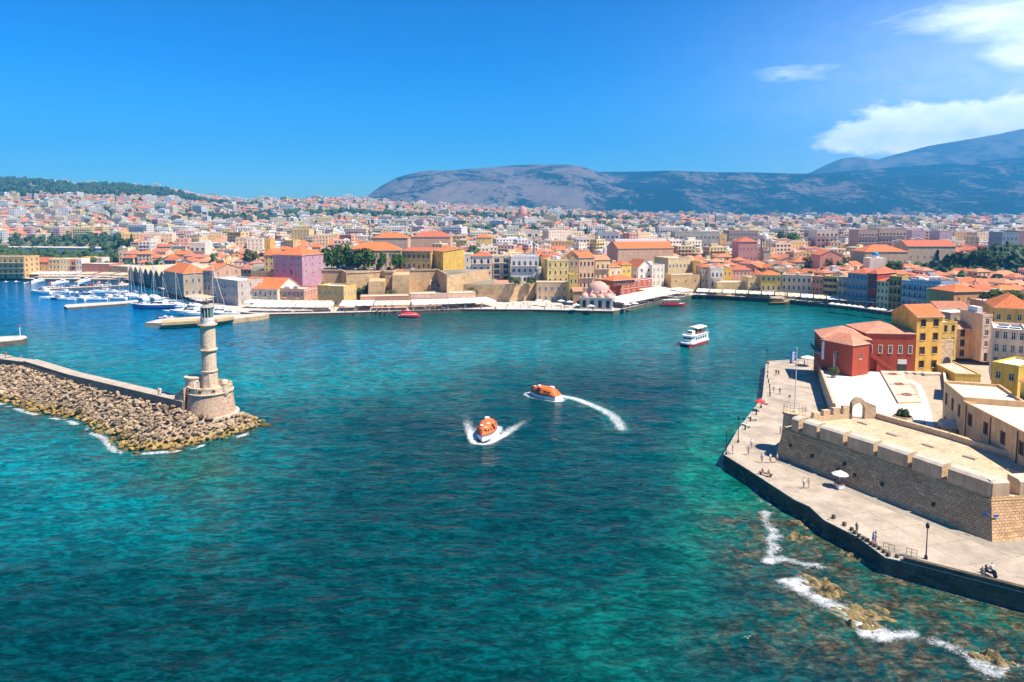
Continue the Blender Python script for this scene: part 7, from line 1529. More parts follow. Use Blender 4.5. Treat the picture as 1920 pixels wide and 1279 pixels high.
def lifeboat(lab, c, dr):
    t = thing('lifeboat', lab, 'lifeboat', (c.x, c.y, .05), math.atan2(dr.y, dr.x), 'orange lifeboats under way'); t.scale = (1, 1, .9); L, W = 9.2, 3.7
    R_ = hull(t, L, W, -.6, 1.15, gel_w, deck_m, bowrise=.25, full=.5, tr=.7, flare=.85)
    rb = MB()
    for s in (0, -1):
        for a, b in zip(R_[:-1], R_[1:]): rb.tube((a[s][0], a[s][1] * 1.02, a[s][2] - .12), (b[s][0], b[s][1] * 1.02, b[s][2] - .12), .09, 6)
    rb.build('fender', [M_('dark_fender', (.10, .10, .13), .7)], t)
    bd = MB(); rings = []; n = 15
    for i in range(n):
        s = i / (n - 1); x = -L / 2 * .985 + L * .97 * s; r0 = R_[min(12, int(round(s * 12)))]; b = max(.06, np.interp(x, [q[0][0] for q in R_], [q[-1][1] for q in R_]) * 1.0); z0 = float(np.interp(x, [q[0][0] for q in R_], [q[0][2] for q in R_])); top = 1.7 * (min(1, s / .22) ** .5 if s < .22 else 1) * (min(1, (1 - s) / .38) ** .62 if s > .62 else 1) + .12
        ring = [(x, -b, z0 - .05), (x, -b * 1.03, z0 + top * .16), (x, -b * .93, z0 + top * .3)]
        for k in range(9): a = math.pi * (k + 1) / 10; ring.append((x, -b * .88 * math.cos(a) * (1 if abs(math.cos(a)) < .75 else .96), z0 + top * (.3 + .7 * math.sin(a) ** .8)))
        ring += [(x, b * .93, z0 + top * .3), (x, b * 1.03, z0 + top * .16), (x, b, z0 - .05)]; rings.append(ring)
    bd.loft(rings, closed=False, cap=False); bd.face(rings[0][::-1]); bd.face(rings[-1]); cn = bd.build('canopy', [orange], t, smooth=True)
    for s in (-1, 1):
        d = MB(); d.box(.1, 1.25, -.05, .05, 0, 1.15); o = d.build('side_door', [rubber], t, loc=(-.2, s * 1.83, 1.62)); o.rotation_euler = (s * .5, 0, 0)
        rl = MB(); rl.tube((-3.2, s * 1.5, 2.15), (2.2, s * 1.55, 2.2), .05, 5); rl.build('grab_rail', [orange], t)
        for x in (-2.8, -1.6, 1.9, 2.8):
            w = MB(); w.box(-.24, .24, -.05, .05, 0, .3); q = w.build('window', [mt_glass], t, loc=(x, s * (float(np.interp(x, [r_[0][0] for r_ in R_], [r_[-1][1] for r_ in R_])) * .86 + .05), 1.95)); q.rotation_euler = (s * .5, 0, 0)
    w = MB(); w.box(-.5, .5, -.42, .42, 0, .42); w.build('steering_cupola', [M_('cupola_white', (.8, .79, .76), .4)], t, loc=(-2.3, -.3, 2.78))
    for x, y in ((.8, .6), (1.9, -.55), (2.6, .35)): w = MB(); w.box(-.3, .3, -.28, .28, 0, .1); w.build('roof_hatch', [M_('cupola_white', (.8, .79, .76), .4)], t, loc=(x, y, 2.86 - max(0, x - 1.3) * .28))
    for y in (-.5, .5): w = MB(); w.box(-.05, .05, -.28, .28, 0, .34); q = w.build('bow_window', [mt_glass], t, loc=(3.55, y, 2.05)); q.rotation_euler = (0, -.85, 0)
    for x in (-4.1, 4.0): w = MB(); w.tube((x, 0, 1.3), (x, 0, 2.35), .09, 6); w.build('lifting_hook', [orange], t)
    ln = MB(); ln.tube((-4.4, 1.25, .75), (3, 1.6, .8), .035, 4); ln.tube((-4.4, -1.25, .75), (3, -1.6, .8), .035, 4); ln.build('grab_line', [M_('dark_fender', (.10, .10, .13), .7)], t)
    return t
lifeboat('orange and white lifeboat in profile turning with a curved wake', LB1, LB1_DIR); lifeboat('orange and white lifeboat coming head on with foam at its bow', LB2, LB2_DIR)
def ferry():
    c, dr = FERRY, FERRY_DIR; t = thing('excursion_boat', 'white two deck excursion boat with red lower hull crossing the harbour', 'boat', (c.x, c.y, 0), math.atan2(dr.y, dr.x)); L, W = 13.5, 4.9
    for s in (-1, 1):
        R_ = hull_rings(L, 1.5, -.6, .9, bowrise=.7, full=.6); m = MB(); m.loft(R_, closed=False, cap=False); m.face(R_[0]); m.build('hull', [red_p], t, loc=(0, s * 1.7, 0), weld=True)
    m = MB(); m.prism([(-L / 2, -W / 2), (L * .40, -W / 2), (L * .52, -W / 4), (L * .52, W / 4), (L * .40, W / 2), (-L / 2, W / 2)], .85, 1.35); m.build('main_deck', [gel_w], t)
    m = MB(); m.prism([(-L * .47, -W * .46), (L * .26, -W * .46), (L * .36, -W * .3), (L * .36, W * .3), (L * .26, W * .46), (-L * .47, W * .46)], 1.353, 3.4); m.build('cabin', [gel_w], t)
    for s in (-1, 1):
        for k in range(5): w = MB(); w.box(-.45, .45, -.04, .04, 0, .75); w.build('window', [mt_glass], t, loc=(-4.2 + k * 1.7, s * (W * .46 + .02), 2.15))
    for k in range(4): w = MB(); w.box(-.04, .04, -.34, .34, 0, .65); w.build('front_window', [mt_glass], t, loc=(L * .36 + .02, -1.15 + k * .77, 2.3))
    m = MB(); m.prism([(-L * .49, -W * .49), (L * .30, -W * .49), (L * .40, -W * .3), (L * .40, W * .3), (L * .30, W * .49), (-L * .49, W * .49)], 3.403, 3.6); m.build('upper_deck', [gel_w], t)
    r = MB(); P_ = [(-L * .48, -W * .48), (L * .29, -W * .48), (L * .38, -W * .28), (L * .38, W * .28), (L * .29, W * .48), (-L * .48, W * .48), (-L * .48, -W * .48)]
    for a, b in zip(P_[:-1], P_[1:]):
        for z in (4.1, 4.55): r.tube((*a, z), (*b, z), .03, 4)
        n = max(2, int(math.dist(a, b) / 1.1))
        for k in range(n): f = k / n; x, y = a[0] + (b[0] - a[0]) * f, a[1] + (b[1] - a[1]) * f; r.tube((x, y, 3.603), (x, y, 4.55), .025, 4)
    r.build('railing', [alu], t)
    m = MB(); rr = []
    for x in (-L * .44, L * .10): rr.append([(x, -W * .42 + W * .84 * k / 8, 5.7 + .35 * math.sin(math.pi * k / 8)) for k in range(9)] + [(x, -W * .42 + W * .84 * k / 8, 5.6 + .35 * math.sin(math.pi * k / 8)) for k in reversed(range(9))])
    m.loft(rr); m.build('sun_roof', [M_('cream_canvas', (.72, .66, .50), .8)], t)
    for x in (-L * .42, -L * .17, L * .08):
        for s in (-1, 1): p = MB(); p.tube((x, s * W * .4, 3.603), (x, s * W * .4, 5.62), .05, 5); p.build('post', [alu], t)
    m = MB(); m.prism([(L * .10, -1.1), (L * .24, -.9), (L * .24, .9), (L * .10, 1.1)], 3.603, 5.0); m.build('wheelhouse', [gel_w], t); w = MB(); w.box(-.04, .04, -.8, .8, 0, .55); w.build('wheelhouse_window', [mt_glass], t, loc=(L * .24 + .02, 0, 4.25))
    for k in range(4):
        b = MB(); b.box(-.25, .25, -1.6, 1.6, 0, .45); b.box(-.25, -.18, -1.6, 1.6, .452, .95); b.build('bench', [red_p if k % 2 else teak], t, loc=(-4.6 + k * 1.4, 0, 3.603))
ferry()
def boat_motor(L=12, hm=None, canopy=None):
    t = thing('motor_yacht', '', 'motor yacht'); W = L * .29; R_ = hull(t, L, W, -.5, L * .095 + .25, hm or gel_w, deck_m, bowrise=.5, full=.45, tr=.85)
    z = L * .095 + .2; m = MB(); n = 8; rings = []
    for i in range(n):
        s = i / (n - 1); x = -L * .30 + L * .52 * s; b = W * .36 * (1 - max(0, s - .55) ** 2 * 1.6); h = (L * .095) * (1 if s < .5 else 1 - (s - .5) / .5 * .92); rings.append([(x, -b, z), (x, -b * .85, z + h * .8), (x, -b * .6, z + h), (x, b * .6, z + h), (x, b * .85, z + h * .8), (x, b, z)])
    m.loft(rings, cap=True); m.build('cabin', [gel_w], t)
    for s in (-1, 1): w = MB(); w.face([(-L * .22, s * W * .345, z + L * .03), (L * .08, s * W * .325, z + L * .03), (L * .03, s * W * .315, z + L * .075), (-L * .22, s * W * .325, z + L * .075)][::s]); w.build('side_window', [mt_glass], t)
    ws = MB(); ws.face([(L * .06, -W * .27, z + L * .062), (L * .06, W * .27, z + L * .062), (-L * .02, W * .24, z + L * .125), (-L * .02, -W * .24, z + L * .125)]); ws.build('windscreen', [mt_glass], t)
    a = MB(); a.box(-L * .24, -L * .02, -W * .3, W * .3, z + L * .16, z + L * .166); a.build('bimini', [canopy or gel_w], t)
    p = MB()
    for x in (-L * .23, -L * .03):
        for s in (-1, 1): p.tube((x, s * W * .28, z + L * .09), (x, s * W * .28, z + L * .16), .04, 4)
    p.build('bimini_frame', [alu], t); return t
def boat_small(L=6, hm=None, cover=None):
    t = thing('small_boat', '', 'small boat'); W = L * .36; hull(t, L, W, -.3, .62, hm or gel_w, deck_m, bowrise=.4, full=.4, tr=.85); c = MB(); c.box(-L * .1, L * .14, -W * .28, W * .28, .58, 1.35); c.build('console', [cover or gel_w], t); w = MB(); w.box(L * .141, L * .15, -W * .26, W * .26, 1.0, 1.5); w.build('windscreen', [mt_glass], t); e = MB(); e.box(-L * .55, -L * .47, -.25, .25, .2, 1.1); e.build('outboard', [rubber], t); return t
def boat_sail(L=11, hm=None, cover=None):
    t = thing('sailing_yacht', '', 'sailing yacht'); W = L * .29; hull(t, L, W, -.5, 1.05, hm or gel_w, teak if False else deck_m, bowrise=.3, full=.35, tr=.7); c = MB(); c.prism([(-L * .12, -W * .26), (L * .22, -W * .16), (L * .22, W * .16), (-L * .12, W * .26)], 1.0, 1.5); c.build('cabin', [gel_w], t)
    for s in (-1, 1): w = MB(); w.box(-L * .1, L * .12, -.02, .02, 0, .2); w.build('side_window', [mt_glass], t, loc=(0, s * W * .235, 1.2), rz=-s * .09)
    m = MB(); m.tube((L * .06, 0, 1.0), (L * .06, 0, L * 1.22), .13, 6, r1=.08); m.build('mast', [alu], t); b = MB(); b.tube((L * .05, 0, 2.3), (-L * .36, 0, 2.35), .16, 6); b.build('boom', [cover or navy], t)
    r = MB(); r.tube((L * .06, 0, L * 1.2), (L * .5, 0, 1.3), .025, 3); r.tube((L * .06, 0, L * 1.2), (-L * .48, 0, 1.1), .025, 3); r.tube((L * .06, 0, L * .85), (L * .02, W * .48, 1.05), .02, 3); r.tube((L * .06, 0, L * .85), (L * .02, -W * .48, 1.05), .02, 3); r.tube((L * .06, -W * .3, L * .6), (L * .06, W * .3, L * .6), .03, 3); r.build('rigging', [alu], t); return t
blueh = M_('blue_hull', (.03, .10, .30), .3, .05, 1, spec=.5); PROT = {'motor': [boat_motor(13), boat_motor(12, None, navy), boat_motor(14, blueh)], 'small': [boat_small(6), boat_small(6.5, blueh), boat_small(6, None, navy), boat_small(5.5, red_p)], 'sail': [boat_sail(12), boat_sail(11, blueh, gel_w), boat_sail(12.5, None, M_('beige_canvas', (.55, .47, .34), .8))]}
for k, L_ in PROT.items():
    for o in L_: KIDS[o.name] = list(o.children)
LOOK = {'motor': ['white motor yacht with white bimini', 'white motor yacht with navy bimini', 'blue hulled motor yacht'], 'small': ['small white open boat', 'small blue open boat', 'small white boat with navy console', 'small red open boat'], 'sail': ['white sailing yacht with navy sail cover', 'blue hulled sailing yacht', 'white sailing yacht with beige sail cover']}
used = set(); BL = {}
def moor(kind, v, px_, py_, ang, sc=1.0, place=''):
    src = PROT[kind][v]; p = G(px_, py_, 0)
    if src.name not in used: used.add(src.name); o = src
    else: o = copy_tree(src)
    o.location = (p.x, p.y, 0); o.rotation_euler = (0, 0, ang); o.scale = (sc, sc, sc); o['category'] = src['category']; o['group'] = {'motor': 'moored motor yachts', 'small': 'moored small boats', 'sail': 'moored sailing yachts'}[kind]
    BL.setdefault('%s %s' % (LOOK[kind][v], place), []).append((px_, o))
rb = random.Random(21)
# outer row: the large yachts between the outer jetty and the stone mole
for i, (px_, py_, kd, v, sc) in enumerate([(262, 574, 'motor', 1, .8), (290, 579, 'motor', 2, 1.35), (318, 577, 'motor', 0, 1.0), (330, 588, 'motor', 0, .9), (352, 590, 'motor', 0, 1.25), (374, 592, 'motor', 1, 1.05), (408, 590, 'motor', 0, 1.1), (425, 592, 'motor', 0, .9), (440, 590, 'small', 0, 1.0)]): moor(kd, v, px_, py_, math.pi + rb.uniform(-.1, .25), sc, 'between the outer jetty and stone mole')
for i in range(15):
    px_ = 98 + i * 12 + rb.uniform(-3, 3); moor(*rb.choice([('motor', 0), ('motor', 1), ('motor', 0), ('small', 0), ('small', 2), ('sail', 0), ('motor', 2)]), px_, 562.5 - i * .25 + rb.uniform(-1.5, 2), math.pi + rb.uniform(-.35, .35), rb.uniform(.75, 1.05), 'along the outer jetty')
for i in range(14):
    px_ = 76 + i * 13 + rb.uniform(-3, 3); moor(*rb.choice([('small', 0), ('small', 1), ('motor', 0), ('small', 2), ('motor', 1), ('sail', 1)]), px_, 551 - i * .2 + rb.uniform(-1, 1), math.pi + rb.uniform(-.3, .3), rb.uniform(.8, 1.1), 'in the middle marina row')
for i in range(11):
    px_ = 6 + i * 22 + rb.uniform(-5, 5); moor(*rb.choice([('small', 0), ('small', 1), ('small', 2), ('motor', 0), ('small', 3)]), px_, 531 + rb.uniform(-1, 2), rb.uniform(-.4, .4) - math.pi / 2, rb.uniform(.8, 1.2), 'by the inner marina quay')
for px_, py_, v, sc in ((248, 556, 0, 1.25), (267, 561, 2, 1.35), (290, 560, 0, 1.3), (333, 573, 2, 1.1), (368, 577, 0, 1.35), (403, 583, 2, 1.45), (226, 552, 1, 1.0), (205, 556, 0, .9), (308, 566, 1, 1.0)): moor('sail', v, px_, py_, rb.uniform(2.2, 2.6), sc, 'along the arsenal quay')
for px_, py_, v in ((322, 601, 3), (310, 600, 1)): moor('small', v, px_, py_ - 3, .3, .9, 'behind the stone mole')
for lab, L_ in BL.items():
    L_.sort(key=lambda q: q[0])
    for k, (px_, o) in enumerate(L_): o['label'] = lab if len(L_) == 1 else '%s, %s from left' % (lab, ['first', 'second', 'third', 'fourth', 'fifth', 'sixth', 'seventh', 'eighth', 'ninth', 'tenth'][k])
for L_ in PROT.values():
    for o in L_:
        if o.name not in used:
            for c_ in KIDS[o.name]: bpy.data.objects.remove(c_)
            bpy.data.objects.remove(o)
def tour_boats():
    p = G(768, 595, 0); t = thing('glass_bottom_boat', 'bright red round topped excursion boat near the far quay', 'boat', p, .03); hull(t, 9.6, 3.0, -.4, .9, red_p, deck_m, bowrise=.3, full=.5, tr=.7); m = MB(); rr = []
    for i in range(9): s = i / 8; x = -3.9 + 7.4 * s; b = 1.25 * math.sin(math.pi * (.12 + .76 * s)) ** .5; h = 1.5 * math.sin(math.pi * (.1 + .8 * s)) ** .5; rr.append([(x, -b * math.cos(math.pi * k / 6), .88 + h * math.sin(math.pi * k / 6)) for k in range(7)])
    m.loft(rr, closed=False, cap=False); m.build('cabin', [red_p], t)
    for s in (-1, 1):
        for k in range(7): w = MB(); w.lathe([(.26, 0), (.26, .05)], 10); o = w.build('porthole', [gel_w], t, loc=(-3.1 + k * .95, s * 1.2, 1.35)); o.rotation_euler = (-s * 1.35, 0, 0)
    m = MB(); m.box(-3.4, -2.4, -.4, .4, 2.2, 3.1); m.build('wheelhouse', [red_p], t)
    p = G(1262, 573.5, 0); t = thing('ferry_launch', 'low white and red tour launch with flat roof at the quay', 'boat', p, .12); hull(t, 13, 3.4, -.4, 1.0, red_p, deck_m, bowrise=.6, full=.5, tr=.7); m = MB(); m.box(-5, 3.2, -1.4, 1.4, 3.0, 3.12); m.build('roof', [gel_w], t)
    for x in (-4.9, -2.2, .5, 3.0):
        for s in (-1, 1): q = MB(); q.tube((x, s * 1.3, .95), (x, s * 1.3, 3.0), .05, 5); q.build('post', [gel_w], t)
    m = MB(); m.box(-4.6, 2.6, -1.35, 1.35, .96, 1.7); m.build('seat_box', [red_p], t)
    p = G(1461, 571, 0); t = thing('wooden_galley', 'dark wooden tour ship with gold band and cream sun deck', 'ship', p, .05); hull(t, 10.5, 3.4, -.4, 1.5, teak, deck_m, bowrise=1.1, full=.5, tr=.75)
    m = MB(); R_ = hull_rings(10.55, 3.46, -.4, 1.5, bowrise=1.1, full=.5, tr=.75)
    for s in (0, -1):
        for a, b in zip(R_[:-1], R_[1:]): m.tube((a[s][0], a[s][1], a[s][2] - .35), (b[s][0], b[s][1], b[s][2] - .35), .12, 5)
    m.build('gold_band', [M_('gold_paint', (.55, .38, .08), .5)], t); m = MB(); m.box(-4, 1.8, -1.3, 1.3, 1.46, 2.5); m.build('deckhouse', [teak], t); m = MB(); m.box(-4.3, 2.2, -1.5, 1.5, 3.6, 3.72); m.build('sun_roof', [M_('cream_canvas', (.72, .66, .50), .8)], t)
    for x in (-4.1, -1, 2.0):
        for s in (-1, 1): q = MB(); q.tube((x, s * 1.35, 1.4), (x, s * 1.35, 3.6), .06, 5); q.build('post', [teak], t)
    m = MB(); m.tube((3.1, 0, 1.4), (3.1, 0, 6.5), .1, 6); m.build('mast', [teak], t)
tour_boats()

# ---------------------------------------------------------------- awnings and parasols
canv = [M_('canvas_cream', (.66, .56, .42), .85, .06, .5), M_('canvas_white', (.70, .66, .60), .85, .05, .5), M_('canvas_beige', (.52, .41, .28), .85, .08, .5)]
NA = [0]
def awning(label, xl, yl, xr, yr, depth, h=2.7, rise=.8, cm=0, group='cafe awnings along the quay', z=QZ):
    A, B = G(xl, yl, z), G(xr, yr, z); d = B - A; W = d.length; t = thing('cafe_awning', label, 'awning', A, math.atan2(d.y, d.x), group); n = max(2, int(W / 2.6)); m = MB(); rows_ = []; th = .07
    for i in range(n * 2 + 1):
        s = i / (n * 2); sag = .24 * (i % 2); rows_.append([(W * s, -.3, h - .28 - sag * .3), (W * s, -.3, h - sag), (W * s, depth * .5, h + rise * .55 - sag), (W * s, depth, h + rise - sag * .5), (W * s, depth, h + rise - sag * .5 - th), (W * s, depth * .5, h + rise * .55 - sag - th), (W * s, -.24, h - sag - th), (W * s, -.24, h - .28 - sag * .3)])
    m.loft(rows_); m.build('canopy', [canv[cm]], t)
    nb = max(2, int(W / 5) + 1)
    for k in range(nb):
        for y, zz in ((.05, h - .16), (depth - .1, h + rise - .2)): p = MB(); p.tube((W * (.01 + .98 * k / (nb - 1)), y, 0), (W * (.01 + .98 * k / (nb - 1)), y, zz), .06, 5); p.build('post', [alu if cm else mt_wood], t)
    return t
ROWS = [('in front of the white and salmon houses', [(457, 577.5, 485, 578.5, 5, 1), (487, 578.5, 512, 579.5, 5, 1), (514, 579.5, 542, 580, 6, 0), (468, 585.5, 497, 586.5, 5, 1), (499, 586.5, 524, 586.5, 5, 1), (526, 586.5, 552, 586, 5, 1), (544, 580, 571, 580.5, 6, 0), (573, 580.5, 598, 581, 6, 0), (554, 586, 590, 585.5, 4.5, 1), (592, 585.5, 626, 584.5, 7, 0), (600, 580.5, 622, 580, 5, 0)]),
        ('on the long restaurant terrace', [(636, 584, 668, 583.5, 12, 1), (669, 583.5, 699, 583, 12, 1), (701, 583, 735, 582.5, 9, 0), (736, 582.5, 769, 582, 9, 0), (774, 582, 806, 581, 11, 1), (807, 581, 840, 580, 11, 1), (841, 580, 872, 578.5, 11, 1), (873, 578.5, 903, 577, 11, 1), (904, 577, 931, 575, 11, 1)]),
        ('beside the mosque', [(1169, 579, 1200, 573, 13, 1), (1201, 572.8, 1228, 567, 13, 1), (1229, 566.8, 1253, 562, 14, 0), (1254, 561.8, 1276, 557.5, 14, 1), (1222, 557, 1262, 551, 9, 0), (1263, 551, 1310, 546.5, 9, 0), (1278, 556.5, 1300, 553, 9, 1)]),
        ('along the east quay', [(1305 + i * 24.6, 555.6 + i * 1.1 + max(0, i - 5) * .85, 1305 + i * 24.6 + 22.6, 556.6 + i * 1.1 + max(0, i - 5) * .85, 7.5, (1, 0, 1, 0, 0, 1, 2, 0)[i % 8]) for i in range(17)]),
        ('in front of the marina houses', [(50, 521, 78, 521, 9, 1), (80, 521, 110, 521, 9, 1), (112, 521, 140, 521, 9, 1), (146, 521, 175, 521, 8, 2), (178, 521.5, 206, 522, 8, 2), (209, 522, 232, 524, 8, 2), (348, 566, 388, 571, 6, 2)])]
for place, L_ in ROWS:
    L2 = sorted(range(len(L_)), key=lambda i: L_[i][0])
    for k, i in enumerate(L2):
        xl, yl, xr, yr, dp, cm = L_[i]
        awning('%s canvas cafe awning %s, %s from left' % (['cream', 'white', 'beige'][cm], place, ['first', 'second', 'third', 'fourth', 'fifth', 'sixth', 'seventh', 'eighth', 'ninth', 'tenth', 'eleventh', 'twelfth', '13th', '14th', '15th', '16th', '17th'][k]), xl, yl, xr, yr, dp, cm=cm)
def parasol(label, p, r=1.6, h=2.5, mat=None, group='parasols'):
    t = thing('parasol', label, 'parasol', p, random.uniform(0, 1), group); m = MB(); m.lathe([(r, h - .12), (r, h), (r * .5, h + .32), (.05, h + .6)], 8, cap=False); m.lathe([(.05, h + .56), (r * .5, h + .28), (r * .98, h - .03)], 8, cap=False); m.build('canopy', [mat or canv[1]], t); m = MB(); m.tube((0, 0, 0), (0, 0, h + .7), .035, 6); m.build('pole', [alu], t); m = MB(); m.lathe([(.35, 0), (.35, .08), (.06, .1)], 10); m.build('base', [mt_conc], t)
redc = M_('canvas_red', (.60, .05, .05), .8)
for i in range(14): x = 1560 + i * 10.5; parasol('white quayside parasol before the blue grey houses, %s from left' % ['first', 'second', 'third', 'fourth', 'fifth', 'sixth', 'seventh', 'eighth', 'ninth', 'tenth', '11th', '12th', '13th', '14th'][i], G(x, 579.5 + (x - 1560) * .125, QZ), 1.7, group='east quay parasols') if i not in (6, 10) else None
for i, (x, y) in enumerate(((1010, 573), (1024, 575), (1052, 574), (1068, 576), (1080, 582), (1108, 584), (1176, 581), (1190, 579))): parasol('pale parasol on the square by the mosque, %s from left' % ['first', 'second', 'third', 'fourth', 'fifth', 'sixth', 'seventh', 'eighth'][i], G(x, y, QZ), 1.8, group='square parasols')
parasol('white vendor parasol against the fortress wall', G(1574, 913, PZ + .02), 1.25, 2.1); parasol('red parasol at the promenade edge', G(1424.5, 771, PZ + .02), 1.2, 2.2, redc); parasol('white parasol at the museum corner by the water', G(1514, 686, PZ + .02), 1.9, 2.4)

# ---------------------------------------------------------------- people
def person_mesh(pose):
    J = {'pel': (0, 0, .95, .135), 'wai': (0, 0, 1.12, .125), 'che': (0, -.01, 1.32, .15), 'nec': (0, 0, 1.47, .055), 'hea': (0, -.015, 1.58, .085), 'top': (0, -.005, 1.70, .075), 'shL': (-.17, 0, 1.40, .06), 'shR': (.17, 0, 1.40, .06), 'hiL': (-.09, 0, .90, .095), 'hiR': (.09, 0, .90, .095)}
    if pose == 'stand': J.update(elL=(-.23, .02, 1.13, .042), haL=(-.22, -.06, .90, .03), elR=(.23, .02, 1.13, .042), haR=(.22, -.06, .90, .03), knL=(-.10, -.02, .5, .062), anL=(-.11, .02, .09, .042), toL=(-.12, -.15, .045, .04), knR=(.10, -.02, .5, .062), anR=(.11, .02, .09, .042), toR=(.12, -.15, .045, .04))
    if pose == 'walk': J.update(elL=(-.23, .14, 1.14, .042), haL=(-.22, .12, .92, .03), elR=(.23, -.1, 1.14, .042), haR=(.21, -.26, .97, .03), knL=(-.09, -.2, .54, .062), anL=(-.09, -.26, .12, .042), toL=(-.09, -.43, .09, .038), knR=(.09, .06, .5, .062), anR=(.09, .32, .16, .042), toR=(.09, .2, .045, .038))
    if pose == 'sit': J.update(elL=(-.24, -.06, 1.13, .042), haL=(-.16, -.3, 1.06, .03), elR=(.24, -.06, 1.13, .042), haR=(.16, -.3, 1.06, .03), knL=(-.1, -.44, .93, .062), anL=(-.1, -.46, .53, .042), toL=(-.1, -.63, .5, .038), knR=(.1, -.44, .93, .062), anR=(.1, -.46, .53, .042), toR=(.1, -.63, .5, .038))
    if pose == 'photo': J.update(elL=(-.25, -.2, 1.25, .042), haL=(-.08, -.36, 1.5, .03), elR=(.25, -.2, 1.25, .042), haR=(.08, -.36, 1.5, .03), knL=(-.12, -.03, .5, .062), anL=(-.15, .03, .09, .042), toL=(-.17, -.14, .045, .04), knR=(.12, -.03, .5, .062), anR=(.15, .03, .09, .042), toR=(.17, -.14, .045, .04))
    E = [('pel', 'wai'), ('wai', 'che'), ('che', 'nec'), ('nec', 'hea'), ('hea', 'top'), ('che', 'shL'), ('che', 'shR'), ('shL', 'elL'), ('elL', 'haL'), ('shR', 'elR'), ('elR', 'haR'), ('pel', 'hiL'), ('pel', 'hiR'), ('hiL', 'knL'), ('knL', 'anL'), ('anL', 'toL'), ('hiR', 'knR'), ('knR', 'anR'), ('anR', 'toR')]
    K = list(J); me = bpy.data.meshes.new('body'); dz = -.48 if pose == 'sit' else 0
    me.from_pydata([J[k][:3] for k in K], [(K.index(a), K.index(b)) for a, b in E], []); o = bpy.data.objects.new('tmp', me); COL.objects.link(o); sk = o.modifiers.new('s', 'SKIN'); sb = o.modifiers.new('u', 'SUBSURF'); sb.levels = 1; sb.render_levels = 1
    for i, k in enumerate(K): me.skin_vertices[0].data[i].radius = (J[k][3], J[k][3] * (.75 if k in ('che', 'pel', 'wai') else 1)); me.skin_vertices[0].data[i].use_root = (k == 'pel')
    dg = bpy.context.evaluated_depsgraph_get(); out = bpy.data.meshes.new_from_object(o.evaluated_get(dg)); bpy.data.objects.remove(o); out.name = 'person'
    bm = bmesh.new(); bm.from_mesh(out)
    for h in ('haL', 'haR'):                                  # fingers and thumb
        e = Vector(J['el' + h[2]][:3]); p = Vector(J[h][:3]); d = (p - e).normalized(); s = d.cross(Vector((0, 1, .3))).normalized()
        for k, ln in enumerate((.06, .085, .09, .085, .07)):
            q = p + s * (.024 * (k - 2)) + d * (.0 if k == 0 else .02); dd = (d + s * (-.9 if k == 0 else 0)).normalized(); b = MB(); b.tube(q, q + dd * ln * .6, .010, 4); b.tube(q + dd * ln * .6, q + dd * ln + Vector((0, -.015, 0)), .009, 4)
            m0 = b.mesh('f', []); bm.from_mesh(m0); bpy.data.meshes.remove(m0)
    n = MB(); n.loft([[(-.012, -.085, 1.585), (.012, -.085, 1.585), (0, -.08, 1.63)], [(-.008, -.115, 1.575), (.008, -.115, 1.575), (0, -.095, 1.615)]]); m0 = n.mesh('n', []); bm.from_mesh(m0)
    for v in bm.verts: v.co.z += dz
    bm.to_mesh(out); bm.free()
    out.materials.clear()
    for m_ in range(4): out.materials.append(None)
    for p in out.polygons:
        c = p.center; z = c.z - dz; hand = any((c - Vector((J[h][0], J[h][1], J[h][2] + dz))).length < .13 for h in ('haL', 'haR')); fore = any((c - Vector((J[h][0], J[h][1], J[h][2] + dz))).length < .28 for h in ('haL', 'haR'))
        if z > 1.5: p.material_index = 3 if (z > 1.655 or (c.y > .03 and z > 1.53)) else 0
        elif fore: p.material_index = 0
        elif z > (.98 if pose != 'sit' else 1.0) : p.material_index = 1
        elif z > .93 if pose == 'sit' else z > .52: p.material_index = 2
        elif pose == 'sit' and z > .8 and c.y > -.38: p.material_index = 2
        else: p.material_index = 0 if z > .1 else 3
        p.use_smooth = True
    return out
PM = {k: person_mesh(k) for k in ('stand', 'walk', 'sit', 'photo')}
skin = M_('skin', (.48, .27, .17), .6, .05, 3); hairs = [M_('hair_dark', (.025, .017, .012), .7), M_('hair_brown', (.10, .06, .03), .7), M_('hair_fair', (.30, .2, .09), .7)]
CLO = {'white': (.76, .76, .75), 'black': (.02, .02, .022), 'red': (.5, .04, .04), 'blue': (.05, .14, .4), 'pink': (.6, .25, .28), 'grey': (.25, .25, .26), 'green': (.08, .2, .08), 'yellow': (.65, .5, .1), 'beige': (.55, .44, .3), 'navy': (.02, .03, .09)}
cmat = {k: M_('cloth_' + k, v, .85, .1, 4) for k, v in CLO.items()}
NP = [0]
def person(label, p, pose, rz, top, bot, group='people on the promenade', h=1.0):
    o = put('person', PM[pose], None, p, rz, (h, h, h)); k = NP[0]; NP[0] += 1
    for i, m_ in enumerate((skin, cmat[top], cmat[bot], hairs[k % 3])): o.material_slots[i].link = 'OBJECT'; o.material_slots[i].material = m_
    tag(o, label, 'person', group); return o
Pp = lambda x, y: G(x, y, PZ + .015)
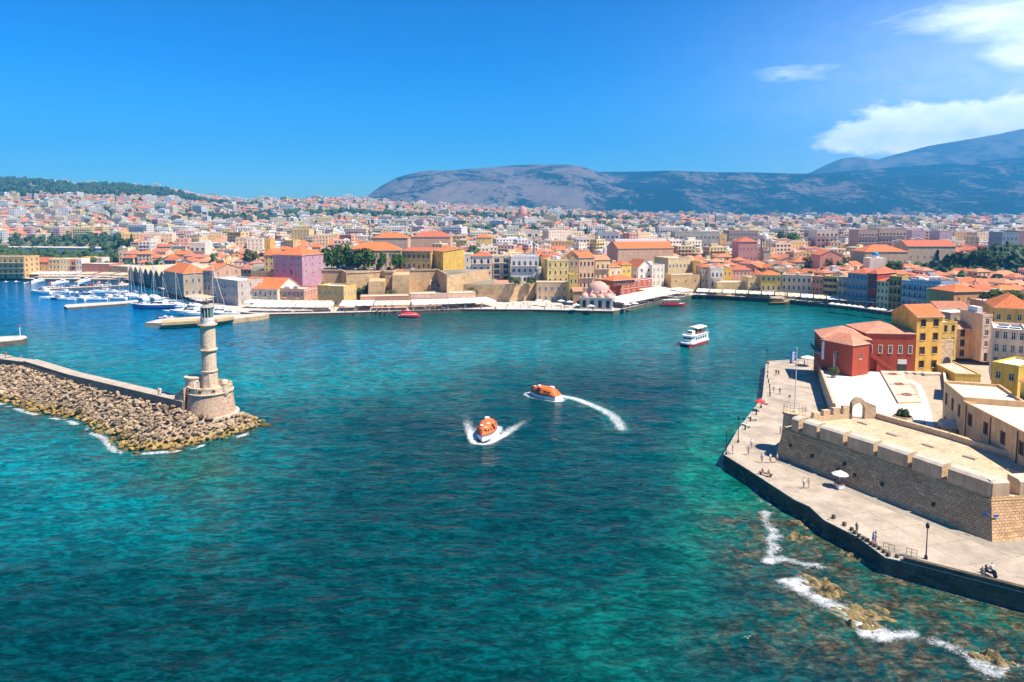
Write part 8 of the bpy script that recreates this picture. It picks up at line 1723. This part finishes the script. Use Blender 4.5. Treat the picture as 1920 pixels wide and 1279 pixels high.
for lab, x, y, pose, rz, a, b in [('person in black standing at the promenade tip beside the lamp', 1373.5, 851, 'stand', 1.2, 'black', 'black'), ('person in grey top and black shorts walking near the tip', 1403, 853, 'walk', .4, 'grey', 'black'), ('person in white and blue walking behind the one in grey', 1408.5, 840, 'walk', .2, 'white', 'blue'), ('person in white shirt and red shorts pointing left of the group', 1428.4, 867.5, 'stand', -.5, 'white', 'red'), ('person in white top and navy shorts in the middle of the group', 1444, 868, 'stand', .4, 'white', 'navy'), ('person with white hat top and black trousers right of the group', 1457, 868, 'walk', 1.2, 'white', 'black'), ('person in white shirt and black shorts strolling left of a pair', 1506.7, 916, 'walk', .1, 'white', 'black'), ('person in beige dress strolling right of a pair', 1516, 915.5, 'walk', .1, 'beige', 'beige'), ('vendor in black top and white apron under the white parasol', 1565, 915, 'stand', .2, 'black', 'white'), ('person in grey leaning by the fortress corner', 1463, 814, 'stand', .6, 'grey', 'beige'),
    ('left one of two people in black at the far promenade lamp', 1455, 704.5, 'walk', 2.6, 'black', 'grey'), ('right one of two people in black at the far promenade lamp', 1459.5, 705.5, 'walk', 2.6, 'black', 'navy'), ('left one of a pair in dark clothes at the far centre', 1485, 709.5, 'walk', -.4, 'black', 'black'), ('right one of a pair in dark clothes at the far centre', 1489.5, 708, 'walk', -.4, 'navy', 'black'), ('person in blue grey walking beside the edge bollards', 1450.5, 737, 'walk', .1, 'grey', 'grey'), ('person in black walking alone mid promenade', 1462, 740, 'walk', .2, 'black', 'black'), ('person in black with white shorts before the flagpole', 1480.5, 753, 'walk', .1, 'black', 'white'), ('person in dark green standing in the museum shadow', 1522, 704, 'stand', 1.6, 'green', 'black'), ('person in navy walking in the museum shadow', 1523, 716, 'walk', 1.2, 'navy', 'black'), ('person in white by the corner parasol', 1508, 686, 'stand', .6, 'white', 'blue'),
    ('person in beige standing among the stone bollards', 1606, 1001.5, 'stand', 2.0, 'beige', 'black'), ('person in white taking a photograph by the bollards', 1637, 1020, 'photo', 1.9, 'white', 'blue'), ('person in blue shirt beside the photographer', 1641.5, 1018, 'stand', 1.5, 'blue', 'white')]: person(lab, Pp(x, y), pose, rz, a, b)
Bp = lambda x, y: G(x, y, 6.02)
person('person in pink top on the breakwater near the lighthouse', Bp(297.5, 740), 'walk', 1.0, 'pink', 'black', 'people on the breakwater'); person('person in white on the breakwater near the lighthouse', Bp(301, 741), 'walk', 1.0, 'white', 'white', 'people on the breakwater'); person('person in blue shirt on the breakwater at far left', Bp(39, 674.5), 'walk', -2.0, 'blue', 'beige', 'people on the breakwater'); person('person in red on the breakwater at the picture edge', Bp(11, 671.5), 'walk', -2.0, 'red', 'black', 'people on the breakwater')
# strollers and diners on the far quay, a few pixels each
rq = random.Random(99); far_line = [(640, 590), (760, 586.5), (865, 583), (1000, 584), (1150, 587), (1168, 583), (1225, 569), (1296, 556), (1335, 556), (1460, 564), (1600, 579), (1690, 592)]
FX, FY = [p[0] for p in far_line], [p[1] for p in far_line]; FP = {}
def qplace(x): return 'before the long restaurant terrace' if x < 930 else 'on the open square' if x < 1085 else 'beside the mosque' if x < 1235 else 'at the inner harbour corner' if x < 1420 else 'on the east quay'
for i in range(120):
    x = rq.choice([rq.uniform(640, 940), rq.uniform(940, 1200), rq.uniform(1200, 1400), rq.uniform(1400, 1690)]); back = rq.uniform(0, 2.2) if (x < 940 or x > 1400) else rq.uniform(0, 10) if x < 1090 else rq.uniform(0, 3); y = float(np.interp(x, FX, FY)) - 1.2 - back
    if 1086 < x < 1168 and y < 583: y = 585.5
    a, b = rq.choice(list(CLO)), rq.choice(['black', 'blue', 'navy', 'beige', 'white', 'grey']); ps = rq.choice(['stand', 'walk', 'walk']); o = person('', G(x, y, QZ + .005), ps, rq.uniform(0, 6.28), a, b, 'people on the far quay'); FP.setdefault('person in %s top and %s %s %s' % (a, b, 'bottoms', qplace(x)), []).append((x, o))
for lab, L_ in FP.items():
    L_.sort(key=lambda q: q[0])
    for k, (x, o) in enumerate(L_): o['label'] = lab if len(L_) == 1 else '%s, %s from left' % (lab, ['first', 'second', 'third', 'fourth', 'fifth', 'sixth', 'seventh'][min(6, k)])
# ---------------------------------------------------------------- street furniture
def lamp(label, x, y, h, arm=True):
    p = Pp(x, y); t = thing('street_lamp', label, 'street lamp', p, 0, 'promenade lamps'); m = MB(); m.lathe([(.2, 0), (.2, .35), (.1, .5), (.07, 1.0), (.055, h)], 8); m.build('post', [mt_iron], t); m = MB()
    if arm: m.tube((0, 0, h - .1), (.75, 0, h + .1), .04, 5); m.box(.55, 1.05, -.1, .1, h + .05, h + .15)
    else: m.lathe([(.06, h), (.2, h + .15), (.24, h + .5), (.1, h + .7), (.02, h + .85)], 8)
    m.build('lantern', [mt_iron], t)
lamp('black lamp post with single arm at the promenade tip', 1361.5, 853, 4.4); lamp('black lantern post second from the promenade tip', 1384, 829.5, 4.2, False); lamp('black lantern post near the red parasol', 1427, 764.5, 4.0, False); lamp('black lamp post at the far end of the promenade', 1437.5, 682, 3.6, False); lamp('slim lamp post standing on the near promenade', 1736, 1048, 3.9, False)
lamp('short lamp by the edge bollards below the far lamp', 1439.5, 700, 2.4, False)
bl = MB(); bl.box(-.2, .2, -.2, .2, 0, .5); bl.box(-.16, .16, -.16, .16, .502, .56); blm = bl.mesh('stone_bollard', [M_('bollard_stone', (.16, .125, .09), .95, .3, 3)])
for k, (x, y) in enumerate(((1563, 972), (1583, 986), (1597, 996), (1603.5, 1002.5), (1611, 1008), (1619, 1013), (1626, 1017), (1634, 1023), (1641, 1027), (1649, 1032), (1657.5, 1038), (1665.5, 1043.5), (1682, 1047))): tag(put('stone_bollard', blm, None, Pp(x, y), .5), 'squat stone bollard on the near promenade edge, %s from left' % ['first', 'second', 'third', 'fourth', 'fifth', 'sixth', 'seventh', 'eighth', 'ninth', 'tenth', '11th', '12th', '13th'][k], 'bollard', 'stone bollards')
bb = MB(); bb.lathe([(.16, 0), (.14, .3), (.12, .7), (.2, .8), (.16, .95), (.05, 1.0)], 8); bbm = bb.mesh('iron_bollard', [mt_iron])
for k, (x, y) in enumerate(((1439, 709), (1441, 718), (1443, 727), (1443.5, 736), (1443.5, 743), (1407, 790), (1418, 778), (1397, 806))): tag(put('iron_bollard', bbm, None, Pp(x, y), 0), 'black iron bollard on the sea edge, %s from the far end' % ['first', 'second', 'third', 'fourth', 'fifth', '8th', '6th', '7th'][k] if k < 5 else 'black iron bollard near the red parasol, %s from the tip' % {5: 'second', 6: 'third', 7: 'first'}[k], 'bollard', 'iron bollards')
def bench(label, x, y, rz, mat=None):
    t = thing('bench', label, 'bench', Pp(x, y), rz, 'promenade benches'); m = MB(); m.box(-1.1, 1.1, -.25, .25, .38, .46); m.build('seat', [mat or mt_conc], t)
    for s in (-.8, .8): m = MB(); m.box(s - .12, s + .12, -.2, .2, 0, .378); m.build('leg', [mat or mt_conc], t)
bench('pale stone bench by the edge below the red parasol', 1399, 800, -1.0); bench('pale stone bench near the second lantern', 1411, 787, -1.0); bench('dark bench with two sunbathers near the sea edge', 1435.5, 892, -.62, mt_wood); bench('bench beside the far edge bollards', 1434, 757, -1.3)
for lab, dx, a, b in (('left one of two people sitting on the dark bench', -.5, 'pink', 'white'), ('right one of two people sitting on the dark bench', .5, 'beige', 'red')):
    p = Pp(1435.5, 892); person(lab, (p.x + dx * math.cos(-.62), p.y + dx * math.sin(-.62), p.z), 'sit', -.62 + .3, a, b)
def railing(label, x0, y0, x1, y1):
    a, b = Pp(x0, y0), Pp(x1, y1); d = b - a; t = thing('low_railing', label, 'railing', a, math.atan2(d.y, d.x), 'promenade railings'); m = MB(); L_ = d.length; m.tube((0, 0, .9), (L_, 0, .9), .03, 5); m.tube((0, 0, .45), (L_, 0, .45), .02, 5); m.build('rail', [mt_iron], t)
    for s in (0, .5, 1): m = MB(); m.tube((L_ * s, 0, 0), (L_ * s, 0, .93), .03, 5); m.build('post', [mt_iron], t)
railing('thin iron railing frame left of the slim lamp', 1656, 1030, 1677, 1036); railing('thin iron railing frame just left of the slim lamp post', 1699, 1040, 1719, 1045)
def flag():
    c = bastion_c; t = thing('flagpole', 'tall white flagpole with striped blue and white flag on the round bastion', 'flagpole', (c.x, c.y, c.z)); h = 11.6; m = MB(); m.lathe([(.3, 0), (.3, .3), (.1, .4), (.06, h), (.12, h + .05), (.02, h + .2)], 8); m.build('pole', [mt_white], t)
    fm = M_('flag_blue', (.03, .15, .50), .8); m = MB(); nx, nz = 9, 9; W, H = 1.5, 1.9
    def P(i, k): s = i / nx; return (-.07 - W * s * .72, .22 * math.sin(s * 7) * s, h - .2 - H * k / nz - .75 * s * s)
    for i in range(nx):
        for k in range(nz):
            white = k % 2 == 1
            if i < 4 and k < 5: white = (k == 2 or i in (1, 2) and abs(i - 1.5) < .6 and False) or (i == 2 and False) or k == 2 or i == 1
            m.face([P(i, k + 1), P(i + 1, k + 1), P(i + 1, k), P(i, k)], 1 if white else 0)
    m.build('flag', [fm, M_('flag_white', (.78, .78, .78), .8)], t)
flag()
def stand():
    t = thing('souvenir_stand', 'small red topped souvenir stand at the far promenade edge', 'stand', Pp(1489, 681), .1); m = MB(); m.box(-1.1, 1.1, -.5, .5, .75, .85); m.build('counter', [redc], t)
    for x in (-1, 1):
        for y in (-.4, .4): m = MB(); m.box(x - .05, x + .05, y - .05, y + .05, 0, .748); m.build('leg', [mt_wood], t)
    for k in range(4): m = MB(); m.box(-.9 + .5 * k, -.6 + .5 * k, -.3, .3, .852, 1.1 + .1 * (k % 2)); m.build('souvenir_box', [cmat['white'] if k % 2 else redc], t)
    p = Pp(1566, 916); t = thing('vendor_table', 'small white draped vendor table under the white parasol', 'table', (p.x + .7, p.y - .2, p.z), .2); m = MB(); m.box(-.5, .5, -.35, .35, .05, .8); m.build('cloth', [cmat['white']], t); m = MB(); m.box(-.55, .55, -.4, .4, .803, .84); m.build('tabletop', [mt_wood], t)
stand()
def scooter():
    p = Pp(1856, 1079); t = thing('motor_scooter', 'dark motor scooter with rider at the near parapet', 'scooter', p, 1.9); m = MB(); m.loft([[(x, -w, z0), (x, w, z0), (x, w * .8, z1), (x, -w * .8, z1)] for x, w, z0, z1 in ((-.75, .12, .45, .72), (-.3, .17, .35, .78), (.1, .16, .28, .45), (.35, .16, .28, .5), (.5, .15, .3, 1.0), (.58, .1, .5, 1.05))]); m.build('body', [cmat['navy']], t)
    for x in (-.62, .68): m = MB(); m.lathe([(.12, -.06), (.25, -.06), (.27, 0), (.25, .06), (.12, .06)], 14); o = m.build('wheel', [rubber], t, loc=(x, 0, .27)); o.rotation_euler = (math.pi / 2, 0, 0)
    m = MB(); m.tube((.5, -.32, 1.05), (.5, .32, 1.05), .025, 5); m.tube((.52, 0, 1.0), (.68, 0, .27), .035, 5); m.build('handlebar', [mt_iron], t); m = MB(); m.box(-.65, .0, -.14, .14, .78, .86); m.build('seat', [rubber], t)
    person('rider in white shirt sitting on the dark scooter', (p.x + .12, p.y - .1, p.z + .42), 'sit', 1.9 + math.pi / 2, 'white', 'navy'); person('person in beige sitting on the parapet left of the scooter', G(1841, 1081, PZ + .17), 'sit', 2.4, 'beige', 'black')
scooter()
# ---------------------------------------------------------------- parked cars
def car(paint):
    t = thing('parked_car', '', 'car'); m = MB(); S = [(-2.05, .62, .45, .80), (-1.9, .78, .32, .92), (-1.0, .84, .28, .96), (.6, .84, .28, .94), (1.5, .80, .30, .84), (2.0, .66, .40, .70)]
    m.loft([[(x, -w, z0), (x, w, z0), (x, w, z1 - .06), (x, w * .86, z1), (x, -w * .86, z1), (x, -w, z1 - .06)] for x, w, z0, z1 in S]); m.build('body', [paint], t); m = MB(); m.loft([[(x, -w, z0), (x, w, z0), (x, w * .8, z1), (x, -w * .8, z1)] for x, w, z0, z1 in ((-1.75, .70, .90, .95), (-1.3, .72, .92, 1.38), (-.2, .74, .93, 1.46), (.5, .72, .92, 1.36), (1.0, .70, .88, .93))]); m.build('glasshouse', [mt_glass], t); m = MB(); m.box(-1.2, .4, -.55, .55, 1.40, 1.485); m.build('roof', [paint], t)
    for x in (-1.25, 1.25):
        for y in (-.78, .78): m = MB(); m.lathe([(.18, -.1), (.31, -.1), (.32, 0), (.31, .1), (.18, .1)], 12); o = m.build('wheel', [rubber], t, loc=(x, y, .32)); o.rotation_euler = (math.pi / 2, 0, 0)
    return t
CP = {n: car(M_('car_paint_' + n, c, .3, .03, 1, spec=.6)) for n, c in (('red', (.45, .02, .02)), ('white', (.75, .75, .75)), ('blue', (.03, .10, .32)), ('silver', (.5, .51, .53)), ('black', (.02, .02, .025)))}
for o in CP.values(): KIDS[o.name] = list(o.children)
usedc = set()
def park(col, lab, p, rz, grp):
    o = CP[col]
    if col in usedc: o = copy_tree(o)
    usedc.add(col); o.location = p; o.rotation_euler = (0, 0, rz); tag(o, lab, 'car', grp)
for i, (x, col) in enumerate(((636, 'blue'), (650, 'black'), (664, 'white'), (678, 'silver'), (697, 'white'), (707, 'blue'), (727, 'black'), (743, 'red'), (752, 'red'), (762, 'blue'), (772, 'silver'))): park(col, '%s car parked on the rampart, %s from left' % (col, ['first', 'second', 'third', 'fourth', 'fifth', 'sixth', 'seventh', 'eighth', 'ninth', 'tenth', '11th'][i]), (lambda q: (q.x, q.y, 15.505))(G(x, 507, 15.5) + Vector((0, 3.2, 0))), rq.choice([1.5, 1.65, -1.6]), 'cars parked on the rampart')
for i in range(9): col = ['white', 'silver', 'blue', 'white', 'black', 'red', 'white', 'silver', 'blue'][i]; q = G(96 + i * 15, 539.3 - i * .55, 1.0); park(col, '%s car on the inner marina jetty, %s from left' % (col, ['first', 'second', 'third', 'fourth', 'fifth', 'sixth', 'seventh', 'eighth', 'ninth'][i]), q, .1, 'cars on the marina jetty')
# cafe tables under and before the awnings
tb = MB(); tb.lathe([(.45, .72), (.45, .76)], 10); tbm = tb.mesh('tabletop', [mt_wood]); tg = MB(); tg.lathe([(.28, 0), (.05, .04), (.04, .718)], 8); tgm = tg.mesh('table_leg', [mt_iron])
for i in range(64):
    x = (642 + i * 9.3) if i < 32 else (1310 + (i - 32) * 12.2); y = (585.6 - (x - 642) * .011) if i < 32 else float(np.interp(x, FX, FY)) - 3.0
    if i < 32 and x > 935: y = 580 - (i % 3) * 1.5
    t = thing('cafe_table', 'round cafe table %s, %s in the row' % ('on the long terrace' if i < 32 else 'on the east quay', str((i % 32) + 1) + ('st' if (i % 32) % 10 == 0 and (i % 32) != 10 else 'nd' if (i % 32) % 10 == 1 and (i % 32) != 11 else 'rd' if (i % 32) % 10 == 2 and (i % 32) != 12 else 'th')), 'table', G(x, y, QZ + .005), 0, 'cafe tables'); put('tabletop', tbm, t); put('leg', tgm, t)
